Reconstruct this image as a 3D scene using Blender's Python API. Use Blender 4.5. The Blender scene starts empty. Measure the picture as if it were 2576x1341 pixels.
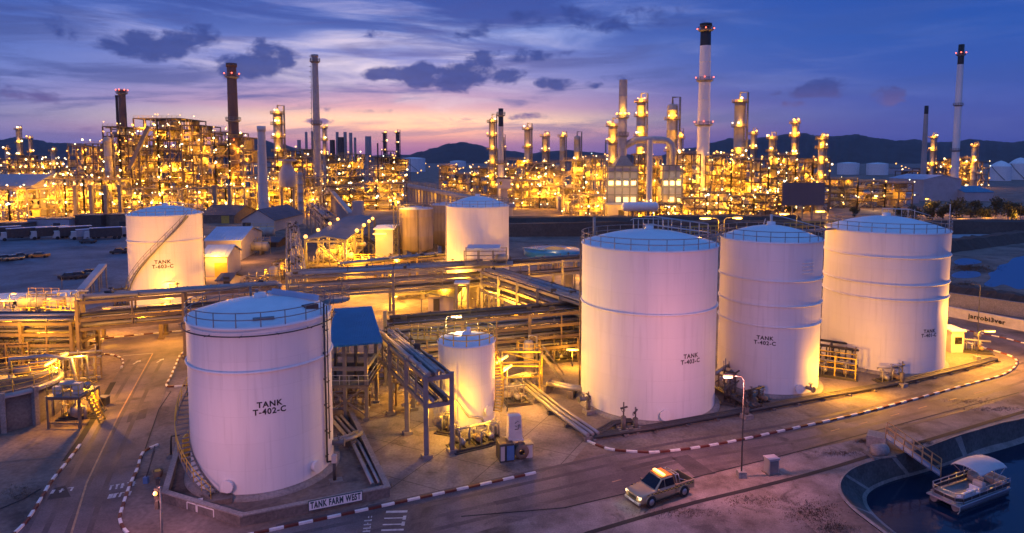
import bpy, math, random
from mathutils import Vector, Matrix
rnd = random.Random(7)
scene = bpy.context.scene
col = scene.collection
PI = math.pi
# ---------------------------------------------------------------- camera
F, CX, CY, HZ, HC = 1650.0, 1288.0, 530.0, 398.0, 25.0
PITCH = math.atan((CY - HZ) / F)
cp, sp = math.cos(PITCH), math.sin(PITCH)
def ray(u, v):
    a = (u - CX) / F; b = (CY - v) / F
    return Vector((a, cp + b * sp, -sp + b * cp))
def G(u, v, z=0.0):
    r = ray(u, v); t = (z - HC) / r.z
    p = r * t; return Vector((p.x, p.y, z))
def Dp(u, v, y):
    r = ray(u, v); t = y / r.y
    return Vector((r.x * t, y, HC + r.z * t))
cam_d = bpy.data.cameras.new('camera')
cam = bpy.data.objects.new('camera', cam_d); col.objects.link(cam)
cam.location = (0, 0, HC); cam.rotation_euler = (PI / 2 - PITCH, 0, 0)
cam_d.sensor_width = 36; cam_d.lens = F / 2576 * 36
cam_d.shift_y = -(670.5 - CY) / 2576
cam_d.clip_end = 30000; cam_d.clip_start = 0.5
scene.camera = cam
# ---------------------------------------------------------------- colours, materials
def lin(c):
    c = c / 255.0
    return c / 12.92 if c <= 0.04045 else ((c + 0.055) / 1.055) ** 2.4
def S(r, g, b, k=1.0): return (lin(r) * k, lin(g) * k, lin(b) * k, 1)
MATS = {}
def mat(name, c, rough=0.6, metal=0.0, var=0.25, scale=1.5, stretch=None, bump=0.0, c2=None, spec=0.5, fine=0.0, stain=0.0):
    m = bpy.data.materials.new(name); m.use_nodes = True
    nt = m.node_tree; N = nt.nodes; L = nt.links
    b = N['Principled BSDF']; b.inputs['Roughness'].default_value = rough
    b.inputs['Metallic'].default_value = metal
    b.inputs['Specular IOR Level'].default_value = spec
    if len(c) == 3: c = (*c, 1)
    tc = N.new('ShaderNodeTexCoord'); mp = N.new('ShaderNodeMapping')
    L.new(tc.outputs['Object'], mp.inputs[0])
    if stretch: mp.inputs['Scale'].default_value = stretch
    n = N.new('ShaderNodeTexNoise'); n.inputs['Scale'].default_value = scale; n.inputs['Detail'].default_value = 6
    n.inputs['Roughness'].default_value = 0.65
    L.new(mp.outputs[0], n.inputs['Vector'])
    r = N.new('ShaderNodeValToRGB'); L.new(n.outputs['Fac'], r.inputs[0])
    r.color_ramp.elements[0].position = 0.32; r.color_ramp.elements[1].position = 0.68
    k = 1 - var
    r.color_ramp.elements[0].color = (*[x * k for x in (c2 or c)[:3]], 1)
    r.color_ramp.elements[1].color = c
    out = r.outputs[0]
    if fine:
        n2 = N.new('ShaderNodeTexNoise'); n2.inputs['Scale'].default_value = fine; n2.inputs['Detail'].default_value = 3
        L.new(tc.outputs['Object'], n2.inputs['Vector'])
        mr = N.new('ShaderNodeMapRange'); L.new(n2.outputs['Fac'], mr.inputs[0])
        mr.inputs[1].default_value = 0.3; mr.inputs[2].default_value = 0.7; mr.inputs[3].default_value = 0.76; mr.inputs[4].default_value = 1.18
        mx = N.new('ShaderNodeMix'); mx.data_type = 'RGBA'; mx.blend_type = 'MULTIPLY'; mx.inputs[0].default_value = 1
        L.new(out, mx.inputs[6]); L.new(mr.outputs[0], mx.inputs[7]); out = mx.outputs[2]
    if stain:
        n3 = N.new('ShaderNodeTexNoise'); n3.inputs['Scale'].default_value = stain; n3.inputs['Detail'].default_value = 7; n3.inputs['Roughness'].default_value = .6; n3.inputs['Distortion'].default_value = .8
        L.new(tc.outputs['Object'], n3.inputs['Vector'])
        mr = N.new('ShaderNodeMapRange'); L.new(n3.outputs['Fac'], mr.inputs[0]); mr.inputs[1].default_value = .56; mr.inputs[2].default_value = .68; mr.inputs[3].default_value = 1; mr.inputs[4].default_value = .42
        mx = N.new('ShaderNodeMix'); mx.data_type = 'RGBA'; mx.blend_type = 'MULTIPLY'; mx.inputs[0].default_value = 1
        L.new(out, mx.inputs[6]); L.new(mr.outputs[0], mx.inputs[7]); out = mx.outputs[2]
    L.new(out, b.inputs['Base Color'])
    if bump:
        bp = N.new('ShaderNodeBump'); bp.inputs['Strength'].default_value = bump; bp.inputs['Distance'].default_value = 0.1
        L.new(n.outputs['Fac'], bp.inputs['Height']); L.new(bp.outputs[0], b.inputs['Normal'])
    MATS[name] = m; return m
def emat(name, c, s):
    m = bpy.data.materials.new(name); m.use_nodes = True
    b = m.node_tree.nodes['Principled BSDF']
    b.inputs['Base Color'].default_value = (0.8, 0.75, 0.6, 1); b.inputs['Emission Color'].default_value = (*c, 1)
    b.inputs['Emission Strength'].default_value = s
    m.cycles.emission_sampling = 'NONE'
    MATS[name] = m; return m
white = mat('white_paint', (.80, .785, .78), .58, var=.07, scale=.6, stretch=(1, 1, .10))
whiteroof = mat('roof_paint', (.76, .79, .80), .42, var=.12, scale=.7)
steel = mat('galvanised_steel', (.24, .235, .23), .5, .25, var=.35, scale=2)
rust = mat('rusty_steel', (.22, .16, .115), .7, .1, var=.45, scale=.6)
stacksteel = mat('stack_steel', (.42, .40, .40), .5, .2, var=.3, scale=.4)
greysteel = mat('grey_steel', (.24, .23, .235), .45, .2, var=.3, scale=.8)
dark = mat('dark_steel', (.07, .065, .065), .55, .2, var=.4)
black = mat('black_paint', (.015, .015, .017), .5, var=.3)
pipe_m = mat('pipe_lagging', (.36, .35, .345), .38, .35, var=.3, scale=.9)
pipe_d = mat('dark_pipe', (.075, .07, .068), .5, .3, var=.3)
yellow = mat('yellow_paint', (.62, .42, .06), .5, var=.25)
railw = mat('pale_rail_paint', (.55, .54, .52), .5, var=.2)
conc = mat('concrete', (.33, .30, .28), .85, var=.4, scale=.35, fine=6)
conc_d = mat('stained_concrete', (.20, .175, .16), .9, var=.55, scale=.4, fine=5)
conc_tank = mat('stained_silo_concrete', (.34, .28, .22), .75, var=.6, scale=.7, stretch=(1, 1, .1))
brick = mat('brown_stack_render', (.16, .10, .085), .8, var=.35, scale=.3, stretch=(1, 1, .3))
stackw = mat('pale_stack_paint', (.60, .57, .55), .6, var=.25, scale=.2, stretch=(1, 1, .25))
stackc = mat('grey_stack_concrete', (.42, .38, .37), .75, var=.3, scale=.2, stretch=(1, 1, .2))
beige = mat('beige_cladding', (.55, .49, .44), .7, var=.2, scale=.3)
lilac = mat('grey_cladding', (.42, .40, .43), .6, var=.2, scale=.3)
pole_m = mat('lamp_pole_paint', (.13, .125, .13), .5, .2, var=.3)
floatm = mat('pontoon_aluminium', (.22, .23, .25), .4, .6, var=.2)
stackp = mat('white_stack_paint', (.80, .78, .78), .55, var=.15, scale=.2, stretch=(1, 1, .25))
roofd = mat('dark_roof_sheet', (.11, .10, .12), .6, var=.35, scale=.4)
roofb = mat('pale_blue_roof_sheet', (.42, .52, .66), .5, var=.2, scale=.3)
blueroof = mat('teal_roof_sheet', (.03, .22, .38), .4, .1, var=.2, scale=.5)
shade = mat('asphalt_roof', (.14, .15, .18), .7, var=.3, scale=.5)
tyre = mat('tyre_rubber', (.02, .02, .02), .8, var=.2)
rim_m = mat('alloy_rim', (.5, .5, .52), .3, .8, var=.1)
glass = mat('dark_glass', (.012, .014, .02), .06, var=.2)
silver = mat('lamp_tinted_silver_paint', (.46, .36, .23), .26, .5, var=.05)  # silver with the golden tint of the lamplight put into the base colour
tan_v = mat('beige_vinyl', (.55, .46, .36), .5, var=.1)
greyc = mat('canvas', (.50, .48, .48), .7, var=.12, scale=2)
deckg = mat('boat_deck_vinyl', (.16, .24, .26), .5, var=.15)
alum = mat('aluminium', (.42, .43, .46), .3, .6, var=.1)
redp = mat('red_brown_paint', (.15, .032, .02), .6, var=.4, scale=3)
kwhite = mat('kerb_white_paint', (.78, .76, .74), .6, var=.25, scale=3)
orange = mat('orange_paint', (.75, .26, .03), .45, var=.15)
bluebox = mat('blue_panel', (.08, .18, .38), .5, var=.2)
wood = mat('weathered_timber', (.22, .16, .12), .8, var=.4)
leaf = mat('dark_foliage', (.045, .06, .025), .7, var=.5, scale=.6)
trunkm = mat('bark', (.09, .065, .05), .9, var=.4)
sand = mat('ochre_heap', (.42, .28, .12), .9, var=.4)
ink = mat('black_lettering', (.015, .014, .014), .6, var=.1)
signw = mat('sign_white', (.72, .74, .76), .5, var=.06)
signink = mat('sign_teal_lettering', (.01, .06, .07), .5, var=.1)
signw2 = mat('site_wall_paint', (.62, .57, .53), .7, var=.2)
AMB = (1.0, .40, .018); WARM = (1.0, .62, .20); PINK = (1.0, .42, .26)
bulb = emat('sodium_bulb', (1, .43, .05), 2.6)
bulbw = emat('white_bulb', (1, .72, .34), 5)
bulbc = emat('mercury_bulb', (.9, 1, .82), 4)
bulbr = emat('red_beacon_glass', (1, .10, .035), 5)
bulbp = emat('sodium_lens', (1, .50, .09), 2.4)
panel_glow = emat('lit_furnace_bay', (1, .66, .24), 1.5)
headl = emat('headlight_lens', (1, .68, .28), 1.5)
def plates(m, R=7.0):
    nt = m.node_tree; N = nt.nodes; L = nt.links; b = N['Principled BSDF']; src = b.inputs['Base Color'].links[0].from_socket
    tc = N.new('ShaderNodeTexCoord'); sx = N.new('ShaderNodeSeparateXYZ'); L.new(tc.outputs['Object'], sx.inputs[0])
    at = N.new('ShaderNodeMath'); at.operation = 'ARCTAN2'; L.new(sx.outputs[0], at.inputs[0]); L.new(sx.outputs[1], at.inputs[1])
    mu = N.new('ShaderNodeMath'); mu.operation = 'MULTIPLY'; L.new(at.outputs[0], mu.inputs[0]); mu.inputs[1].default_value = R
    cb = N.new('ShaderNodeCombineXYZ'); L.new(mu.outputs[0], cb.inputs[0]); L.new(sx.outputs[2], cb.inputs[1])
    br = N.new('ShaderNodeTexBrick'); L.new(cb.outputs[0], br.inputs['Vector']); br.inputs['Scale'].default_value = 1
    br.inputs['Brick Width'].default_value = 7.33; br.inputs['Row Height'].default_value = 2.05; br.inputs['Mortar Size'].default_value = .02; br.inputs['Mortar Smooth'].default_value = .6
    br.inputs['Color1'].default_value = (1, 1, 1, 1); br.inputs['Color2'].default_value = (.955, .955, .95, 1); br.inputs['Mortar'].default_value = (.87, .865, .86, 1)
    # rain streaks: narrow in the round, long down the wall
    cs = N.new('ShaderNodeCombineXYZ'); m5 = N.new('ShaderNodeMath'); m5.operation = 'MULTIPLY'; L.new(sx.outputs[2], m5.inputs[0]); m5.inputs[1].default_value = .06
    L.new(mu.outputs[0], cs.inputs[0]); L.new(m5.outputs[0], cs.inputs[1])
    nz = N.new('ShaderNodeTexNoise'); nz.inputs['Scale'].default_value = 2.6; nz.inputs['Detail'].default_value = 5; L.new(cs.outputs[0], nz.inputs['Vector'])
    mr = N.new('ShaderNodeMapRange'); L.new(nz.outputs['Fac'], mr.inputs[0]); mr.inputs[1].default_value = .52; mr.inputs[2].default_value = .78; mr.inputs[3].default_value = 1; mr.inputs[4].default_value = .87
    for s in (br.outputs['Color'], mr.outputs[0]):
        mx = N.new('ShaderNodeMix'); mx.data_type = 'RGBA'; mx.blend_type = 'MULTIPLY'; mx.inputs[0].default_value = 1
        L.new(src, mx.inputs[6]); L.new(s, mx.inputs[7]); src = mx.outputs[2]
    L.new(src, b.inputs['Base Color'])
plates(white)
# ---------------------------------------------------------------- mesh builder
class MB:
    def __init__(s): s.v = []; s.f = []; s.m = []; s.sm = []
    def add(s, vs, fs, m=0, sm=False):
        o = len(s.v); s.v += [tuple(p) for p in vs]
        for f in fs: s.f.append([i + o for i in f]); s.m.append(m); s.sm.append(sm)
    def box(s, c, d, rz=0, m=0):
        hx, hy, hz = d[0] / 2, d[1] / 2, d[2] / 2; ca, sa = math.cos(rz), math.sin(rz)
        vs = []
        for z in (-hz, hz):
            for x, y in ((-hx, -hy), (hx, -hy), (hx, hy), (-hx, hy)):
                vs.append((c[0] + x * ca - y * sa, c[1] + x * sa + y * ca, c[2] + z))
        s.add(vs, [(3, 2, 1, 0), (4, 5, 6, 7), (0, 1, 5, 4), (1, 2, 6, 5), (2, 3, 7, 6), (3, 0, 4, 7)], m)
    def beam(s, a, b, w, h=None, m=0):
        h = h or w; a = Vector(a); b = Vector(b); t = (b - a)
        if t.length < 1e-6: return
        t.normalize(); up = Vector((0, 0, 1)) if abs(t.z) < .95 else Vector((0, 1, 0))
        x = t.cross(up).normalized(); y = x.cross(t).normalized()
        vs = []
        for p in (a, b):
            for i, j in ((-1, -1), (1, -1), (1, 1), (-1, 1)): vs.append(p + x * (i * w / 2) + y * (j * h / 2))
        s.add(vs, [(0, 1, 2, 3), (7, 6, 5, 4), (0, 4, 5, 1), (1, 5, 6, 2), (2, 6, 7, 3), (3, 7, 4, 0)], m)
    def path(s, pts, r, n=8, m=0, closed=False, cap=True, r2=None):
        pts = [Vector(p) for p in pts]; k = len(pts); rings = []
        px = None
        for i, p in enumerate(pts):
            if closed: t = pts[(i + 1) % k] - pts[i - 1]
            else: t = pts[min(i + 1, k - 1)] - pts[max(i - 1, 0)]
            t.normalize()
            if px is None:
                up = Vector((0, 0, 1)) if abs(t.z) < .9 else Vector((1, 0, 0))
                px = t.cross(up).normalized()
            else:
                px = (px - t * px.dot(t)).normalized()
            py = t.cross(px); rr = r if r2 is None else r + (r2 - r) * i / (k - 1)
            rings.append([p + (px * math.cos(2 * PI * j / n) + py * math.sin(2 * PI * j / n)) * rr for j in range(n)])
        vs = [q for g in rings for q in g]; fs = []
        for i in range(k if closed else k - 1):
            a = i * n; b = ((i + 1) % k) * n
            for j in range(n): fs.append((a + j, a + (j + 1) % n, b + (j + 1) % n, b + j))
        s.add(vs, fs, m, True)
        if cap and not closed:
            o = len(s.v) - len(vs)
            s.f.append([o + j for j in range(n)][::-1]); s.m.append(m); s.sm.append(False)
            s.f.append([o + (k - 1) * n + j for j in range(n)]); s.m.append(m); s.sm.append(False)
    def tube(s, a, b, r, n=8, m=0, r2=None): s.path([a, b], r, n, m, r2=r2)
    def lathe(s, prof, n=32, c=(0, 0, 0), m=0, a0=0, a1=2 * PI):
        full = abs(a1 - a0 - 2 * PI) < 1e-6; k = n if full else n + 1
        vs = []
        for r, z in prof:
            for j in range(k):
                t = a0 + (a1 - a0) * j / n
                vs.append((c[0] + r * math.sin(t), c[1] - r * math.cos(t), c[2] + z))
        fs = []
        for i in range(len(prof) - 1):
            for j in range(n):
                a = i * k + j; b = i * k + (j + 1) % k
                fs.append((a, b, b + k, a + k))
        s.add(vs, fs, m, True)
    def cyl(s, c, r, h, n=24, m=0, r2=None):
        r2 = r if r2 is None else r2
        s.lathe([(r, 0), (r2, h)], n, c, m)
        o = len(s.v) - 2 * n
        s.f.append([o + n + j for j in range(n)]); s.m.append(m); s.sm.append(False)
        s.f.append([o + j for j in range(n)][::-1]); s.m.append(m); s.sm.append(False)
    def ball(s, c, r, n=10, m=0, sz=1.0):
        s.lathe([(max(r * math.sin(PI * i / 6), .001), -r * sz * math.cos(PI * i / 6)) for i in range(7)], n, c, m)
    def drum(s, c, r, l, rz=0, n=16, m=0):
        d = Vector((math.cos(rz), math.sin(rz), 0)); c = Vector(c)
        rs = [(-.5 * l - r * .45, r * .3), (-.5 * l - r * .3, r * .7), (-.5 * l, r), (.5 * l, r), (.5 * l + r * .3, r * .7), (.5 * l + r * .45, r * .3)]
        x = Vector((-d.y, d.x, 0)); vs = []
        for t, q in rs:
            for j in range(n):
                a = 2 * PI * j / n; vs.append(c + d * t + (x * math.cos(a) + Vector((0, 0, 1)) * math.sin(a)) * q)
        fs = []
        for i in range(5):
            for j in range(n): fs.append((i * n + j, i * n + (j + 1) % n, (i + 1) * n + (j + 1) % n, (i + 1) * n + j))
        s.add(vs, fs, m, True)
        o = len(s.v) - len(vs)
        s.f.append([o + j for j in range(n)][::-1]); s.m.append(m); s.sm.append(False)
        s.f.append([o + 5 * n + j for j in range(n)]); s.m.append(m); s.sm.append(False)
    def prism(s, poly, z0, z1, m=0):
        n = len(poly)
        vs = [(p[0], p[1], z0) for p in poly] + [(p[0], p[1], z1) for p in poly]
        s.add(vs, [tuple(range(n))[::-1], tuple(range(n, 2 * n))] + [(i, (i + 1) % n, n + (i + 1) % n, n + i) for i in range(n)], m)
    def build(s, name, mats, parent=None, world=False, kind=None):
        if not isinstance(mats, (list, tuple)): mats = [mats]
        me = bpy.data.meshes.new(name)
        vs = s.v
        if world and parent is not None:
            inv = Matrix.LocRotScale(parent.location, parent.rotation_euler, None).inverted()
            vs = [tuple(inv @ Vector(p)) for p in vs]
        me.from_pydata(vs, [], s.f)
        me.polygons.foreach_set('material_index', s.m); me.polygons.foreach_set('use_smooth', s.sm)
        for m in mats: me.materials.append(m)
        me.update()
        o = bpy.data.objects.new(name, me); col.objects.link(o)
        if parent: o.parent = parent
        if kind: o['kind'] = kind
        return o
def thing(name, label, cat, loc=(0, 0, 0), rz=0, group=None):
    o = bpy.data.objects.new(name, None); col.objects.link(o); o.empty_display_size = .3
    o.location = loc; o.rotation_euler = (0, 0, rz); o['label'] = label; o['category'] = cat
    if group: o['group'] = group
    return o
def tag(o, label, cat, group=None):
    o['label'] = label; o['category'] = cat
    if group: o['group'] = group
    return o
def struct(o): o['kind'] = 'structure'; return o
def children(o): return [c for c in bpy.data.objects if c.parent == o]
def copy_tree(o, parent=None, label=None, group=None, kids=None):
    c = o.copy(); col.objects.link(c)
    if parent: c.parent = parent
    if label: c['label'] = label
    if group: c['group'] = group
    for ch in children(o): copy_tree(ch, c)
    return c
_n = [0]
LIGHTS = []; LK = 2.2
def light(p, power, color=AMB, size=.15):
    d = bpy.data.lights.new('lamp_or_fill_light', 'POINT'); d.energy = power * LK; d.color = color; d.shadow_soft_size = size  # also serves fill lights added without a lamp fixture
    o = bpy.data.objects.new('lamp_or_fill_light', d); o.location = p; col.objects.link(o); LIGHTS.append(o); return o
_bm = {}
def bulb_mesh(r, m, sz=1.0):
    k = (r, m.name, sz)
    if k not in _bm:
        b = MB(); b.ball((0, 0, 0), r, 8, 0, sz); o = b.build('lamp', m); _bm[k] = o.data; bpy.data.objects.remove(o)
    return _bm[k]
def lamp(root, p, r=.4, m=None, name='lamp', world=False):
    o = bpy.data.objects.new(name, bulb_mesh(r, m or bulb)); col.objects.link(o); o.parent = root
    p = Vector(p)
    if world: p = Matrix.LocRotScale(root.location, root.rotation_euler, None).inverted() @ p
    o.location = p; return o
def text_geo(s, size, bold=.012):
    cu = bpy.data.curves.new('t', 'FONT'); cu.body = s; cu.size = size; cu.offset = bold * 1.9 * size; cu.space_character = 1.14
    cu.align_x = 'CENTER'; cu.align_y = 'CENTER'; cu.resolution_u = 3
    o = bpy.data.objects.new('t', cu); col.objects.link(o)
    dg = bpy.context.evaluated_depsgraph_get(); dg.update()
    e = o.evaluated_get(dg); me = e.to_mesh()
    vs = [tuple(v.co) for v in me.vertices]; fs = [tuple(p.vertices) for p in me.polygons]
    e.to_mesh_clear(); bpy.data.objects.remove(o); bpy.data.curves.remove(cu)
    return vs, fs
def smooth(pts, k=6, closed=False):
    out = []; n = len(pts); pts = [Vector(p) for p in pts]
    for i in range(n if closed else n - 1):
        p1, p2 = pts[i], pts[(i + 1) % n]
        p0 = pts[i - 1] if (i > 0 or closed) else p1; p3 = pts[(i + 2) % n] if (i + 2 < n or closed) else p2
        for j in range(k):
            t = j / k
            out.append(.5 * ((2 * p1) + (p2 - p0) * t + (2 * p0 - 5 * p1 + 4 * p2 - p3) * t * t + (3 * p1 - p0 - 3 * p2 + p3) * t ** 3))
    if not closed: out.append(pts[-1])
    return out
# ---------------------------------------------------------------- sky
w = bpy.data.worlds.new('World'); scene.world = w; w.use_nodes = True
nt = w.node_tree; N = nt.nodes; L = nt.links
bg = N['Background']
def M(op, a, b=None, c=None, clamp=False):
    n = N.new('ShaderNodeMath'); n.operation = op; n.use_clamp = clamp
    for i, x in enumerate((a, b, c)):
        if x is None: continue
        if hasattr(x, 'is_linked') or hasattr(x, 'links'): L.new(x, n.inputs[i])
        else: n.inputs[i].default_value = x
    return n.outputs[0]
def MIX(f, a, b, mode='MIX'):
    n = N.new('ShaderNodeMix'); n.data_type = 'RGBA'; n.blend_type = mode
    for i, x in ((0, f), (6, a), (7, b)):
        if hasattr(x, 'links'): L.new(x, n.inputs[i])
        else: n.inputs[i].default_value = x
    return n.outputs[2]
def SS(x, a, b):
    n = N.new('ShaderNodeMapRange'); n.interpolation_type = 'SMOOTHSTEP'
    L.new(x, n.inputs[0]); n.inputs[1].default_value = a; n.inputs[2].default_value = b
    return n.outputs[0]
def RAMP(x, stops):
    n = N.new('ShaderNodeValToRGB'); L.new(x, n.inputs[0]); e = n.color_ramp.elements
    while len(e) < len(stops): e.new(.5)
    for q, (p, c) in zip(e, stops): q.position = p; q.color = c
    return n.outputs[0]
def NOISE(v, scale, detail=6, rough=.6, dist=0.0):
    n = N.new('ShaderNodeTexNoise'); n.inputs['Scale'].default_value = scale; n.inputs['Detail'].default_value = detail
    n.inputs['Roughness'].default_value = rough; n.inputs['Distortion'].default_value = dist
    L.new(v, n.inputs['Vector']); return n.outputs['Fac']
def VEC(x, y, z=0.0):
    n = N.new('ShaderNodeCombineXYZ')
    for i, q in enumerate((x, y, z)):
        if hasattr(q, 'links'): L.new(q, n.inputs[i])
        else: n.inputs[i].default_value = q
    return n.outputs[0]
tc = N.new('ShaderNodeTexCoord'); sx = N.new('ShaderNodeSeparateXYZ'); L.new(tc.outputs['Generated'], sx.inputs[0])
az = M('ARCTAN2', sx.outputs[0], sx.outputs[1]); el = M('ARCSINE', sx.outputs[2])
pos = M('SQRT', M('DIVIDE', M('MAXIMUM', el, 0.0), 1.5708))
def st(l): return [(math.sqrt(max(e, 0) / 1.5708), S(*c)) for e, c in l]
OVER = [(.5, (50, 106, 194)), (1.57, (88, 152, 226))]
mid = RAMP(pos, st([(0, (112, 98, 168)), (.022, (182, 124, 160)), (.040, (252, 176, 156)), (.056, (255, 224, 184)), (.075, (228, 172, 186)), (.12, (150, 144, 202)), (.18, (96, 122, 202)), (.25, (40, 82, 176))] + OVER))
lef = RAMP(pos, st([(0, (66, 102, 176)), (.05, (104, 114, 182)), (.1, (86, 116, 194)), (.17, (62, 98, 186)), (.25, (28, 70, 162))] + OVER))
rig = RAMP(pos, st([(0, (52, 70, 148)), (.05, (54, 78, 166)), (.1, (30, 76, 170)), (.16, (6, 74, 168)), (.25, (0, 66, 162))] + OVER))
bak = RAMP(pos, st([(0, (122, 110, 180)), (.15, (148, 148, 216)), (.4, (116, 134, 214))] + OVER[1:]))
bakd = RAMP(pos, st([(0, (70, 70, 140)), (.15, (78, 88, 172)), (.4, (70, 94, 186))] + OVER[1:]))
bak = MIX(SS(sx.outputs[0], -.5, .6), bak, bakd)
side = MIX(SS(az, -.05, .28), lef, rig)
g = M('DIVIDE', M('ADD', az, .17), .34)
cw = M('EXPONENT', M('MULTIPLY', M('MULTIPLY', g, g), -1.0))
sky = MIX(cw, side, mid)
# streaks of high cloud
sv = VEC(M('MULTIPLY', az, 2.2), M('ADD', M('MULTIPLY', el, 17.0), M('MULTIPLY', az, .9)), .0)
s1 = NOISE(sv, 1.5, 7, .6, .6)
sv2 = VEC(M('MULTIPLY', az, 3.0), M('SUBTRACT', M('MULTIPLY', el, 26.0), M('MULTIPLY', az, 1.2)), 3.7)
s2 = NOISE(sv2, 1.3, 8, .62, .5)
warmlight = MIX(cw, (*S(140, 152, 216)[:3], 1), (*S(240, 216, 226)[:3], 1))
front = SS(M('ABSOLUTE', az), 1.5, .9)
lowcut = SS(el, .012, .05)
upcut = SS(el, .26, .17)
f1 = M('MULTIPLY', M('MULTIPLY', SS(s1, .47, .74), M('ADD', M('MULTIPLY', cw, .8), .12)), M('MULTIPLY', lowcut, upcut))
sky = MIX(f1, sky, warmlight)
darkc = MIX(cw, (*S(44, 74, 150)[:3], 1), (*S(92, 94, 164)[:3], 1))
f2 = M('MULTIPLY', SS(s2, .46, .66), M('MULTIPLY', M('MULTIPLY', lowcut, .9), M('SUBTRACT', 1.0, M('MULTIPLY', SS(az, .05, .4), .72))))
sky = MIX(f2, sky, darkc)
topb = M('MULTIPLY', M('MULTIPLY', SS(s1, .62, .40), SS(el, .14, .21)), SS(az, .4, .1))
sky = MIX(M('MULTIPLY', topb, .75), sky, (*S(30, 60, 146)[:3], 1))
def GA(x, c, wd):
    q = M('DIVIDE', M('SUBTRACT', x, c), wd); return M('EXPONENT', M('MULTIPLY', M('MULTIPLY', q, q), -1.0))
afterglow = M('MULTIPLY', M('MULTIPLY', GA(el, .052, .017), GA(az, -.16, .26)), M('SUBTRACT', 1.0, M('MULTIPLY', f2, .6)))
sky = MIX(M('MULTIPLY', afterglow, .62), sky, (1.7, .86, .48, 1))
pale = M('MULTIPLY', M('MULTIPLY', GA(el, .132, .035), GA(az, -.26, .17)), SS(s1, .38, .62))
sky = MIX(M('MULTIPLY', pale, .5), sky, (*S(236, 220, 236)[:3], 1))
pale2 = M('MULTIPLY', M('MULTIPLY', GA(el, .19, .03), GA(az, .0, .2)), SS(s1, .38, .62))
sky = MIX(M('MULTIPLY', pale2, .4), sky, (*S(150, 172, 232)[:3], 1))
# fair-weather cumulus, each at its own bearing and height
nv = VEC(M('MULTIPLY', az, 1.0), M('MULTIPLY', el, 1.7), 1.3)
ne = NOISE(nv, 21, 9, .62, .25)
tot = None
BL = [(405, 112, 150, 34, 1), (520, 95, 60, 30, .9), (330, 118, 90, 20, .8), (610, 172, 140, 28, 1), (690, 145, 70, 34, 1), (1120, 196, 120, 34, 1), (1215, 165, 55, 32, .9), (1000, 188, 100, 18, .9), (1270, 195, 55, 22, .8), (1395, 214, 66, 18, .9), (1490, 215, 30, 10, .7), (1560, 200, 70, 12, .7), (1320, 142, 120, 18, .65), (2060, 226, 110, 22, .85), (2230, 240, 60, 24, .7), (1985, 264, 46, 10, .7), (1940, 236, 40, 8, .6), (110, 238, 110, 18, .55), (170, 62, 60, 40, .6), (250, 330, 130, 26, .6), (1480, 60, 330, 34, .7), (1150, 95, 250, 16, .5), (1350, 295, 110, 10, .6), (900, 280, 110, 8, .55), (800, 305, 60, 7, .6), (1180, 300, 80, 7, .5)]
for u, v, ru, rv, k in BL:
    a0 = math.atan((u - CX) / F); e0 = math.atan((HZ - v) / F * math.cos(a0))
    wa = ru / F * math.cos(a0) ** 2 * 1.15; we = rv / F * 1.35
    dx = M('DIVIDE', M('SUBTRACT', az, a0), wa); dy = M('DIVIDE', M('SUBTRACT', el, e0), we)
    q = M('MULTIPLY', M('MAXIMUM', M('SUBTRACT', 1.15, M('ADD', M('MULTIPLY', dx, dx), M('MULTIPLY', dy, dy))), 0.0), k)
    tot = q if tot is None else M('MAXIMUM', tot, q)
cf = SS(M('ADD', tot, M('MULTIPLY', M('SUBTRACT', ne, .5), 2.6)), .42, .95)
cf = M('MULTIPLY', cf, SS(tot, .0, .25))
cc = MIX(NOISE(nv, 60, 6), (*S(12, 42, 120)[:3], 1), (*S(34, 68, 156)[:3], 1))
cc = MIX(SS(el, .11, .03), cc, (*S(126, 100, 156)[:3], 1))
sky = MIX(M('MULTIPLY', cf, .93), sky, cc)
back = SS(M('ABSOLUTE', az), 1.1, 1.9)
sky = MIX(M('MULTIPLY', back, SS(el, 1.3, .5)), sky, bak)
below = SS(el, -.002, -.03)
sky = MIX(below, sky, (*S(40, 45, 90)[:3], 1))
ns = N.new('ShaderNodeTexSky'); ns.sky_type = 'NISHITA'; ns.sun_disc = False
ns.sun_elevation = math.radians(-1.5); ns.sun_rotation = math.radians(-10)
bg2 = N.new('ShaderNodeBackground'); L.new(ns.outputs[0], bg2.inputs[0]); bg2.inputs[1].default_value = .05
L.new(sky, bg.inputs[0]); bg.inputs[1].default_value = 1.0
ad = N.new('ShaderNodeAddShader'); L.new(bg.outputs[0], ad.inputs[0]); L.new(bg2.outputs[0], ad.inputs[1])
L.new(ad.outputs[0], N['World Output'].inputs['Surface'])
sd = bpy.data.lights.new('sun', 'SUN'); sd.energy = .05; sd.angle = math.radians(14); sd.color = (1, .62, .5)
so = bpy.data.objects.new('sun', sd); col.objects.link(so)
so.rotation_euler = (math.radians(90 - 3), 0, math.radians(180 + 10))
scene.view_settings.view_transform = 'Standard'; scene.view_settings.look = 'None'
scene.view_settings.exposure = .15; scene.view_settings.gamma = 1
cy = scene.cycles
cy.max_bounces = 5; cy.diffuse_bounces = 2; cy.glossy_bounces = 3; cy.transmission_bounces = 2; cy.volume_bounces = 0
cy.sample_clamp_indirect = 4; cy.sample_clamp_direct = 0; cy.use_light_tree = True; cy.caustics_reflective = False; cy.caustics_refractive = False
cy.use_denoising = True; cy.denoiser = 'OPENIMAGEDENOISE'; cy.use_adaptive_sampling = True; cy.adaptive_threshold = .02
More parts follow.
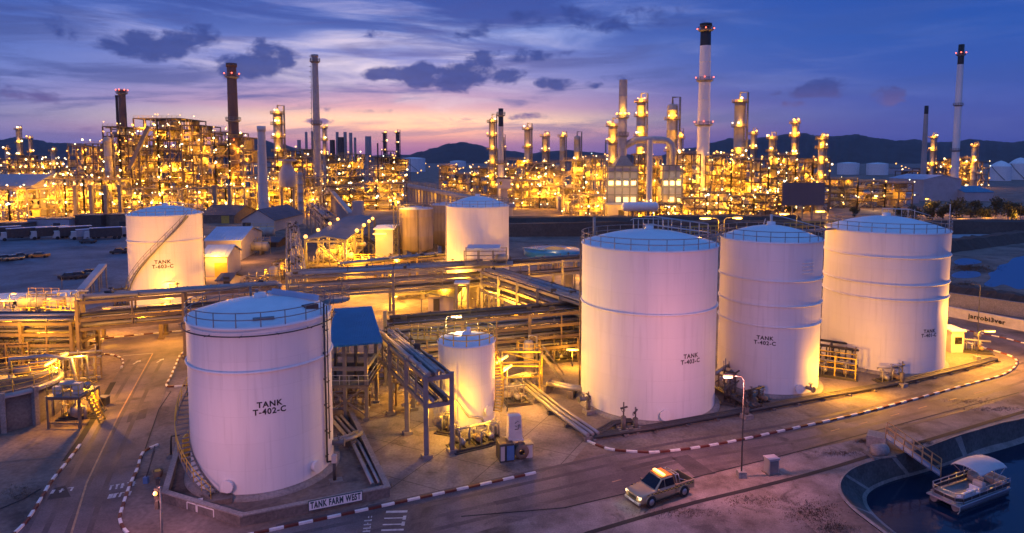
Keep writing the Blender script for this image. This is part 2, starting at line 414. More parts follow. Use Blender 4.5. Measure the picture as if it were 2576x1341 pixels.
# ---------------------------------------------------------------- ground
def gpts(l, z=0.0): return [G(u, v, z) for u, v in l]
BAS = lambda x, y: ((2200 + x / 2.344) * .911, (900 + y / 2.344) * .911)
WZ = -2.0
lip_px = [BAS(*p) for p in [(2600, 300), (1900, 470), (1472, 588), (1300, 625), (1150, 668), (1000, 722), (850, 782), (740, 815), (640, 838), (540, 862), (440, 893), (350, 930), (295, 975), (268, 1030), (275, 1085), (310, 1140), (370, 1200), (450, 1262), (560, 1345), (700, 1450)]]
lip = smooth(gpts(lip_px), 4)
wat_px = [BAS(*p) for p in [(2600, 400), (1900, 610), (1472, 752), (1330, 795), (1200, 832), (1080, 868), (960, 905), (850, 940), (740, 972), (650, 995), (570, 1022), (500, 1055), (455, 1095), (450, 1140), (475, 1190), (525, 1245), (600, 1310), (690, 1380), (800, 1470)]]
wat = smooth([G(u, v, WZ) for u, v in wat_px], 4)
far_lip = [Vector((52, 26, 0)), Vector((90, 40, 0)), Vector((130, 60, 0))]
inner = [Vector((p.x, p.y, 0)) for p in lip] + far_lip
m_ground = mat('bare_ground', (.29, .215, .18), .95, var=.5, scale=.12, fine=3, bump=.3, c2=(.17, .125, .10), stain=.18)
m_gravel = mat('gravel_verge', (.36, .29, .27), .95, var=.55, scale=.2, fine=9, bump=.6, c2=(.17, .125, .10), stain=.35)
m_asph = mat('asphalt', (.215, .165, .165), .75, var=.5, scale=.16, fine=8, c2=(.13, .10, .10), stain=.22)
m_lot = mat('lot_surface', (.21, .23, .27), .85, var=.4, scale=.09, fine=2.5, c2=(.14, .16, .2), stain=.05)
m_line = mat('road_line_paint', (.50, .31, .17), .7, var=.5, scale=1.5)
m_lwhite = mat('white_line_paint', (.66, .64, .62), .7, var=.5, scale=2.5)
def yardmat():
    m = mat('concrete_slabs', (.33, .285, .26), .85, var=.5, scale=.22, fine=5, c2=(.22, .18, .155), stain=.3)
    nt = m.node_tree; N = nt.nodes; L = nt.links; b = N['Principled BSDF']
    src = b.inputs['Base Color'].links[0].from_socket
    tc = N.new('ShaderNodeTexCoord'); mp = N.new('ShaderNodeMapping'); L.new(tc.outputs['Object'], mp.inputs[0])
    mp.inputs['Rotation'].default_value = (0, 0, math.radians(27))
    br = N.new('ShaderNodeTexBrick'); L.new(mp.outputs[0], br.inputs['Vector']); br.offset = 0; br.inputs['Scale'].default_value = 1
    br.inputs['Brick Width'].default_value = 5; br.inputs['Row Height'].default_value = 5; br.inputs['Mortar Size'].default_value = .035
    br.inputs['Color1'].default_value = (1, 1, 1, 1); br.inputs['Color2'].default_value = (.86, .86, .86, 1); br.inputs['Mortar'].default_value = (.3, .28, .26, 1)
    mx = N.new('ShaderNodeMix'); mx.data_type = 'RGBA'; mx.blend_type = 'MULTIPLY'; mx.inputs[0].default_value = 1
    L.new(src, mx.inputs[6]); L.new(br.outputs['Color'], mx.inputs[7]); L.new(mx.outputs[2], b.inputs['Base Color'])
    return m
m_yard = yardmat()
import bmesh
def sheet(name, outer, hole=None, z=0.0, m=None, thick=0):
    bm = bmesh.new()
    loops = [outer] + ([hole] if hole else [])
    edges = []
    for lp in loops:
        vs = [bm.verts.new((p[0], p[1], z)) for p in lp]
        edges += [bm.edges.new((vs[i], vs[(i + 1) % len(vs)])) for i in range(len(vs))]
    bmesh.ops.triangle_fill(bm, use_beauty=True, use_dissolve=False, edges=edges)
    bmesh.ops.recalc_face_normals(bm, faces=bm.faces)
    if bm.faces and sum(f.normal.z for f in bm.faces) < 0: bmesh.ops.reverse_faces(bm, faces=bm.faces)
    me = bpy.data.meshes.new(name); bm.to_mesh(me); bm.free(); me.materials.append(m)
    o = bpy.data.objects.new(name, me); col.objects.link(o); return struct(o)
R_ = 9000
sheet('ground', [(-R_, -600), (R_, -600), (R_, R_), (-R_, R_)], inner, 0, m_ground)
# basin bank, a lining that slopes from lip to below the water
m_bank = mat('bank_lining', (.10, .095, .095), .9, var=.5, scale=.5, fine=4, bump=.5)
m_coping = mat('bank_coping', (.28, .25, .235), .9, var=.4, scale=.5, fine=5)
b = MB(); k = len(lip)
def wnear(i):
    t = i / (k - 1) * (len(wat) - 1); j = min(int(t), len(wat) - 2); return wat[j].lerp(wat[j + 1], t - j)
rows = []
for i, p in enumerate(lip):
    q = wnear(i); q2 = q + (q - Vector((p.x, p.y, WZ))).normalized() * 1.5; q2.z = WZ - .9
    d = (Vector((q.x, q.y, 0)) - p); d.normalize()
    rows.append([p + Vector((0, 0, .06)) - d * .0, p + d * .35 + Vector((0, 0, .06)), p + d * .36 + Vector((0, 0, -.06)), q + Vector((0, 0, .25)) - d * .5, q + Vector((0, 0, .06)), q2])
vs = [x for r in rows for x in r]
for i in range(k - 1):
    for j in range(5):
        f = (i * 6 + j, i * 6 + j + 1, (i + 1) * 6 + j + 1, (i + 1) * 6 + j)
        b.f.append(f); b.m.append(0 if j < 1 else (0 if j >= 3 or (i % 14 in (5,) and j == 2) else 1)); b.sm.append(j > 1)
b.v = [tuple(x) for x in vs]
struct(b.build('basin_bank', [m_coping, m_bank]))
m_water = bpy.data.materials.new('water'); m_water.use_nodes = True
_b = m_water.node_tree.nodes['Principled BSDF']; _b.inputs['Base Color'].default_value = (.002, .018, .045, 1); _b.inputs['Specular IOR Level'].default_value = .3; _b.inputs['Roughness'].default_value = .09
_t = m_water.node_tree.nodes.new('ShaderNodeTexCoord'); _nz = m_water.node_tree.nodes.new('ShaderNodeTexNoise'); _nz.inputs['Scale'].default_value = 1.1; _nz.inputs['Detail'].default_value = 4
m_water.node_tree.links.new(_t.outputs['Object'], _nz.inputs['Vector'])
_bp = m_water.node_tree.nodes.new('ShaderNodeBump'); _bp.inputs['Strength'].default_value = .16; _bp.inputs['Distance'].default_value = .12
m_water.node_tree.links.new(_nz.outputs['Fac'], _bp.inputs['Height']); m_water.node_tree.links.new(_bp.outputs[0], _b.inputs['Normal'])
sheet('water', [(p.x, p.y) for p in inner], None, WZ, m_water)
# surfaces
verge = [(1130, 1400), (1190, 1341), (1421, 1277), (1754, 1200), (2022, 1133), (2315, 1054), (2563, 988), (2800, 915)] 
verge_low = [(2900, 985)] + [(u, v - 3) for u, v in lip_px[1:16]] + [(2000, 1290), (2060, 1345), (2120, 1420)]
sheet('verge', gpts(verge + verge_low), None, .004, m_gravel)
road_up = [(560, 1362), (670, 1339), (850, 1300), (1030, 1261), (1200, 1224), (1365, 1188), (1440, 1162), (1520, 1141), (1600, 1139), (1665, 1139), (1800, 1121), (2000, 1079), (2200, 1033), (2440, 968), (2520, 946), (2556, 920), (2548, 898), (2480, 876), (2395, 850), (2280, 815), (2280, 790), (2407, 823), (2576, 862), (2800, 915)]
road_lo = [(2800, 916), (2563, 989), (2315, 1055), (2022, 1134), (1754, 1201), (1421, 1278), (1190, 1342), (1060, 1400), (500, 1400)]
sheet('road', gpts(road_up + road_lo), None, .009, m_asph)
side_l = [(-90, 1420), (0, 1372), (55, 1327), (100, 1262), (130, 1212), (172, 1160), (195, 1130), (240, 1046), (285, 962), (302, 930), (310, 910), (300, 897), (270, 893), (225, 893), (150, 900), (150, 868), (235, 858), (330, 845), (470, 833), (600, 818), (600, 850), (520, 868), (470, 882), (455, 893), (445, 925), (430, 962), (418, 985), (395, 1050), (365, 1131), (345, 1180), (326, 1225), (308, 1280), (302, 1312), (322, 1345), (400, 1420)]
sheet('side_road', gpts(side_l), None, .013, m_asph)
yard = [(560, 1361), (670, 1338), (850, 1299), (1030, 1260), (1200, 1223), (1365, 1187), (1440, 1161), (1480, 1113), (1420, 1050), (1350, 990), (1300, 930), (1460, 900), (1460, 690), (900, 640), (880, 700), (860, 800), (920, 900), (900, 1000), (880, 1045), (985, 1255)]
sheet('yard', gpts(yard), None, .005, m_yard)
sheet('tank_farm_apron', gpts([(1480, 1112), (1530, 1131), (1600, 1138), (1665, 1138), (1800, 1120), (2000, 1078), (2200, 1032), (2440, 967), (2520, 945), (2555, 920), (2547, 899), (2480, 877), (2395, 852), (2100, 800), (1460, 800), (1300, 929), (1350, 989), (1420, 1049)]), None, .003, mat('apron', (.27, .225, .19), .9, var=.5, scale=.15, fine=4, c2=(.16, .125, .10), stain=.3))
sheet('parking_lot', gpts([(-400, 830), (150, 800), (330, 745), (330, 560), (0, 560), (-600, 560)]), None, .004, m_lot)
# road lines
def strip(name, pts, wd, z, m):
    b = MB(); pts = [Vector((p[0], p[1], 0)) for p in pts]
    L_, R2 = [], []
    for i, p in enumerate(pts):
        t = (pts[min(i + 1, len(pts) - 1)] - pts[max(i - 1, 0)]).normalized(); n = Vector((-t.y, t.x, 0))
        L_.append((p.x + n.x * wd / 2, p.y + n.y * wd / 2, z)); R2.append((p.x - n.x * wd / 2, p.y - n.y * wd / 2, z))
    k = len(pts)
    b.add(R2 + L_, [(i, i + 1, k + i + 1, k + i) for i in range(k - 1)])
    return struct(b.build(name, m))
strip('road_centre_line', gpts([(384, 890), (300, 1042), (218, 1215), (180, 1341), (165, 1400)]), .14, .019, m_line)
strip('road_give_way_line', gpts([(310, 895), (385, 889)]), .12, .019, m_lwhite)
strip('road_edge_line', gpts([(240, 893), (300, 893)]), .1, .019, m_lwhite)
for i, (u, v) in enumerate([(343, 912), (402, 908)]):     # faded turn arrows
    b = MB(); c = G(u, v); 
    b.add([(c.x - .1, c.y - .7, .019), (c.x + .1, c.y - .7, .019), (c.x + .1, c.y + .3, .019), (c.x - .1, c.y + .3, .019)], [(0, 1, 2, 3)])
    b.add([(c.x - .35, c.y + .3, .019), (c.x + .35, c.y + .3, .019), (c.x, c.y + 1.0, .019)], [(0, 1, 2)])
    struct(b.build('road_arrow', m_lwhite))
def glyphs(name, u0, v0, du, dv, n, hgt, wdt, seed, gap=.35):
    r = random.Random(seed); b = MB(); a = G(u0, v0); e = G(u0 + du, v0 + dv); t = (e - a).normalized(); nn = Vector((-t.y, t.x, 0))
    for i in range(n):
        o = a + t * (i * (wdt + gap))
        for _ in range(r.choice((2, 3, 3))):
            x0, x1 = sorted((r.random() * wdt, r.random() * wdt)); y0, y1 = r.choice(((0, hgt), (0, hgt), (hgt * .45, hgt * .6), (hgt * .85, hgt)))
            if y1 - y0 > .6 * hgt: x1 = x0 + .14
            else: x0, x1 = 0, wdt
            q = [o + t * x0 + nn * y0, o + t * x1 + nn * y0, o + t * x1 + nn * y1, o + t * x0 + nn * y1]
            b.add([(p.x, p.y, .0185 + .0015 * _) for p in q], [(0, 1, 2, 3)])
    return struct(b.build(name, m_lwhite))
glyphs('road_lettering', 273, 1234, 40, -7, 5, .8, .26, 3, .12)
glyphs('road_lettering', 266, 1256, 40, -6, 4, .7, .3, 5, .1)
glyphs('road_lettering', 972, 1285, -12, 46, 4, 1.5, .5, 8, .25)
glyphs('road_lettering', 918, 1300, -6, 40, 6, .5, .22, 12, .2)
glyphs('road_lettering', 125, 1243, 34, -5, 3, .6, .35, 15, .15)
b = MB(); b.add([(*G(u, v)[:2], .0175) for u, v in [(118, 1258), (178, 1250), (164, 1222), (138, 1228)]], [(0, 1, 2, 3)])
struct(b.build('road_patch', mat('patch', (.06, .045, .04), .9)))
m_patch = MATS['patch']
for q in ([(1690, 1152), (1730, 1144), (1800, 1192), (1748, 1200)], [(1560, 1178), (1690, 1148), (1700, 1156), (1572, 1187)], [(1240, 1262), (1300, 1250), (1310, 1258), (1250, 1271)], [(325, 1040), (372, 1028), (366, 1052), (318, 1064)], [(2120, 1058), (2200, 1040), (2208, 1046), (2128, 1065)]):
    o_ = sheet('road_patch', gpts(q), None, .0145, mat('worn_patch', (.10, .08, .082), .8, var=.5, scale=.5, fine=6))
for i, (u, v) in enumerate([(2090, 1085), (2160, 1068), (2240, 1047), (2310, 1028), (2385, 1008), (2450, 990), (1660, 1183), (1540, 1213)]):
    a = G(u, v); d = (G(u + 22, v - 6) - a)
    strip('road_dash', [a, a + d], .12, .019, m_line)
m_wear = mat('tyre_wear', (.125, .095, .095), .7, var=.5, scale=.3, fine=6)
RL = smooth(gpts([(700, 1372), (1050, 1295), (1400, 1215), (1700, 1150), (2000, 1098), (2250, 1042), (2450, 988), (2640, 925)]), 5)
for off in (-2.3, -.8, .9, 2.4):
    q = []
    for i, p_ in enumerate(RL):
        t_ = (RL[min(i + 1, len(RL) - 1)] - RL[max(i - 1, 0)]).normalized(); q.append(p_ + Vector((-t_.y, t_.x, 0)) * off)
    strip('tyre_track', q, .42, .0125, m_wear)
SL = smooth(gpts([(120, 1400), (190, 1240), (270, 1080), (340, 950), (372, 900)]), 5)
for off in (-1.9, -.6, .8, 2.0):
    q = []
    for i, p_ in enumerate(SL):
        t_ = (SL[min(i + 1, len(SL) - 1)] - SL[max(i - 1, 0)]).normalized(); q.append(p_ + Vector((-t_.y, t_.x, 0)) * off)
    strip('tyre_track', q, .38, .0165, m_wear)
# joints and drains in the ground
def channel(name, px, wd, m=None): return strip(name, gpts(px), wd, .022, m or mat('drain_channel', (.02, .02, .022), .8))
m_drain = mat('drain_channel', (.016, .016, .018), .85, var=.4)
channel('drain', [(1380, 1380), (1482, 1341), (1620, 1300), (1754, 1263), (1900, 1228), (2022, 1197), (2110, 1172), (2196, 1145)], .42, m_drain)
channel('drain', [(2300, 1118), (2400, 1088), (2480, 1064), (2576, 1036), (2700, 1000)], .45, m_drain)
channel('drain', [(165, 1160), (200, 1110), (240, 1045), (285, 962)], .55, m_drain)
channel('drain', [(-60, 1300), (0, 1281), (60, 1256), (103, 1230)], .2, m_drain)
channel('drain', [(-30, 1168), (60, 1157), (165, 1150)], .3, mat('kerb_edge', (.14, .12, .11), .9))
channel('drain', [(1160, 1300), (1421, 1278), (1754, 1200), (2022, 1133), (2315, 1054), (2563, 988)], .14, m_drain)
channel('road_joint', [(430, 985), (400, 1030), (365, 1131), (340, 1200)], .1, m_drain)
# red and white kerbs
def kerb(px, step=.95, sm=5, start=0):
    pts = smooth(gpts(px), sm); out = [pts[0]]; acc = 0
    seg = []; L0 = 0
    for p, q in zip(pts, pts[1:]): seg.append((L0, p, q)); L0 += (q - p).length
    def at(s):
        for l0, p, q in seg:
            d = (q - p).length
            if s <= l0 + d + 1e-6: return p.lerp(q, max(0, min(1, (s - l0) / max(d, 1e-6))))
        return seg[-1][2]
    b = MB(); n = int(L0 / step)
    for i in range(n):
        p, q = at(i * step + .012), at((i + 1) * step - .012); mm = at((i + .5) * step)
        mi = (i + start) % 2
        for a, c in ((p, mm), (mm, q)):
            b.beam(Vector((a.x, a.y, .07)), Vector((c.x, c.y, .07)), .2, .16, mi)
    return struct(b.build('kerb', [kwhite, redp]))
kerb([(600, 1354), (670, 1338), (850, 1299), (1030, 1260), (1200, 1223), (1365, 1187)])
kerb([(1478, 1111), (1530, 1131), (1600, 1138), (1665, 1138), (1800, 1120), (2000, 1078), (2200, 1032), (2440, 967), (2520, 945), (2555, 921), (2547, 899), (2480, 877), (2400, 852)])
kerb([(2395, 821), (2450, 836), (2520, 850), (2576, 864), (2700, 895)])
kerb([(-20, 1385), (55, 1327), (100, 1262), (130, 1212), (172, 1160), (202, 1120)])
kerb([(398, 1120), (360, 1140), (346, 1180), (326, 1225), (306, 1285), (302, 1312), (322, 1345), (390, 1400)], .8)
kerb([(236, 857), (330, 845), (475, 832)], 1.2)
kerb([(250, 892), (282, 894), (304, 902), (310, 915), (303, 930)], .8)
kerb([(480, 878), (455, 893), (442, 920), (428, 952), (418, 970), (432, 974), (480, 970)], .8)
# dark earth bunds beyond the tanks: raised ground
m_bund = mat('earth_bund', (.075, .06, .052), .95, var=.5, scale=.06, fine=1.5)
def bund(name, a, b_, wd, h, top=.4):
    a = Vector((a[0], a[1], 0)); b_ = Vector((b_[0], b_[1], 0)); t = (b_ - a).normalized(); n = Vector((-t.y, t.x, 0))
    m = MB(); prof = [(-wd / 2, -.05), (-wd * top / 2, h), (wd * top / 2, h), (wd / 2, -.05)]
    vs = []; K = 24; r = random.Random(int(wd * 10))
    for i in range(K + 1):
        p = a.lerp(b_, i / K)
        for x, z in prof: vs.append(p + n * (x + r.uniform(-.3, .3)) + Vector((0, 0, z * r.uniform(.88, 1.08) if z > 0 else z)))
    m.add(vs, [(i * 4 + j, i * 4 + j + 1, i * 4 + j + 5, i * 4 + j + 4) for i in range(K) for j in range(3)], 0, False)
    return struct(m.build(name, m_bund))
y1 = G(1288, 556).y
bund('earth_bank', (G(1200, 585).x, G(1288, 592).y), (G(2700, 590).x + 60, G(1288, 582).y), 10, 4.2)
bund('earth_bank', (G(1240, 552).x, G(1288, 566).y), (G(2000, 560).x, G(1288, 560).y), 14, 3.0)
bund('earth_bank', (G(2390, 735).x, G(2390, 735).y), (G(2640, 775).x, G(2640, 775).y), 6, 1.6)
bund('earth_bank', (G(2380, 640).x, G(2380, 632).y), (G(2700, 618).x, G(2700, 600).y), 9, 2.5)
# pale concrete-lined channel and ponds at the far right
sheet('lined_channel', gpts([(2380, 612), (2395, 590), (2600, 572), (2800, 560), (2800, 585), (2600, 603), (2440, 615)]), None, .03, mat('channel_lining', (.30, .36, .40), .8, var=.5, scale=.08, stretch=(1, .2, 1)))
m_pond = bpy.data.materials.new('pond_water'); m_pond.use_nodes = True; _b2 = m_pond.node_tree.nodes['Principled BSDF']
_b2.inputs['Base Color'].default_value = (.012, .12, .26, 1); _b2.inputs['Roughness'].default_value = .35; _b2.inputs['Specular IOR Level'].default_value = .2
sheet('pond', smooth(gpts([(2475, 716), (2492, 700), (2486, 688), (2505, 680), (2512, 668), (2535, 662), (2548, 650), (2575, 644), (2640, 628), (2760, 640), (2760, 745), (2640, 738), (2590, 726), (2560, 728), (2525, 716), (2500, 722)]), 4, True), None, .025, m_pond)
sheet('pond', smooth(gpts([(2400, 658), (2420, 650), (2450, 652), (2470, 660), (2440, 666), (2410, 666)]), 4, True), None, .025, m_pond)
sheet('pond', smooth(gpts([(2395, 690), (2420, 682), (2460, 684), (2465, 695), (2430, 700), (2400, 698)]), 4, True), None, .025, m_pond)
# hills: ridges with a front and a back slope
m_hill = mat('hill_forest', (.035, .042, .048), .95, var=.7, scale=.012, fine=.06)
def ridge(px, Y, depth, seed):
    r = random.Random(seed); xs = []
    pts = []
    for (u0, v0), (u1, v1) in zip(px, px[1:]):
        n = max(2, int(abs(u1 - u0) / 5))
        for i in range(n):
            t = i / n; s = (1 - math.cos(t * PI)) / 2
            pts.append((u0 + (u1 - u0) * t, v0 + (v1 - v0) * s))
    pts.append(px[-1]); b = MB(); rows = 9; vs = []
    for u, v in pts:
        p = Dp(u, v, Y); h = max(p.z, 1)
        for j in range(rows):
            t = j / (rows - 1) * 2 - 1; k = math.cos(t * PI / 2) ** 1.2 if abs(t) < 1 else 0
            z = h * k + (r.uniform(-1, 1) * h * .045 if abs(t) < .99 else 0) - (2 if abs(t) > .99 else 0)
            vs.append((p.x * (1 + t * depth / Y), Y + t * depth, z if t else h + r.uniform(-1, 1) * h * .022))
    fs = [(i * rows + j, (i + 1) * rows + j, (i + 1) * rows + j + 1, i * rows + j + 1) for i in range(len(pts) - 1) for j in range(rows - 1)]
    b.add(vs, fs, 0, True); return struct(b.build('hills', m_hill))
ridge([(-300, 372), (-100, 360), (0, 352), (40, 345), (85, 350), (130, 359), (200, 361), (260, 372), (400, 366), (480, 380), (560, 356), (610, 346), (650, 350), (700, 362), (760, 374), (810, 386), (900, 394)], 4200, 900, 1)
ridge([(1010, 396), (1060, 381), (1090, 372), (1130, 361), (1165, 357), (1195, 363), (1240, 374), (1290, 380), (1330, 386), (1380, 381), (1430, 377), (1480, 382), (1540, 386), (1640, 392)], 4000, 800, 2)
ridge([(1640, 394), (1740, 372), (1790, 358), (1840, 348), (1880, 351), (1940, 343), (2005, 333), (2060, 341), (2110, 342), (2150, 338), (2210, 348), (2260, 354), (2300, 350), (2340, 358), (2390, 357), (2440, 350), (2490, 354), (2540, 358), (2600, 352), (2760, 362), (3000, 380)], 3800, 800, 3)
ridge([(850, 396), (1000, 389), (1150, 392), (1350, 391), (1500, 394), (1700, 391)], 4400, 500, 4)
# ---------------------------------------------------------------- storage tanks
def rail_ring(b, R, z, h=1.05, n=24, r=.035, a0=0, a1=2 * PI, posts=None, m=0, mids=1):
    full = abs(a1 - a0 - 2 * PI) < 1e-6; K = 72
    def pt(a, zz): return (R * math.sin(a), -R * math.cos(a), zz)
    for i in range(mids + 1):
        zz = z + h * (i + 1) / (mids + 1)
        b.path([pt(a0 + (a1 - a0) * j / K, zz) for j in range(K if full else K + 1)], r, 5, m, closed=full)
    for j in range(n if full else n + 1):
        a = a0 + (a1 - a0) * j / n
        b.tube(pt(a, z - .15), pt(a, z + h), r, 5, m)
def spiral_stair(root, R, a0, z0, a1, z1, wd=.8, rm=None, hand=None, landing=False):
    n = max(6, int(abs(z1 - z0) / .24)); b = MB(); s = MB(); h = MB()
    P = lambda a, r, z: Vector((r * math.sin(a), -r * math.cos(a), z))
    for i in range(n + 1):
        t = i / n; a = a0 + (a1 - a0) * t; z = z0 + (z1 - z0) * t; da = .11 / R
        sg = 1 if a1 > a0 else -1
        b.beam(P(a, R + .06, z), P(a, R + wd, z), .19, .05)
    K = 40; A = [(a0 + (a1 - a0) * i / K, z0 + (z1 - z0) * i / K) for i in range(K + 1)]
    for q in (R + .07, R + wd + .03): 
        for (p, z), (p2, z2) in zip(A, A[1:]): s.beam(P(p, q, z - .03), P(p2, q, z2 - .03), .05, .18)
    h.path([P(p, R + wd + .05, z + 1.0) for p, z in A], .035, 5); h.path([P(p, R + wd + .05, z + .55) for p, z in A], .025, 5)
    for p, z in A[::3]: h.tube(P(p, R + wd + .05, z), P(p, R + wd + .05, z + 1.0), .03, 5)
    st = b.build('stairway', rm or steel, root)
    s.build('stringer', rm or steel, st); h.build('handrail', hand or railw, st); return st
def wrap_text(root, lines, R, ang, z, size, gap, mat_=None):
    b = MB()
    for i, s in enumerate(lines):
        vs, fs = text_geo(s, size, .016)
        vs = [((R + .012) * math.sin(ang + x / R), -(R + .012) * math.cos(ang + x / R), z - i * gap + y) for x, y, _ in vs]
        b.add(vs, fs)
    return b.build('lettering', mat_ or ink, root)
TK = {}
def tank(key, label, cx, half, vfront, H, rise=None, belts=(), railn=26, base=True, mshell=None, mroof=None, rails=True, group='white storage tanks', railm=None, seams=False, edge=True):
    vm = vfront - H / HC * (vfront - HZ) / 2; sm_ = cp + (CY - vm) / F * sp; sb = cp + (CY - vfront) / F * sp
    ap, am = math.atan((cx + half - CX) / F / sm_), math.atan((cx - half - CX) / F / sm_); a = (ap + am) / 2; th = math.sin((ap - am) / 2)
    f = G(CX + F * math.tan(a) * sb, vfront); dh = Vector((f.x, f.y, 0)).normalized()
    R = f.length * th / (1 - th); c = f + dh * R; rz = math.atan2(-c.x, c.y)
    t = thing('storage_tank', label, 'storage tank', (c.x, c.y, 0), rz, group)
    TK[key] = (t, R, H, c)
    b = MB(); prof = [(R, .25)]
    n = int(H / 2.05)
    for i in range(1, n + 1):
        z = .25 + (H - .25) * i / (n + 0.0)
        if i < n and seams: prof += [(R, z - .03), (R + .006, z - .02), (R + .006, z + .02), (R, z + .03)]
        else: prof += [(R, z)]
    b.lathe(prof, 96); b.build('shell', mshell or white, t)
    rise = rise if rise is not None else R * .2
    b = MB(); b.lathe([(R + .1, H - .12), (R + .1, H + .02), (R * .97, H + rise * .07), (R * .8, H + rise * .33), (R * .6, H + rise * .60), (R * .4, H + rise * .81), (R * .2, H + rise * .95), (R * .06, H + rise), (.01, H + rise * 1.01)], 72)
    b.lathe([(.45, H + rise * .98), (.45, H + rise + .35), (.01, H + rise + .38)], 16)
    b.build('roof', mroof or whiteroof, t)
    if base:
        b = MB(); b.lathe([(R + .55, -.05), (R + .5, .22), (R - .1, .26)], 72); b.lathe([(R + .12, .25), (R + .12, .30), (R, .30)], 72)
        b.build('plinth', conc, t)
    for z in belts:
        b = MB(); b.path([((R + .05) * math.sin(2 * PI * i / 96), -(R + .05) * math.cos(2 * PI * i / 96), z) for i in range(96)], .11, 8, closed=True)
        b.build('wind_girder', mshell or white, t)
    if rails:
        b = MB(); rail_ring(b, R + .03, H + .05, 1.05, railn, .055 if railm else .038); b.build('guard_rail', railm or steel, t)
    return t, R, H
def on(R, a, z, r=0.0): return Vector(((R + r) * math.sin(a), -(R + r) * math.cos(a), z))
def manhole(t, R, a, z, r=.38, name='manhole'):
    b = MB(); b.tube(on(R, a, z), on(R, a, z, .32), r, 18); b.tube(on(R, a, z, .30), on(R, a, z, .38), r * 1.22, 18)
    return b.build(name, white, t)
def downpipe(t, R, a, z0, z1, r=.07, m=None, name='riser_pipe'):
    b = MB(); b.tube(on(R, a, z0, .16), on(R, a, z1, .16), r, 8)
    z = z0 + .5
    while z < z1: b.tube(on(R, a - .25 / R, z, .16), on(R, a + .25 / R, z, .16), .035, 5); b.tube(on(R, a, z, 0), on(R, a, z, .2), .035, 5); z += 2.1
    return b.build(name, m or dark, t)
def nozzle(t, R, a, z, r=.22, l=1.0):
    b = MB(); b.tube(on(R, a, z), on(R, a, z, l), r, 12); b.tube(on(R, a, z, l - .1), on(R, a, z, l), r * 1.6, 14)
    b.tube(on(R, a, z, l * .55), on(R, a, z, l * .55) + Vector((0, 0, .5)), r * .5, 8); b.lathe([(.22, 0), (.25, .03), (.22, .06)], 12, tuple(on(R, a, z + .5, l * .55)))
    return b.build('nozzle', steel, t)
# A: front, west farm
t, R, H = tank('A', 'white TANK T-402-C standing inside the walled TANK FARM WEST enclosure', 656, 181, 1248, 12.75, 1.15, (9.45,), 20)
wrap_text(t, ('TANK', 'T-402-C'), R, .08, 6.95, .60, .54)
spiral_stair(t, R, -.62, .35, -2.3, 7.2, .95, steel, yellow)
b = MB(); zz = H - .55; b.path([((R + .3) * math.sin(2 * PI * i / 80), -(R + .3) * math.cos(2 * PI * i / 80), zz) for i in range(80)], .05, 6, closed=True)
for i in range(14):
    a = 2 * PI * i / 14 + .2; b.tube(on(R, a, zz), on(R, a, zz, .55), .03, 5)
b.build('drench_pipe', dark, t)
downpipe(t, R, .98, .8, H + .9, .075); downpipe(t, R, 1.07, 2.5, H + .6, .05)
manhole(t, R, -.48, 1.05); manhole(t, R, .72, 1.15); nozzle(t, R, 1.3, 1.6)
b = MB()
for i in range(3): b.tube(on(R, .98, .8 - 0, .16), on(R, 1.12 + .0 * i, .5, .35), .07, 8)
b.build('drain_elbow', dark, t)
def roofpt(R, H, rise, a, k): return Vector((R * k * math.sin(a), -R * k * math.cos(a), H + rise * (1 - k)))
for a, k, h in ((-2.6, .25, .95), (2.2, .35, .9), (-2.2, .05, .6)):
    p = roofpt(R, H, 1.15, a, k); b = MB(); b.tube(p, p + Vector((0, 0, h)), .09, 8); b.tube(p, p + Vector((0, 0, .1)), .25, 12); b.tube(p + Vector((0, 0, h)), p + Vector((0, 0, h + .1)), .15, 8); b.build('roof_vent', steel, t)
b = MB(); p, q = Vector((.6, 1.2, H + 1.3)), Vector((R * .78, .4, H + .62))
b.beam(p, q, .7, .1); b.beam(p + Vector((.3, -.4, .1)), q + Vector((.3, -.4, .1)), .06, .5); b.build('roof_walkway', roofb, t)
b = MB(); b.box((R * .68, -R * .36, H + .45), (1.1, .7, .4), .5); b.build('roof_hatch', dark, t)
b = MB(); b.box((.2, -R * .8, H + .4), (1.5, .5, .12)); b.build('roof_hatch', steel, t)
# side platform behind the tank head
b = MB(); rail_ring(b, 1.5, H + .2, 1.0, 12, .03); 
b.v = [(x + R + .3, y + 1.6, z) for x, y, z in b.v]
b.lathe([(.01, H + .1), (1.5, H + .1), (1.5, H + .2), (.01, H + .2)], 24, (R + .3, 1.6, 0)); b.build('side_platform', steel, t)
# B
t, R, H = tank('B', 'wide white TANK T-403-C beside the kerb curve and the street lamp', 1632, 169.5, 1065, 16.4, 1.35, (10.4,), 26)
wrap_text(t, ('TANK', 'T-403-C'), R, .64, 6.35, .58, .54)
manhole(t, R, .25, .95, .42); nozzle(t, R, -.95, 1.0, .2, 1.3)
b = MB()
b.beam((-.4, .5, H + 1.75), (.6, .9, H + 1.75), 1.0, .08); b.beam((.4, .9, H + 1.7), (R * .9, R * .55, H + .75), .9, .1)
for s in (-.45, .45):
    b.path([(-.4, .5 + s, H + 2.6), (.5, .9 + s, H + 2.6), (R * .9, R * .55 + s, H + 1.65)], .035, 5)
    for k in range(7): p = Vector((.4, .9 + s, 0)).lerp(Vector((R * .9, R * .55 + s, 0)), k / 6); z = 1.7 + (.75 - 1.7) * k / 6; b.tube((p.x, p.y, H + z - .6), (p.x, p.y, H + z + .9), .03, 5)
for k in range(8): b.tube((-1.6 + k * .5, .2, H + 1.0), (-1.6 + k * .5, .2, H + 2.3), .04, 5)
b.path([(-1.9, .2, H + 2.2), (-1.6, .2, H + 2.4), (2.2, .2, H + 2.4)], .04, 5)
b.build('roof_walkway', railw, t)
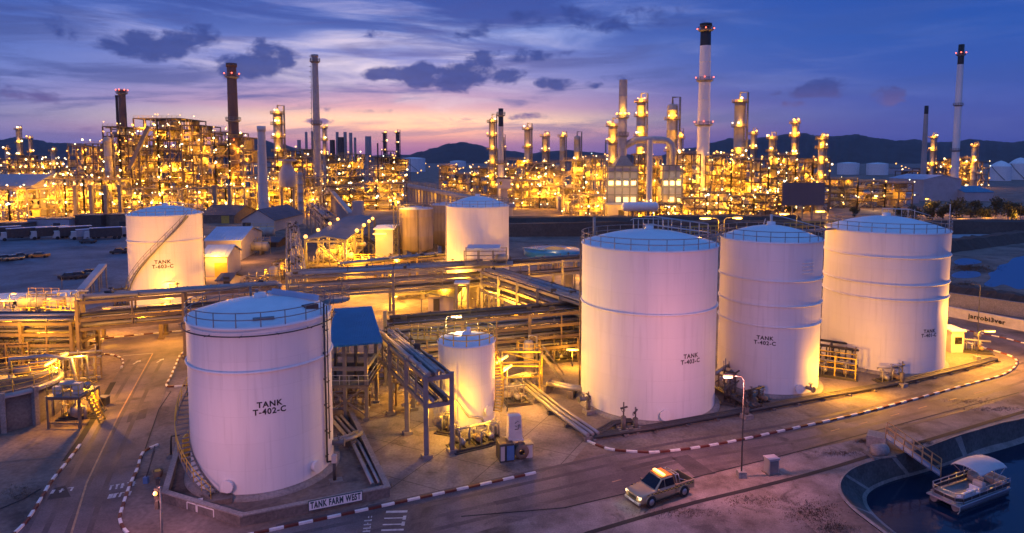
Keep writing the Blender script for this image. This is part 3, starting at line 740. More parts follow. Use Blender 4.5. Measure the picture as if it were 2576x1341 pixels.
downpipe(t, R, -1.5, .6, H + .5, .09, rust); 
b = MB(); b.tube((-R * .86, R * .45, H), (-R * .86, R * .45, H + 2.2), .16, 8); b.build('roof_vent', conc, t)
# C
t, R, H = tank('C', 'slimmer white TANK T-402-C with three raised bands, wedged between two wider tanks', 1936, 128.5, 997, 16.3, 1.35, (12.26, 9.63, 7.44), 24)
wrap_text(t, ('TANK', 'T-402-C'), R, -.05, 6.2, .56, .53)
b = MB()
for i in range(4): 
    z = 14.2 - i * .36
    b.path([on(R, .62 + .06 * j, z, .05) for j in range(6)], .04, 5)
b.build('step_rung', white, t)
manhole(t, R, .62, .95, .4); nozzle(t, R, .85, .9, .2, .9)
b = MB(); b.tube((0, .3, H + 1.2), (0, .3, H + 2.5), .14, 8); b.path([(0, .3, H + 2.4), (1.2, .8, H + 2.2), (R * .95, R * .35, H + 1.1)], .05, 5); b.path([(-.9, .3, H + .9), (-.6, .4, H + 2.0)], .05, 5); b.build('roof_vent', railw, t)
# D
t, R, H = tank('D', 'widest white TANK T-401-C with three raised bands beside the curved road', 2227, 158.5, 940, 16.45, 1.5, (13.65, 10.5, 8.77), 30)
wrap_text(t, ('TANK', 'T-401-C'), R, .79, 5.2, .56, .5)
manhole(t, R, .18, .9, .35); nozzle(t, R, -.7, 1.0, .2, 1.0)
b = MB(); b.path([(-.5, 1.0, H + 2.3), (2.5, 2.2, H + 2.2), (R * .7, R * .6, H + 1.4)], .045, 5); b.path([(-.5, 1.8, H + 2.3), (2.5, 3.0, H + 2.2)], .045, 5)
for k in range(6): b.tube((-.5 + k * .7, 1.0 + k * .28, H + .9), (-.5 + k * .7, 1.0 + k * .28, H + 2.3), .035, 5)
b.build('roof_walkway', railw, t)
b = MB(); b.tube(on(R, 1.45, H, -.3), on(R, 1.45, H + 3.2, -.3), .06, 6); b.build('roof_mast', railw, t)
# bridges between tank tops: things of their own, held by two tanks
for i, (k1, k2, lab) in enumerate((('B', 'C', 'yellow-railed footbridge joining the tops of TANK T-403-C and its slim neighbour'), ('C', 'D', 'yellow-railed footbridge joining the widest tank to the slimmer banded tank'))):
    (_, R1, H1, c1), (_, R2, H2, c2) = TK[k1], TK[k2]
    d = (c2 - c1).normalized(); off = Vector((-d.y, d.x, 0)) * 2.2
    p = c1 + d * (R1 * .93) + off + Vector((0, 0, H1 + .12)); q = c2 - d * (R2 * .93) + off + Vector((0, 0, H1 + .12))
    t = thing('footbridge', lab, 'footbridge', p, 0, 'tank top footbridges')
    b = MB(); b.beam(p, q, .9, .14); b.build('deck', steel, t, True)
    b = MB(); n = Vector((-d.y, d.x, 0)) * .45
    for s in (-1, 1):
        for h in (.5, 1.0): b.path([p + n * s + Vector((0, 0, h)), q + n * s + Vector((0, 0, h))], .035, 5)
        for k in range(5): a = p.lerp(q, k / 4) + n * s; b.tube(a, a + Vector((0, 0, 1.0)), .035, 5)
    b.build('guard_rail', yellow, t, True)
# E small
t, R, H = tank('E', 'small white tank lit orange, with yellow roof railing and curved stair', 1174, 71, 1082, 7.8, .35, (), 14, railm=yellow, group=None)
spiral_stair(t, R, 1.15, 1.2, 2.3, 6.0, .8, yellow, yellow)
manhole(t, R, .75, 1.6, .4); 
b = MB(); b.tube((.2, .2, H + .3), (.2, .2, H + 1.1), .2, 10); b.build('roof_vent', white, t)
b = MB(); b.beam((-R - .1, .6, H - .1), (-R - 2.6, 1.2, H - .1), 1.1, .1)
for s in (-.5, .5):
    for h in (.35, .7, 1.05): b.path([(-R - .1, .6 + s, H + h), (-R - 2.6, 1.2 + s, H + h)], .035, 5)
    for k in range(5): x = -R - .1 - 2.5 * k / 4; b.tube((x, .6 + s + .6 * k / 4, H - .1), (x, .6 + s + .6 * k / 4, H + 1.05), .035, 5)
b.build('landing', yellow, t)
b = MB(); b.path([on(R, -.62, 3.2, .9), on(R, -.3, 3.2, .9), on(R, .05, 1.6, .8), on(R, .4, 1.3, .8), on(R, .5, .5, .8)], .11, 8); b.tube(on(R, -.3, 1.0, .9), on(R, -.3, 4.6, .9), .05, 6); b.build('feed_pipe', pipe_m, t)
# F mid left
t, R, H = tank('F', 'white tank T-603-C with a stair climbing diagonally across its front', 419, 97, 800, 16.1, 1.3, (12.0,), 26)
wrap_text(t, ('TANK', 'T-603-C'), R, -.12, 8.9, .78, .72)
spiral_stair(t, R, -1.75, 1.6, .55, H - .2, .5, steel, steel)
downpipe(t, R, 1.25, .6, H, .07)
b = MB(); b.path([(.0, .5, H + 1.9), (1.8, .9, H + 1.7), (R * .93, R * .25, H + .9)], .05, 5); b.path([(.0, 1.2, H + 1.9), (R * .93, R * .35, H + .9)], .05, 5); 
for k in range(7): b.tube((k * .9, .7, H + 1.0 - k * .1), (k * .9, .7, H + 1.9 - k * .13), .04, 5)
b.build('roof_walkway', railw, t)
# G centre
t, R, H = tank('G', 'plain white tank with a blue cone roof behind the pipe bridge junction', 1202, 78, 760, 16.5, 1.7, (), 26, seams=False)
b = MB(); p = roofpt(R, H + .06, 1.7, -.4, .05); q = roofpt(R, H + .06, 1.7, -.15, .97); b.beam(p, q, .12, .12); b.build('roof_ladder', dark, t)
downpipe(t, R, -1.45, .5, H, .06, railw)
# concrete silos on legs
def silo(label, cx, half, v0, zt, zb, cat='silo'):
    f = G(cx, v0); a = math.atan((cx - CX) / F); R = half * f.y * math.cos(a) / F
    t = thing('silo', label, cat, (f.x, f.y, 0), math.atan2(-f.x, f.y), 'stained concrete silos')
    b = MB(); b.lathe([(R * .5, zb - .8), (R, zb), (R, zb + (zt - zb) * .33), (R + .03, zb + (zt - zb) * .33 + .1), (R, zb + (zt - zb) * .33 + .2), (R, zb + (zt - zb) * .8), (R + .03, zb + (zt - zb) * .81), (R, zb + (zt - zb) * .82), (R, zt)], 40); b.build('shell', conc_tank, t)
    b = MB(); b.lathe([(R + .05, zt), (R + .05, zt + .15), (.01, zt + .7)], 32); b.build('roof', roofb, t)
    for k in range(6):
        b = MB(); a = PI * 2 * k / 6 + .2; p = on(R * .9, a, 0); b.box((p.x, p.y, zb / 2), (.9, .9, zb), 0); b.build('leg', conc_d, t)
    b = MB(); rail_ring(b, R, zt + .1, 1.1, 16, .05); b.build('guard_rail', steel, t)
    b = MB(); b.tube(on(R, .1, zb - 3, .2), on(R, .1, zt, .2), .12, 6); b.build('riser_pipe', dark, t)
    return t
silo('rust-streaked round silo on concrete legs, fully in view beside the blue-roofed tank', 1048, 43, 665, 13.2, 3.9)
silo('rust-streaked silo half hidden behind the plain blue-roofed tank', 1122, 38, 648, 13.4, 3.9)
# far tanks
for lab, cx, half, v0, vt in (
    ('large pale tank with a spiral stair line, behind the long lit building', 1040, 30, 433, 399),
    ('pale tank partly hidden by the large tank with a stair line', 995, 24, 431, 402),
    ('white drum tank near the hills, the one closer to the dark screen wall', 2134, 28, 440, 411),
    ('white drum tank near the hills with a bright lamp at its foot', 2207, 28, 441, 412),
    ('domed white tank with a curved stair on its flank by the far channel', 2517, 28, 456, 419),
    ('domed white tank cut by the picture edge behind the tank with a curved stair', 2566, 30, 453, 412),
    ('low pale tank far off between two lit towers on the skyline', 1152, 20, 420, 406)):
    f = G(cx, v0); Hh = (v0 - vt) / F * f.y
    t, R, H = tank('far', lab, cx, half, v0, Hh, half / F * f.y * (.5 if 'domed' in lab else .1), (), 8, False, rails=False, seams=False, group='far white tanks')
    if 'stair' in lab:
        b = MB(); b.path([on(R, -.9 + 1.3 * i / 12, H - H * i / 13, .3) for i in range(13)], .45, 5); b.build('stairway', steel, t)
# ---------------------------------------------------------------- pipe racks
def rack(label, p0, p1, zs, width, span, npipes, seed=0, fm=None, foot=0.0, sub=2, group='pipe racks', brace=True, pm=None, skip_first=False, lastpost=True, sticks=True):
    r = random.Random(seed); p0 = Vector((p0[0], p0[1], 0)); p1 = Vector((p1[0], p1[1], 0))
    d = p1 - p0; Ln = d.length; t = d.normalized(); n = Vector((-t.y, t.x, 0)) * width / 2
    root = thing('pipe_rack', label, 'pipe rack', p0, 0, group)
    b = MB(); k = max(1, round(Ln / span)); zt = max(zs); zl = min(zs)
    for i in range(k + 1):
        c = p0 + t * (Ln * i / k)
        for s in (-1, 1):
            if (i == 0 and skip_first): continue
            b.beam(c + n * s + Vector((0, 0, foot)), c + n * s + Vector((0, 0, zt + .1)), .38)
            b.box((c.x + n.x * s, c.y + n.y * s, foot + .15), (.8, .8, .3), math.atan2(t.y, t.x))
        for z in zs: b.beam(c - n * 1.1 + Vector((0, 0, z - .2)), c + n * 1.1 + Vector((0, 0, z - .2)), .26, .34)
    for z in zs:
        for s in (-1, 1): b.beam(p0 + n * s + Vector((0, 0, z - .2)), p1 + n * s + Vector((0, 0, z - .2)), .22, .36)
    m = k * sub
    for i in range(m + 1):
        c = p0 + t * (Ln * i / m)
        for s in (-1, 1):
            if len(zs) > 1: b.beam(c + n * s + Vector((0, 0, zl)), c + n * s + Vector((0, 0, zt)), .16)
    b.build('frame', fm or greysteel, root, True)
    for z in zs:
        for i in range(npipes):
            o = n * ((i + .5) / npipes * 2 - 1) * .9; rr = r.choice((.09, .13, .17, .22, .28)) * min(1, width / 3.2)
            e0, e1 = r.uniform(-.4, .8), r.uniform(-.4, .8)
            a = p0 + t * e0 + o + Vector((0, 0, z + rr)); e = p1 - t * e1 + o + Vector((0, 0, z + rr))
            b = MB(); b.tube(a, e, rr, 8)
            for q in range(int(Ln / 7)):
                x = a.lerp(e, r.random()); b.tube(x - t * .08, x + t * .08, rr * 1.5, 8)
            b.build('pipe', r.choice((pm or pipe_m, pipe_m, pipe_d, greysteel)), root, True)
    if sticks:
        b = MB()
        for q in range(int(Ln / 4)):
            c = p0 + t * r.uniform(0, Ln) + n * r.uniform(-.8, .8); z = zt
            x = r.random()
            if x < .5: b.box((c.x, c.y, z + .35), (r.uniform(.3, .9), r.uniform(.3, .6), .5))
            else: b.tube(c + Vector((0, 0, z)), c + Vector((0, 0, z + r.uniform(.5, 1.3))), .06, 6); b.lathe([(.25, 0), (.28, .05), (.25, .1)], 10, (c.x, c.y, z + .8))
        b.build('valve_gear', dark, root, True)
    return root
def XY(u, v, z): p = G(u, v, z); return (p.x, p.y)
rack('long elevated pipe bridge with blue-lit top crossing the middle of the site', XY(722, 692, 7.4), XY(1222, 664, 7.4), (7.4, 5.6, 4.4), 3.6, 16, 8, 1)
rack('pipe bridge continuing behind the wide tank from the raised junction platform', XY(1232, 664, 7.35), XY(1560, 641, 7.35), (7.35, 5.2), 3.4, 14, 6, 2)
rack('diagonal pipe rack running from the junction down towards the wide tank', XY(1238, 680, 7.2), XY(1505, 762, 7.2), (7.2, 5.8, 4.3), 3.8, 5.2, 9, 3, sub=1)
rack('low pipe rack in three tiers passing just behind the small orange-lit tank', XY(975, 813, 6.3), XY(1475, 771, 6.3), (6.3, 4.9, 3.5, 2.2), 3.4, 9, 6, 4, fm=rust)
rack('foreground pipe rack on tall legs ending in an open portal by the small tank', XY(972, 832, 6.9), XY(1104, 944, 6.9), (6.9, 4.6), 2.3, 4.6, 6, 5, fm=greysteel)
rack('left pipe bridge passing over the side road junction behind TANK T-402-C', XY(200, 752, 8.2), XY(700, 716, 8.2), (8.2, 6.1, 5.0), 3.2, 11.5, 7, 6, fm=rust)
rack('low pipe rack stack at the left edge, glowing yellow above the round basin', XY(-160, 800, 5.6), XY(212, 798, 5.6), (5.6, 4.3, 3.0, 1.8), 5, 6.5, 8, 7, fm=rust)
rack('short pipe rack climbing away from the roofed loading shed', XY(745, 683, 6.2), XY(735, 560, 6.2), (6.2, 3.6), 3, 15, 6, 8)
rack('thin pipe rack running from the tall stack base to the loading shed roof', XY(826, 546, 8.8), XY(786, 512, 8.8), (8.8, 6.8), 4, 18, 7, 9)
# ---------------------------------------------------------------- lit process units
DECK = mat('deck_grating', (.20, .17, .14), .8, var=.4)
CLAD = mat('vessel_lagging', (.46, .42, .36), .5, .1, var=.3, scale=.4)
FRM = mat('process_steel', (.13, .095, .07), .7, .1, var=.4, scale=.4)
FRM2 = mat('pale_process_steel', (.30, .25, .19), .6, .1, var=.4, scale=.4)
def unit(name, label, cat, x0, x1, y, dep, hs, seed, bay=6.0, lev=5.0, nl=40, lights=8, power=2600, fm=None, lampr=.5, dens=1.0, ndeck=True, lcol=AMB, group='lit process units', lm=None, cols=None, vess=True, back=.62):
    r = random.Random(seed); fm = fm or FRM; nb = len(hs); bw = (x1 - x0) / nb
    root = thing(name, label, cat, ((x0 + x1) / 2, y, 0), 0, group)
    b = MB(); ny = max(1, round(dep / 9)); w = .5
    sub = max(1, round(bw / (bay * .78))); sw = bw / sub
    for i, h in enumerate(hs):
        xs = [x0 + i * bw + k * sw for k in range(sub + 1)]
        nlv = max(1, round(h / lev * 1.12))
        for j in range(ny + 1):
            yy = y + dep * j / ny
            for x in xs:
                b.beam((x, yy, 0), (x, yy, h), w if j == 0 else .4)
            for q in range(1, nlv + 1): b.beam((xs[0], yy, h * q / nlv), (xs[-1], yy, h * q / nlv), .3, .45)
        for x in xs:
            for q in range(1, nlv + 1): b.beam((x, y, h * q / nlv), (x, y + dep, h * q / nlv), .3, .4)
        for k in range(sub):
            for q in range(nlv):
                if r.random() < .42:
                    a, c = (xs[k], xs[k + 1]) if r.random() < .5 else (xs[k + 1], xs[k])
                    b.beam((a, y, h * q / nlv), (c, y, h * (q + 1) / nlv), .22)
    b.build('frame', fm, root, True)
    rail = MB()
    for i, h in enumerate(hs):
        nlv = max(1, round(h / lev * 1.12)); a, c = x0 + i * bw, x0 + (i + 1) * bw
        if ndeck:
            for q in range(1, nlv + 1):
                if r.random() < .8 or q == nlv:
                    b = MB(); z = h * q / nlv + .05; s0 = r.choice((0, 0, .3)); s1 = r.choice((1, 1, .7)); y0 = y + dep * r.choice((.05, .05, .3))
                    b.box(((a + c) / 2 + (s0 + s1 - 1) * bw / 2, (y0 + y + dep) / 2, z), (bw * (s1 - s0) - .1, y + dep - y0, .14)); b.build('deck', DECK, root, True)
        for q in range(1, nlv + 1):
            z = h * q / nlv
            if r.random() < .75 or q == nlv:
                for hh in (.6, 1.15): rail.beam((a, y - .1, z + hh), (c, y - .1, z + hh), .1)
                x = a
                while x < c: rail.beam((x, y - .1, z), (x, y - .1, z + 1.15), .1); x += 2.2
    rail.build('guard_rail', yellow, root, True)
    pw = MB()
    for i, h in enumerate(hs):
        nlv = max(1, round(h / lev * 1.12)); a = x0 + i * bw
        for q in range(nlv):
            zb = h * q / nlv; zh = h / nlv
            for k in range(sub):
                xa = a + k * sw
                for _ in range(int(round(r.uniform(2.5, 6.0) * dens))):
                    yy = y + r.uniform(.3, dep * .6); x = r.random(); rr = r.choice((.1, .13, .18, .25, .36))
                    if x < .4: pw.tube((xa + r.uniform(.3, sw - .3), yy, zb), (xa + r.uniform(.3, sw - .3) * 1, yy, zb + zh), rr, 6)
                    elif x < .8:
                        z = zb + r.uniform(.5, zh - .4); pw.tube((xa + r.uniform(-.3, .4), yy, z), (xa + sw * r.uniform(.6, 1.05), yy, z), rr, 6)
                    else:
                        z = zb + r.uniform(.5, zh * .5); xm = xa + r.uniform(.2, .8) * sw
                        pw.path([(xa, yy, z), (xm, yy, z), (xm, yy, zb + zh)], rr, 6)
                if vess and r.random() < .42 * dens:
                    v = MB(); xm = xa + sw / 2; yy = y + r.uniform(.25, .6) * dep
                    if r.random() < .5:
                        rr = r.uniform(.6, min(1.4, zh * .33)); v.drum((xm, yy, zb + rr + .5), rr, sw * r.uniform(.5, .8), 0, 12)
                    else:
                        rr = r.uniform(.6, min(1.5, sw * .3)); v.lathe([(rr * .4, zb + .3), (rr, zb + .8), (rr, zb + zh * .75), (rr * .5, zb + zh * .85), (.01, zb + zh * .88)], 14, (xm, yy, 0))
                    v.build('vessel', r.choice((CLAD, CLAD, greysteel)), root, True)
                if r.random() < .3 * dens:
                    pw.box((xa + sw * r.uniform(.3, .7), y + r.uniform(.5, dep * .5), zb + .9), (r.uniform(.6, sw * .5), 1.2, r.uniform(.8, 1.8)))
    pw.build('pipework', CLAD, root, True)
    for i, h in enumerate(hs):
        nlv = max(1, round(h / lev * 1.12)); a, c = x0 + i * bw, x0 + (i + 1) * bw; cm = r.choice((CLAD, DECK, FRM2, FRM2))
        for q in range(nlv):
            for k in range(sub):
                if r.random() < back:
                    yy = y + dep * r.choice((.45, .6, .75)); z0, z1 = h * q / nlv + .3, h * (q + 1) / nlv - .3
                    cl = MB(); cl.box((a + (k + .5) * sw, yy, (z0 + z1) / 2), (sw - .3, .3, z1 - z0)); cl.build('cladding_panel', cm, root, True)
    pts = []
    for q in range(min(100, int(nl * 1.25))):
        i = r.randrange(nb); h = hs[i]; nlv = max(1, round(h / lev * 1.12)); lv = r.randrange(nlv + 1)
        x = x0 + i * bw + r.choice(range(sub + 1)) * sw + r.uniform(-.8, .8); z = h * lv / nlv + r.uniform(1.6, 3.0)
        if lv == nlv: z = h + r.uniform(.9, 2.2)
        yy = y - r.uniform(.2, 1.0) if r.random() < .7 else y + r.uniform(1, dep * .5)
        lamp(root, (x, yy, z), lampr * r.choice((.32, .4, .5, .6, .85)), lm or r.choice((bulb, bulb, bulb, bulb, bulbw, bulbw, bulbw, bulbc) if r.random() < .6 else (bulb, bulbw)), world=True)
        pts.append((x, yy, z))
    lights = int(lights * 1.5)
    for q in range(lights):
        i = int((q + r.random()) / lights * nb) % nb; h = hs[i]
        x = x0 + (q + r.uniform(.2, .8)) / lights * (x1 - x0); z = h * r.uniform(.12, .95)
        light((x, y + r.choice((-1.6, .32 * dep, .22 * dep, .28 * dep, .18 * dep)), max(z, 1.5)), power * .42 * r.uniform(.6, 1.4), lcol, .3)
    return root
def X(u, y): return Dp(u, HZ, y).x
# ---------------------------------------------------------------- columns and stacks
def column(label, u, vt, y, half, plats=(), lm=True, m=None, name='distillation_column', cat='column', group='lit columns', base_v=None, cap=True, rr=.5, lad=True, power=0, vb=0.0, seed=None, dense=2):
    p = Dp(u, vt, y); R = half / F * y; H = p.z; r = random.Random(seed or int(u * 3 + vt))
    t = thing(name, label, cat, (p.x, y, 0), math.atan2(-p.x, y), group)
    b = MB(); k = 5; prof = [(R * 1.05, vb)]
    for i in range(k):
        z = vb + (H - vb) * (i + 1) / (k + .3); prof += [(R, z - .1), (R * 1.03, z - .05), (R * 1.03, z + .05), (R, z + .1)]
    prof += [(R, H - R * .4), (R * .8, H - R * .1), (R * .3, H + .1), (.01, H + .15)]
    b.lathe(prof, 20); b.build('shell', m or CLAD, t)
    top = MB(); top.path([(0, 0, H), (0, 0, H + R * 1.3), (R * 1.4, 0, H + R * 1.3), (R * 1.4, -.2, H * .4)], R * .22, 6); top.build('overhead_pipe', greysteel, t)
    for q in plats:
        z = H * q
        b = MB(); b.lathe([(R, z), (R + 1.3, z), (R + 1.3, z + .2), (R, z + .2)], 20, a0=-2.4, a1=2.4); pl = b.build('platform', FRM, t)
        b = MB(); rail_ring(b, R + 1.25, z + .2, 1.2, 8, .09, -2.4, 2.4); b.build('guard_rail', yellow, pl)
        for _ in range(dense):
            a = r.uniform(-1.3, 1.3); lamp(t, (math.sin(a) * (R + 1.0), -math.cos(a) * (R + 1.0), z + 2.0), rr * r.choice((.55, .7, .9)), bulb if r.random() < .6 else bulbw)
        if power:
            light(Vector((p.x, y, z + 1.6)) + Vector((-p.x, -y, 0)).normalized() * (R + 1.2), power, AMB, .3)
    if lad:
        b = MB(); a = .9
        for s in (-.35, .35): b.tube((math.sin(a) * (R + .4) + s, -math.cos(a) * (R + .4), H * .1), (math.sin(a) * (R + .4) + s, -math.cos(a) * (R + .4), H), .09, 5)
        z = H * .1
        while z < H: b.beam((math.sin(a) * (R + .4) - .35, -math.cos(a) * (R + .4), z), (math.sin(a) * (R + .4) + .35, -math.cos(a) * (R + .4), z), .08); z += 1.2
        b.build('ladder', FRM, t)
    return t
def stack(label, u, vt, y, rt, rb, m, bands=(), rings=(), red=(), dz0=0.0, top=None, lads=False, ub=None, cat='chimney stack', name='chimney', lit=(), group=None):
    """rt, rb: half widths in pixels at top and foot; bands: part of height painted black from the top"""
    p = Dp(u, vt, y); H = p.z; k = y / F; RT, RB = rt * k, rb * k
    t = thing(name, label, cat, (p.x, y, 0), math.atan2(-p.x, y), group)
    b = MB(); prof = []
    for i in range(25):
        z = dz0 + (H - dz0) * i / 24; prof.append((RB + (RT - RB) * i / 24, z))
    hb = H * (1 - bands[0]) if bands else H
    lo = [q for q in prof if q[1] < hb - .3] + [(RB + (RT - RB) * (hb - dz0) / (H - dz0), hb)]
    b.lathe(lo, 28)
    if not bands: b.lathe([(RT, H), (RT * .8, H), (RT * .8, H - 3)], 28)
    b.build('shaft', m, t)
    if bands:
        b = MB(); b.lathe([(RB + (RT - RB) * (hb - dz0) / (H - dz0) + .01, hb), (RT, H), (RT * .8, H), (RT * .8, H - 3)], 28); b.build('painted_top', black, t)
    if top: b = MB(); b.lathe([(RT, H - top), (RT * 1.18, H - top), (RT * 1.18, H + .1), (RT * .85, H + .1)], 28); b.build('rim', m if not bands else black, t)
    for q in rings:
        z = H * q; R = RB + (RT - RB) * q; wd = max(.9, R * .45)
        b = MB(); b.lathe([(R, z - .6), (R + wd, z), (R + wd, z + .3), (R, z + .3)], 24); pl = b.build('platform', greysteel, t)
        b = MB(); rail_ring(b, R + wd, z + .3, 1.3, 12, .1); b.build('guard_rail', greysteel, pl)
    for q, n in red:
        z = H * q + 1.6; R = RB + (RT - RB) * q + max(.9, RB * .45)
        for i in range(n):
            a = -1.35 + 2.7 * i / max(1, n - 1) if n > 1 else 0
            lamp(t, (R * math.sin(a), -R * math.cos(a), z), max(.3, .45 * k * 3.4), bulbr, 'beacon')
    for q, n in lit:
        z = H * q + 1.8; R = RB + (RT - RB) * q + max(.9, RB * .45)
        for i in range(n):
            a = -1.2 + 2.4 * i / max(1, n - 1); lamp(t, (R * math.sin(a), -R * math.cos(a), z), .55, bulb)
        light(Vector((p.x, y, z + .5)) + Vector((-p.x, -y, 0)).normalized() * (R + 1), 1500, AMB, .3)
    b = MB()
    for q in (.2, .4, .6, .8):
        z = dz0 + (H - dz0) * q; R = RB + (RT - RB) * q; b.lathe([(R, z), (R + .12, z + .05), (R + .12, z + .4), (R, z + .45)], 28)
    b.build('band', m, t)
    if lads:
        b = MB()
        for s in (-.5, .5): b.tube((-RB - .4 + (RB - RT) * 0, s, H * .3), (-RT - .4, s, H), .12, 5)
        z = H * .3
        while z < H:
            b.beam((-RB - .4 + (RB - RT) * (z / H), -.5, z), (-RB - .4 + (RB - RT) * (z / H), .5, z), .12); b.box((-RB - .8 + (RB - RT) * z / H, 0, z), (.9, 1.2, .12)); z += 2.4
        b.build('ladder', steel, t)
    return t
# ---------------------------------------------------------------- the refinery, back to front
rf = random.Random(99)
# left complex
Y = 292
def hz(v, y): return Dp(CX, v, y).z
unit('boiler_house', 'tallest lit steel tower block of the left complex with lamps along its roof', 'process unit', X(340, Y), X(458, Y), Y, 24, [hz(298, Y)] * 2, 11, 6, 5.2, 62, 16, 3000)
unit('boiler_house', 'lit steel bay tower with a cream silo, beside the paired brown chimneys', 'process unit', X(255, Y), X(338, Y), Y + 2, 22, [hz(318, Y), hz(340, Y)], 12, 5, 5, 36, 9, 2800)
unit('boiler_house', 'stepped lit steel block between the tallest tower block and the big brown chimney', 'process unit', X(459, Y), X(505, Y), Y + 1, 20, [hz(315, Y)], 13, 4.5, 5, 16, 4, 2800)
unit('boiler_house', 'wide lit steel block with heavy concrete columns under the big brown chimney', 'process unit', X(506, Y), X(612, Y), Y, 22, [hz(335, Y), hz(332, Y), hz(345, Y)], 14, 6.5, 6, 48, 12, 2600, fm=rust)
unit('boiler_house', 'lower brown lit block at the far side of the cream silo bay', 'process unit', X(172, 305), X(256, 305), 305, 20, [hz(368, 305), hz(362, 305)], 15, 6, 5, 24, 6, 2000, fm=rust)
unit('turbine_hall', 'long low lit frame in front of the brown block, with columns along the ground', 'process unit', X(112, 275), X(300, 275), 275, 14, [hz(452, 275)] * 4, 16, 6, 5, 55, 15, 2600, fm=FRM2)
unit('turbine_hall', 'low lit frame at the foot of the tallest tower block', 'process unit', X(301, 268), X(455, 268), 268, 12, [hz(476, 268), hz(492, 268), hz(476, 268)], 17, 6, 5, 38, 10, 2400, fm=FRM2)
unit('turbine_hall', 'low lit frame in front of the wide block beneath the big brown chimney', 'process unit', X(470, 270), X(612, 270), 270, 12, [hz(474, 270)] * 3, 18, 6.5, 5, 26, 9, 2400, fm=FRM2)
unit('tank_yard_unit', 'lit frame under the grey hall roof at the very edge, behind the truck park', 'process unit', X(-30, 262), X(62, 262), 262, 12, [hz(478, 262)] * 2, 19, 6, 5, 24, 7, 2600, fm=FRM2)
unit('pipe_bridge', 'thin lit pipe bridge linking far left towers in front of the hill', 'process unit', X(-10, 420), X(170, 420), 420, 10, [hz(428, 420)] * 3, 20, 8, 5, 42, 4, 3200, lampr=.7)
# cream silo and sloping conveyor
t = column('cream vertical silo standing in the bay tower beside the brown chimneys', 270, 345, 289, 9, (), m=CLAD, name='silo', cat='silo', group=None, lad=False)
t = thing('conveyor', 'sloping enclosed conveyor rising to the tallest tower block', 'conveyor', (X(330, 288), 288, 0))
b = MB(); b.beam((X(325, 288), 288, hz(425, 288)), (X(378, 288), 288, hz(318, 288)), 1.3, 1.6); b.build('gallery', FRM2, t, True)
b = MB(); b.beam((X(330, 288), 288, 0), (X(330, 288), 288, hz(420, 288)), .8); b.beam((X(350, 288), 288, 0), (X(350, 288), 288, hz(378, 288)), .8); b.build('leg', FRM, t, True)
# concrete legs in front of the left frame
for i, u in enumerate((185, 225, 262, 298, 538, 575)):
    o = MB(); y = 266; x = X(u, y); o.box((0, 0, hz(470, y) / 2), (1.3, 1.3, hz(470, y))); o.box((0, 0, hz(470, y) + .3), (2.0, 1.8, .6)); oo = o.build('concrete_pillar', FRM2); oo.location = (x, y, 0)
    tag(oo, 'tall pale concrete pillar carrying the lit frame, %s' % ('farthest from the tallest tower block', 'second from the grey hall', 'third along from the grey hall', 'closest to the cream silo', 'first of the pair under the wide block', 'second of the pair under the wide block')[i], 'pillar', 'concrete pillars of the left complex')
# chimneys
stack('short brown chimney with a red-lit rim beside a thin dark pipe stack', 306, 226, 310, 8, 10.5, brick, rings=(.97,), red=((.97, 4),), top=1.2)
stack('thin dark pipe stack right next to the short brown chimney', 293, 240, 312, 3, 3.5, dark, top=1)
stack('big brown chimney with red beacons rising above the left complex', 582, 160, 300, 11, 14, brick, rings=(.91, .62), red=((.91, 3), (.47, 1)), top=1.5)
stack('slender tall steel stack with side ladder standing in the sunset glow', 792, 138, 310, 7, 10.5, stacksteel, rings=(.955, .56), top=1.0, lads=True, red=())
stack('thick plain pale chimney at the end of the left complex', 657, 318, 262, 9, 13.5, stackw, top=2.0)
stack('stubby pale concrete chimney in the middle distance', 926, 343, 700, 7.5, 9, stackc)
stack('thin pale stack with black top above a grey cabin', 1260, 273, 330, 6, 8, stackw, bands=(.18,), rings=(.93, .45), lit=((.2, 2),))
stack('tallest white chimney with black top and three tiers of red beacons', 1776, 60, 308, 12.5, 17, stackp, bands=(.115,), rings=(.965, .70, .465), red=((.955, 3), (.70, 3), (.465, 3)), top=1.2)
stack('thin grey chimney with dark top near the teal-roofed hall', 2331, 266, 420, 4.5, 7, stackc, bands=(.09,))
t = stack('slender white flare stack with black top and red beacon far away by the hills', 2419, 112, 440, 6.5, 9, stackp, bands=(.13,), rings=(.93, .60, .3), red=((.93, 3),))
stack('small far chimney between lit towers on the skyline', 1524, 352, 900, 2, 2.5, stackc)
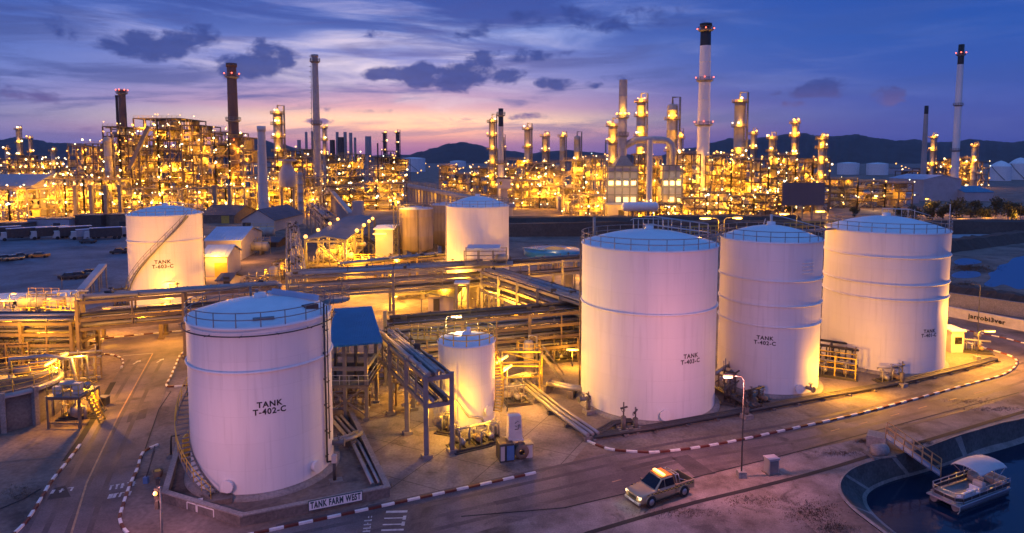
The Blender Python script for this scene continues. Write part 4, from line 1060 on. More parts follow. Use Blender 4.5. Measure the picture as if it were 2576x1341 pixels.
# furnace with metal stack
def furnace(label, u0, u1, v0, v1, y, bays):
    x0, x1 = X(u0, y), X(u1, y); H = hz(v0, y); zm = hz(445, y); t = thing('furnace', label, 'furnace', ((x0 + x1) / 2, y, 0), 0, 'furnace boxes'); dep = 14
    zA, zB = hz(472, y), hz(488, y)
    b = MB(); b.box(((x0 + x1) / 2, y + dep / 2, (H + hz(450, y)) / 2), (x1 - x0 - 1, dep, H - hz(450, y))); 
    for q in range(int((x1 - x0) / .9)): b.box((x0 + 1 + q * .9, y - .04, (H + hz(450, y)) / 2), (.3, .12, H - hz(450, y) - .2))
    b.build('upper_box', lilac, t, True)
    b = MB(); b.box(((x0 + x1) / 2, y + dep / 2 + .4, (hz(470, y) + hz(512, y)) / 2), (x1 - x0 + 1, dep, hz(470, y) - hz(512, y))); b.build('lower_box', lilac, t, True)
    b = MB()
    for k in range(bays + 1):
        x = x0 + (x1 - x0) * k / bays; b.beam((x, y - .5, 0), (x, y - .5, H), .5); b.beam((x, y + dep + .5, 0), (x, y + dep + .5, H), .5)
    for v in (v0, v0 + 14, 450, 470, 490, 512, 527): z = hz(v, y); b.beam((x0 - 1, y - .5, z), (x1 + 1, y - .5, z), .4)
    b.build('frame', steel, t, True)
    for k in range(bays):
        xa = x0 + (x1 - x0) * (k + .5) / bays; wd = (x1 - x0) / bays * .62
        for z0, z1 in ((hz(466, y), hz(455, y)), (hz(508, y), hz(496, y))):
            if z0 < hz(500, y) and k == 0: continue
            b = MB(); b.box((xa, y - .1 + .0, (z0 + z1) / 2), (wd, .5, z1 - z0)); b.build('lit_bay', panel_glow, t, True)
        light((xa, y - 3.5, hz(462, y)), 160, (1, .70, .3), .4); 
    light((x0 + 3, y - 4, hz(520, y)), 900, AMB, .4); light((x1 - 3, y - 4, hz(520, y)), 900, AMB, .4)
    return t
YF = 285
furnace('big furnace box with glowing bays below the ringed metal stack', 1528, 1604, 418, 540, YF, 4)
furnace('smaller furnace box with glowing bays below the curved duct', 1668, 1716, 416, 540, YF, 3)
t = stack('ringed metal stack with lit gallery standing on the big furnace', 1568, 201, YF + 7, 10, 11, stacksteel, rings=(.72, .585), lit=((.72, 4),), dz0=hz(418, YF))
xs = t.location.x; k = YF / F
t = thing('exhaust_duct', 'fat curved exhaust duct arching from metal stack to the smaller furnace', 'duct', (X(1580, YF), YF + 7, 0))
b = MB(); y = YF + 7
pts = [(X(1572, y), y, hz(366, y)), (X(1600, y), y, hz(352, y)), (X(1620, y), y, hz(352, y)), (X(1665, y), y, hz(352, y)), (X(1678, y), y, hz(355, y)), (X(1688, y), y, hz(364, y)), (X(1692, y), y, hz(378, y)), (X(1692, y), y, hz(418, y))]
b.path(pts, 9.0 * k, 16); b.build('duct', stacksteel, t, True)
b = MB(); b.prism([(-8 * k, -6 * k), (8 * k, -6 * k), (8 * k, 6 * k), (-8 * k, 6 * k)], 0, .3)
b.v = []; b.f = []; b.m = []; b.sm = []
za, zb = hz(418, YF), hz(392, YF)
for s0, s1 in ((15, 8),):
    q = [(-s0 * k * 1.6, -6, za), (s0 * k * 1.6, -6, za), (s0 * k * 1.6, 6, za), (-s0 * k * 1.6, 6, za), (-s1 * k, -3, zb), (s1 * k, -3, zb), (s1 * k, 3, zb), (-s1 * k, 3, zb)]
    b.add([(x + xs, yy + y, z) for x, yy, z in q], [(0, 1, 5, 4), (1, 2, 6, 5), (2, 3, 7, 6), (3, 0, 4, 7), (4, 5, 6, 7)])
b.build('transition_hood', steel, t, True)
stack('pale vertical duct pipe standing between the two furnaces', 1635, 352, YF - 6, 7, 7.5, stackw, cat='duct pipe', name='duct_pipe')
# columns of the right plant
for a in (
    ('tall column with lamps on every platform, first in the middle row', 1238, 298, 380, 8, (.95, .78, .62, .45, .3), 500),
    ('dark slim column just behind the thin pale stack', 1264, 345, 390, 5, (.8, .5), 0),
    ('plain round-topped column with a side platform, second in the middle row', 1327, 321, 380, 8, (.97, .72, .5), 500),
    ('column with lamps down its flank, third in the middle row', 1371, 341, 390, 7.5, (.98, .75, .55, .35), 500),
    ('smooth bright column with one top lamp, fourth in the middle row', 1415, 340, 390, 7, (.97,), 700),
    ('flat-topped twin column at the end of the middle row', 1452, 342, 390, 8, (.6, .35), 500),
    ('short lit column close behind the ringed metal stack', 1542, 312, 310, 11, (.97, .78, .55), 1100),
    ('golden three-tiered column rising between stack and curved duct', 1613, 250, 330, 11, (.97, .84, .66, .48), 1500),
    ('broad pale column with dark top piping beside the tallest chimney', 1692, 262, 320, 13, (.85, .55), 900),
    ('slim lit column close beside the broad pale column', 1712, 330, 315, 5, (.9, .7, .5), 700),
    ('tall ringed column with crown lamps between chimney and hills', 1862, 250, 320, 13, (.97, .75, .5, .3), 1200),
    ('small dark lit column in front of the hill ridge', 1895, 330, 360, 6, (.95, .75, .55), 500),
    ('lit column pair member with lamps at three heights', 1942, 342, 320, 7, (.95, .78, .6, .4), 800),
    ('tall thin column with ringed lamps above the dark screen wall', 2000, 305, 320, 6.5, (.97, .82, .62, .4), 900),
    ('end column of the right plant with lamps down one flank', 2068, 346, 300, 8, (.97, .85, .65, .45, .3), 900),
    ('slim lit column beside the thin grey chimney', 2348, 342, 430, 5.5, (.96, .75, .5, .3), 800),
    ('far lit column with one bright crown lamp beyond the flare stack', 2452, 366, 560, 6, (.97, .6), 900),
    ('grey column with lit side platforms left of the slender steel stack', 698, 280, 330, 11, (.97, .86, .72, .58, .42), 900),
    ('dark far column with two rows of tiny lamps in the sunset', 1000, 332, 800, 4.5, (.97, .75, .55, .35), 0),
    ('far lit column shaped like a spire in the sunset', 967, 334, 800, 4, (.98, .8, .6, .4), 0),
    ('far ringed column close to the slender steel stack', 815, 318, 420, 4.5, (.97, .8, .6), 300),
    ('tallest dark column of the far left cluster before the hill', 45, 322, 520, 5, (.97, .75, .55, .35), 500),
    ('second dark column of the far left cluster, thinner and lower', 75, 345, 520, 3.5, (.97, .7, .4), 400),
    ('lit stub column at the near end of the far left cluster', 133, 376, 500, 5, (.95, .6), 400),
    ('lowest lit column at the picture edge in the far left cluster', 16, 372, 520, 4, (.95, .6, .3), 300),
):
    lab, u, vt, y, half, pl, pw = a
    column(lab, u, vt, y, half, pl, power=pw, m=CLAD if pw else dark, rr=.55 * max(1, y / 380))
for i, (u, v, h) in enumerate(((752, 352, 5), (770, 332, 3.5), (785, 330, 3), (848, 332, 4), (868, 332, 4.5), (882, 334, 4.5), (893, 346, 3.5), (950, 360, 2), (858, 345, 9), (836, 352, 7))):
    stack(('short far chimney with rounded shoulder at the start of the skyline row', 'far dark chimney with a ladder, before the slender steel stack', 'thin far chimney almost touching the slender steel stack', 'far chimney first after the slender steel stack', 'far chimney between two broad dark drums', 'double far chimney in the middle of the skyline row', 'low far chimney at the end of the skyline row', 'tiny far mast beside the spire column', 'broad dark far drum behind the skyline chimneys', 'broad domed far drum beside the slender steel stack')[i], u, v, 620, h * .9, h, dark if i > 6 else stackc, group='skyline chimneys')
# units
unit('process_unit', 'lit low unit between thick pale chimney and the slender steel stack', 'process unit', X(612, 290), X(790, 290), 290, 16, [hz(456, 290), hz(440, 290), hz(448, 290)], 31, 6, 5, 60, 13, 2400, fm=FRM2)
unit('process_unit', 'lit lattice around the grey platform column', 'process unit', X(668, 322), X(760, 322), 322, 16, [hz(400, 322), hz(380, 322), hz(400, 322)], 32, 6, 5, 34, 7, 2200)
unit('process_unit', 'far lit unit below the skyline chimneys', 'process unit', X(690, 480), X(905, 480), 480, 30, [hz(388, 480), hz(376, 480), hz(392, 480), hz(388, 480)], 33, 9, 6, 75, 12, 4800, lampr=.8, fm=FRM2)
unit('process_unit', 'long low lit frame behind the fin wall and grey yard', 'process unit', X(812, 318), X(1012, 318), 318, 12, [hz(470, 318), hz(464, 318), hz(462, 318)], 34, 7, 5, 62, 12, 2000, fm=FRM)
unit('process_unit', 'lit unit at the foot of the far spire columns', 'process unit', X(930, 640), X(1020, 640), 640, 30, [hz(396, 640), hz(380, 640), hz(400, 640)], 35, 10, 7, 42, 6, 6000, lampr=1.0)
unit('process_unit', 'dim lit unit below the first middle column and its pale neighbours', 'process unit', X(1105, 372), X(1225, 372), 372, 16, [hz(418, 372), hz(440, 372), hz(425, 372)], 36, 7, 5, 34, 6, 2000)
unit('process_unit', 'lit unit at the foot of the middle column row', 'process unit', X(1226, 372), X(1420, 372), 372, 18, [hz(418, 372), hz(402, 372), hz(412, 372), hz(408, 372)], 37, 7, 5, 75, 13, 2600, fm=FRM2)
unit('process_unit', 'low bright lit frame below the grey cabin, in front of the column row', 'process unit', X(1290, 325), X(1425, 325), 325, 12, [hz(455, 325), hz(470, 325)], 38, 6, 5, 44, 9, 2400, fm=FRM2)
unit('process_unit', 'tall bright lit hall frame with a long roof left of the big furnace', 'process unit', X(1418, 288), X(1524, 288), 288, 20, [hz(404, 288), hz(398, 288)], 39, 5.5, 6, 38, 11, 2600, fm=FRM2)
unit('process_unit', 'lit lattice between the two furnaces with dense pipes', 'process unit', X(1606, 292), X(1666, 292), 292, 18, [hz(388, 292), hz(400, 292)], 40, 4.5, 5, 30, 8, 2400)
unit('process_unit', 'lit pipe unit between smaller furnace and the tallest chimney', 'process unit', X(1718, 300), X(1762, 300), 300, 20, [hz(388, 300)], 41, 5, 5, 24, 6, 2400)
unit('process_unit', 'lit unit just beyond the tallest chimney under the ringed column', 'process unit', X(1792, 295), X(1890, 295), 295, 20, [hz(392, 295), hz(400, 295)], 42, 5.5, 5, 56, 10, 2600)
unit('process_unit', 'lit unit with broad lower bays in front of the column pair', 'process unit', X(1892, 290), X(1978, 290), 290, 18, [hz(405, 290), hz(425, 290)], 43, 5.5, 5, 46, 9, 2600)
unit('process_unit', 'lit unit rising behind the dark screen wall', 'process unit', X(1960, 302), X(2088, 302), 302, 16, [hz(392, 302), hz(410, 302), hz(400, 302)], 44, 6, 5, 56, 9, 2600)
unit('process_unit', 'distant lit unit around the slender white flare stack', 'process unit', X(2375, 560), X(2490, 560), 560, 24, [hz(405, 560), hz(398, 560), hz(408, 560)], 45, 9, 6, 44, 7, 4500, lampr=.85)
unit('process_unit', 'lit low unit under the thin grey chimney', 'process unit', X(2290, 430), X(2380, 430), 430, 16, [hz(432, 430), hz(426, 430)], 46, 8, 5, 22, 4, 2600, lampr=.7)
unit('process_unit', 'low lit pipe field between dark screen wall and teal-roofed hall', 'process unit', X(2092, 330), X(2300, 330), 330, 10, [hz(452, 330), hz(458, 330), hz(462, 330)], 47, 9, 4, 20, 4, 1500)
unit('pump_house', 'ground level lit pump frame behind the earth bank, left of the big furnace', 'process unit', X(1440, 268), X(1522, 268), 268, 10, [hz(492, 268)] * 2, 48, 5.5, 4, 22, 6, 1800, fm=FRM2)
unit('pump_house', 'ground level lit pump frame behind the earth bank, below the tallest chimney', 'process unit', X(1720, 270), X(1960, 270), 270, 10, [hz(500, 270), hz(486, 270), hz(496, 270), hz(490, 270)], 49, 5.5, 4, 52, 10, 1800)
unit('pump_house', 'ground level lit pipe frame between the two furnaces behind the earth bank', 'process unit', X(1606, 268), X(1718, 268), 268, 8, [hz(514, 268)] * 3, 50, 5, 4, 16, 5, 1600)
# far left and skyline sparkle
unit('process_unit', 'far lit plant at the foot of the far left cluster', 'process unit', X(-20, 500), X(150, 500), 500, 30, [hz(402, 500), hz(392, 500), hz(406, 500), hz(402, 500)], 51, 10, 6, 62, 8, 4200, lampr=.85)
# lilac conical vessel, cooling drums
t = thing('settling_hopper', 'grey waisted hopper vessel between pale chimney and steel stack', 'hopper', (X(722, 280), 280, 0))
b = MB(); kk = 280 / F; b.lathe([(18 * kk, hz(470, 280)), (22 * kk, hz(460, 280)), (21 * kk, hz(436, 280)), (11 * kk, hz(415, 280)), (11 * kk, hz(408, 280)), (22 * kk, hz(405, 280)), (22 * kk, hz(401, 280)), (.1, hz(401, 280))], 24); b.build('shell', lilac, t)
b = MB()
for s in (-1, 1): b.box((s * 15 * kk, 0, hz(465, 280) / 2), (1, 1, hz(465, 280)))
b.build('leg', FRM2, t)
column('plain tall drum glowing golden beside the waisted hopper', 754, 434, 272, 8, (), m=CLAD, name='drum', cat='drum', group=None, lad=False)
t = thing('storage_drum', 'horizontal white drum with orange-lit end in front of the furnaces', 'drum', (X(1612, 262), 262, 0))
b = MB(); b.drum((0, 0, hz(520, 262)), 1.9, 13, 0, 20); b.build('shell', white, t)
for s in (-3, 3): b = MB(); b.box((s, 0, hz(520, 262) / 2 - .9), (.8, 2.6, hz(520, 262) - 1.8)); b.build('saddle', conc_d, t)
# grey cabin under the thin pale stack
t = thing('cabin', 'grey cabin raised beneath the thin pale stack', 'cabin', (X(1268, 318), 318, 0))
b = MB(); kk = 318 / F; b.box((0, 0, (hz(450, 318) + hz(474, 318)) / 2), (34 * kk, 6, hz(450, 318) - hz(474, 318))); b.build('wall', lilac, t)
b = MB(); b.box((0, 0, hz(449, 318) + .3), (37 * kk, 6.6, .5)); b.build('roof', roofd, t)
b = MB(); b.box((0, .2, hz(474, 318) / 2), (18 * kk, 4, hz(474, 318))); b.build('base', stackc, t)
b = MB(); b.box((-8 * kk, -3.05, hz(460, 318)), (6 * kk, .1, 1.6)); b.build('window', glass, t)
# wall lamps of the far town, too many and too small to count
b = MB()
for _ in range(90):
    u = rf.choice((rf.uniform(1050, 1500), rf.uniform(2100, 2576), rf.uniform(0, 200), rf.uniform(600, 700))); y = rf.uniform(900, 1700); z = rf.uniform(4, 14)
    p = Dp(u, HZ, y); b.ball((p.x, y, z), rf.uniform(.7, 1.3) * y / 1000, 6)
o = b.build('town_lights', bulb); o['kind'] = 'stuff'
# ---------------------------------------------------------------- sheds and halls
def shed(name, label, cat, c, wd, dp, h, rise, rz, wm, rm, axis='y', over=.4, doors=(), wins=(), group=None):
    """local x = width, y = depth; the ridge runs along `axis`"""
    t = thing(name, label, cat, (c[0], c[1], 0), rz, group)
    hx, hy = wd / 2, dp / 2; b = MB()
    if axis == 'y':
        v = [(-hx, -hy, 0), (hx, -hy, 0), (hx, hy, 0), (-hx, hy, 0), (-hx, -hy, h), (hx, -hy, h), (hx, hy, h), (-hx, hy, h), (0, -hy, h + rise), (0, hy, h + rise)]
        b.add(v, [(0, 1, 5, 8, 4), (2, 3, 7, 9, 6), (1, 2, 6, 5), (3, 0, 4, 7)])
        r = [((-hx - over, h - over * rise / hx), (0, h + rise + .06)), ((0, h + rise + .06), (hx + over, h - over * rise / hx))]
        R = MB()
        for (xa, za), (xb, zb) in r: R.add([(xa, -hy - over, za + .05), (xb, -hy - over, zb + .05), (xb, hy + over, zb + .05), (xa, hy + over, za + .05), (xa, -hy - over, za + .25), (xb, -hy - over, zb + .25), (xb, hy + over, zb + .25), (xa, hy + over, za + .25)], [(0, 3, 2, 1), (4, 5, 6, 7), (0, 1, 5, 4), (2, 3, 7, 6), (1, 2, 6, 5), (3, 0, 4, 7)])
        n = int(wd / .9)
        for i in range(n): 
            x = -hx + wd * (i + .5) / n; z = h + rise * (1 - abs(x) / hx) + .3
            R.beam((x, -hy - over, z), (x, hy + over, z), .06)
    else:
        v = [(-hx, -hy, 0), (hx, -hy, 0), (hx, hy, 0), (-hx, hy, 0), (-hx, -hy, h), (hx, -hy, h), (hx, hy, h), (-hx, hy, h), (-hx, 0, h + rise), (hx, 0, h + rise)]
        b.add(v, [(0, 1, 5, 4), (2, 3, 7, 6), (1, 2, 6, 9, 5), (3, 0, 4, 8, 7)])
        R = MB()
        for (ya, za), (yb, zb) in [((-hy - over, h - over * rise / hy), (0, h + rise + .06)), ((0, h + rise + .06), (hy + over, h - over * rise / hy))]:
            R.add([(-hx - over, ya, za + .05), (hx + over, ya, za + .05), (hx + over, yb, zb + .05), (-hx - over, yb, zb + .05), (-hx - over, ya, za + .25), (hx + over, ya, za + .25), (hx + over, yb, zb + .25), (-hx - over, yb, zb + .25)], [(0, 3, 2, 1), (4, 5, 6, 7), (0, 1, 5, 4), (2, 3, 7, 6), (1, 2, 6, 5), (3, 0, 4, 7)])
        n = int(wd / .9)
        for i in range(n):
            x = -hx + wd * (i + .5) / n
            for s in (-1, 1): R.beam((x, s * (hy + over), h - over * rise / hy + .28), (x, 0, h + rise + .32), .06)
    b.build('wall', wm, t); R.build('roof', rm, t)
    for x, w_, hh, lit in doors:
        q = MB(); q.box((x, -hy - .03, hh / 2), (w_, .1, hh)); q.build('door', dark if not lit else yellow, t)  # lit doors have their lamplight put in as yellow paint
    for x, z, w_, hh in wins:
        q = MB(); q.box((x, -hy - .03, z), (w_, .1, hh)); w1 = q.build('window', glass, t)
    return t
def at(u, v): p = G(u, v); return (p.x, p.y)
def shed_px(name, label, cat, u0, u1, vb, ve, dp, rise, wm, rm, axis='y', rz=0, **k):
    p = G((u0 + u1) / 2, vb); w_ = (u1 - u0) / F * p.y; h = Dp(CX, ve, p.y).z
    n = Vector((-math.sin(rz), math.cos(rz), 0)) * dp / 2
    return shed(name, label, cat, (p.x + n.x, p.y + n.y), w_, dp, h, rise, rz, wm, rm, axis, **k)
shed_px('warehouse', 'beige gabled warehouse with dark roof between truck park and the loading shed', 'warehouse', 608, 692, 582, 554, 26, 3.4, beige, roofd, doors=((-4, 3, 3, 0),), rz=-.05)
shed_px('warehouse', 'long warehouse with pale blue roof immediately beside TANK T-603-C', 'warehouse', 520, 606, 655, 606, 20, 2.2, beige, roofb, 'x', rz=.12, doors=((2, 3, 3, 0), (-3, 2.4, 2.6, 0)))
shed_px('shed', 'smaller curved-front shed with pale blue roof in front of the long warehouse', 'shed', 512, 572, 697, 645, 9, 1.6, beige, roofb, 'x', doors=((1.2, 2.6, 3, 1),), rz=.1)
shed_px('warehouse', 'dark-roofed shed peeping out behind TANK T-603-C', 'warehouse', 505, 590, 562, 542, 22, 3, wood, roofd, 'x', doors=((3, 3, 3, 1),))
t = shed_px('hall', 'big grey hall with lilac roof at the left edge, its end wall lit orange', 'hall', -60, 84, 545, 468, 26, 4.5, lilac, lilac, 'x', rz=.0, wins=((12, 6, 1.2, 1.6), (15, 6, 1.2, 1.6)))
light((X(110, 262), 262, 5), 3500); light((X(122, 275), 275, 14), 3000)
shed_px('hall', 'wide hall with teal roof and pale gable near the dark trees', 'hall', 2318, 2420, 505, 452, 30, 2.5, lilac, roofb, 'y', rz=.1)
shed_px('hall', 'low annexe with bright teal roof attached to the hall by the dark trees', 'hall', 2424, 2500, 506, 484, 24, 3, lilac, blueroof, 'x', rz=.06)
shed_px('hall', 'low blue-grey flat hall between the dark screen wall and the teal-roofed hall', 'hall', 2180, 2312, 512, 488, 18, .6, lilac, lilac, 'x')
shed_px('hall', 'dim flat-roofed hall with a lit kiosk below the far drum tanks', 'hall', 2085, 2178, 500, 486, 16, .6, lilac, lilac, 'x')
shed_px('hall', 'far low hall beyond the white drum tanks, two pale doors in its wall', 'hall', 2240, 2400, 438, 424, 30, .8, lilac, roofd, 'x', doors=((10, 8, 7, 0),))
shed_px('control_house', 'pale two-bay house with a cream roof left of the lit hall frame', 'control house', 1404, 1462, 530, 502, 12, .8, beige, beige, 'x', wins=((-2, 3, 1.2, 1.4), (2, 3, 1.2, 1.4)))
shed_px('control_house', 'narrow grey block house at the foot of the big furnace', 'control house', 1528, 1580, 546, 516, 8, .4, lilac, lilac, 'x', doors=((1.5, 2.5, 3, 0),))
shed_px('control_house', 'small white lit block at the end of the far dark wall', 'control house', 1108, 1140, 446, 436, 20, 1, beige, beige, 'x')
light((X(1432, 290), 285, 4), 1800)
# dark screen wall on posts
ys = 268; t = thing('screen_wall', 'large blank dark screen wall on posts in front of the right plant', 'screen wall', (X(2024, ys), ys, 0))
b = MB(); b.box((0, 0, (hz(459, ys) + hz(517, ys)) / 2), ((2077 - 1971) / F * ys, .6, hz(459, ys) - hz(517, ys))); b.build('panel', mat('screen_panel', (.16, .12, .125), .8, var=.12, scale=.1), t)
for i in range(5):
    b = MB(); b.box((-8 + i * 4, .6, hz(459, ys) / 2), (.4, .5, hz(459, ys))); b.build('post', steel, t)
# roofed loading shed with open lit front
p0, p1 = G(771, 700), G(870, 700); yb = p0.y; H_ = Dp(CX, 605, yb).z
t = thing('loading_shed', 'long roofed loading shed with dark roof and glowing open front', 'loading shed', (p0.x, yb, 0))
Ld = 52; W_ = p1.x - p0.x; sh = Vector((-.09, 1, 0)).normalized()
def LP(a, l, z): return p0 + Vector((a * W_, 0, z)) + sh * l
b = MB()
for a0, a1, za, zb in ((-.04, .5, H_, H_ + .7), (.5, 1.04, H_ + .7, H_)):
    q = [LP(a0, -.5, za), LP(a1, -.5, zb), LP(a1, Ld, zb), LP(a0, Ld, za)]
    b.add(q + [x + Vector((0, 0, .25)) for x in q], [(0, 3, 2, 1), (4, 5, 6, 7), (0, 1, 5, 4), (2, 3, 7, 6), (1, 2, 6, 5), (3, 0, 4, 7)])
b.build('roof', shade, t, True)
b = MB()
for l in range(0, 53, 13):
    for a in (0, 1): b.beam(LP(a, l, 0), LP(a, l, H_ + .1), .45)
    b.beam(LP(0, l, H_ - .2), LP(1, l, H_ - .2), .3, .4)
for a in (0, 1):
    for z in (2.6, H_ - .2): b.beam(LP(a, 0, z), LP(a, Ld, z), .25)
b.build('frame', steel, t, True)
b = MB(); b.beam(LP(.03, 0, 2.5), LP(.97, 0, 2.5), .3); b.add([LP(0, 0, 2.55), LP(1, 0, 2.55), LP(1, Ld, 2.55), LP(0, Ld, 2.55)], [(0, 1, 2, 3)]); b.build('floor', DECK, t, True)
r2 = random.Random(5); b = MB()
for i in range(46):
    a = r2.uniform(.05, .95); l = r2.uniform(1, 30); z = 2.6 + r2.uniform(0, .3)
    x = r2.random()
    if x < .4: b.tube(LP(a, l, z), LP(a, l, z + r2.uniform(1, 4.4)), .12, 6)
    elif x < .75: b.tube(LP(a, l, z + r2.uniform(.3, 4)), LP(min(.97, a + .35), l, z + r2.uniform(.3, 4)), .14, 6)
    else: b.drum(LP(a, l, z + 1), .7, 2.2, 0, 10)
for z in (3.4, 4.2, 5.0, 5.8): b.tube(LP(.04, 30, z), LP(.96, 30, z), .2, 6)
b.beam(LP(.35, .5, 7.2), LP(.85, 2, 2.8), .5, .3); b.build('pipework', CLAD, t, True)
for i, (a, l) in enumerate(((-.05, 2), (-.05, 15), (-.06, 30), (-.07, 42), (1.05, 14), (1.05, 26), (1.05, 36), (1.05, 44))):
    lamp(t, LP(a, l, H_ + .55), .45, bulb, world=True)
    if i in (0, 2, 5): light(LP(a * 1.3 + .0, l, H_ + .9), 700)
for l in (4, 12, 22): light(LP(.5, l, H_ - 1.2), 1500)
# long pillared gallery curving away in the centre
ga, gb = G(1020, 503), G(1282, 560); zt1, zt2 = Dp(1020, 458, ga.y).z, Dp(1282, 507, gb.y).z
t = thing('pipe_gallery', 'long pipe gallery on closely spaced concrete columns ending behind the blue-roofed tank', 'pipe gallery', ga)
d = (gb - ga); n = 26; b = MB()
b.beam(ga + Vector((0, 0, zt1 - 1.6)), gb + Vector((0, 0, zt2 - 1.6)), 5, 1.4); b.build('beam', stackc, t, True)
b = MB()
for s in (-1.8, 1.8):
    for z in (.9, 1.8): b.beam(ga + Vector((s, 0, zt1 - .9 + z)), gb + Vector((s, 0, zt2 - .9 + z)), .2)
    for i in range(27): q = ga + d * (i / 26); z = zt1 + (zt2 - zt1) * i / 26; b.beam(q + Vector((s, 0, z - .9)), q + Vector((s, 0, z + 1.4)), .2)
b.build('guard_rail', steel, t, True)
for i in range(n + 1):
    q = ga + d * (i / n); z = zt1 + (zt2 - zt1) * i / n - 2.2
    b = MB(); b.box((q.x, q.y, z / 2), (1.1, 3.4, z), -.5); b.build('column', stackc, t, True)
for i in range(5): 
    q = ga + d * (.25 + .17 * i); light(q + Vector((2.5, 6, 5)), 1500)
# fin wall with rounded head
t = thing('fin_wall', 'row of tall concrete fins with a rounded end hood beside the steel stack', 'fin wall', G(830, 520))
fa, fb = G(836, 526), G(884, 572); za, zb = Dp(836, 482, fa.y).z, Dp(884, 538, fb.y).z
b = MB(); d = fb - fa
b.beam(fa + Vector((0, 0, za)), fb + Vector((0, 0, zb)), 2.0, 1.0); b.build('coping', stackc, t, True)
for i in range(12): q = fa + d * (i / 11); z = za + (zb - za) * i / 11; b = MB(); b.box((q.x, q.y, z / 2), (2.4, .7, z), 0); b.build('fin', stackc, t, True)
b = MB(); b.drum(fa + Vector((-1.5, 1, za - 2)), 2.6, 3, PI / 2, 16); b.build('hood', stackw, t, True)
o = MB(); o.box((0, 0, 5.5), (3.2, 3.2, 11)); o = o.build('pier', stackc); o.location = G(902, 590); tag(o, 'square concrete pier between fin wall and loading shed', 'pier')
# grey yard building (crane hall) next to silos
t = shed_px('switch_house', 'tall grey switch house with white roof and strip lights beside the first silo', 'switch house', 945, 990, 672, 578, 9, .3, lilac, whiteroof, 'x', doors=((-.5, 1.2, 2.2, 0),))
b = MB(); q = t.location; b.box((-1.0, -4.7, 7.7), (3.0, .25, .3)); b.build('strip_light', bulb, t); light(q + Vector((-1, -7.2, 7.4)), 260)
light(q + Vector((-6.5, 0, 6.5)), 500)
# lattice mast by the silo
t = thing('lattice_mast', 'dark zigzag lattice mast between switch house and first silo', 'mast', G(997, 672)); b = MB()
for i in range(8):
    z = i * 1.3; b.beam((-.4, 0, z), (.4, 0, z + 1.3), .12); b.beam((.4, 0, z), (-.4, 0, z + 1.3), .12)
for s in (-.4, .4): b.beam((s, 0, 0), (s, 0, 14), .16)
b.build('lattice', dark, t); 
for dx, dz in ((-1.2, 15.4), (-.2, 15.9), (.7, 15.0)): lamp(t, (dx, 0, dz), .32)
b = MB(); b.tube((0, 0, 13), (0, 0, 16), .1, 6); b.beam((-1.3, 0, 15.2), (.9, 0, 15.2), .1); b.build('lamp_arm', dark, t)
light(t.location + Vector((0, -.8, 15)), 1600)
# junction platform box on the pipe bridge
t = thing('junction_platform', 'railed steel platform with canopy on top of the pipe bridge junction', 'platform', G(1222, 664, 7.6)); b = MB()
b.box((.5, 0, .1), (8, 4.4, .2)); b.build('floor', steel, t); b = MB()
for x in (-3.4, -1.2, 1.2, 3.4):
    for y in (-2, 2): b.beam((x, y, .1), (x, y, 2.5), .16)
for y in (-2, 2):
    for z in (1.1, 2.4): b.beam((-3.4, y, z), (3.4, y, z), .12)
b.build('frame', steel, t); b = MB(); b.box((-.3, 0, 2.75), (5.4, 4.6, .35)); b.build('canopy', roofb, t)
b = MB(); b.drum((2.6, .4, .9), .7, 1.6, .4, 12); b.build('vessel', pipe_m, t)
# blue-roofed open structure on steel legs
fl, fr = G(838, 1064), G(926, 1056); y0 = fr.y; y1_ = y0 + 9.6
xl, xr = -18.0, -13.9
t = thing('pump_shelter', 'open steel pump shelter on legs with a corrugated teal roof', 'shelter', ((xl + xr) / 2, y0, 0))
ze, zr = Dp(900, 872, y0 - .8).z, Dp(900, 774, y1_ + .5).z
c0, c1 = Dp(828, 876, y0 - .8), Dp(962, 864, y0 - .8); c2, c3 = Dp(934, 773, y1_ + .6), Dp(841, 779, y1_ + .6)
b = MB(); b.add([c0, c1, c2, c3] + [x + Vector((0, 0, .1)) for x in (c0, c1, c2, c3)], [(0, 3, 2, 1), (4, 5, 6, 7), (0, 1, 5, 4), (1, 2, 6, 5), (2, 3, 7, 6), (3, 0, 4, 7)])
for i in range(29):
    s = i / 28; b.beam(c0.lerp(c1, s) + Vector((0, 0, .13)), c3.lerp(c2, s) + Vector((0, 0, .13)), .09, .06)
b.build('roof', blueroof, t, True)
b = MB(); xs_ = (xl, (xl + xr) / 2, xr); zf = 3.3
for x in xs_:
    for y in (y0, y0 + 4.5, y1_):
        zt = ze + (zr - ze) * (y - y0 + .8) / 11 - .2
        b.beam((x, y, 0), (x, y, zt), .32); b.box((x, y, .12), (.6, .6, .24))
for y in (y0, y0 + 4.5, y1_):
    for z in (zf, 5.0): b.beam((xl, y, z), (xr, y, z), .25, .35)
for x in (xl, xr):
    for z in (zf, 5.0): b.beam((x, y0, z), (x, y1_, z), .25, .35)
b.beam((xl, y0, zf), (xr, y0, .4), .13); b.beam((xr, y0, zf), (xl, y0, .4), .13)
b.build('frame', greysteel, t, True)
b = MB(); b.box(((xl + xr) / 2, (y0 + y1_) / 2, zf + .12), (xr - xl + .6, y1_ - y0 + .6, .12)); b.build('floor', DECK, t, True)
b = MB()
for z in (zf + .6, zf + 1.1): b.path([(xl - .2, y0 - .2, z), (xr + .3, y0 - .2, z), (xr + .3, y1_, z)], .035, 5)
for k in range(6): b.tube((xl - .2 + k * .9, y0 - .2, zf), (xl - .2 + k * .9, y0 - .2, zf + 1.1), .03, 5)
b.build('guard_rail', railw, t, True)
b = MB()
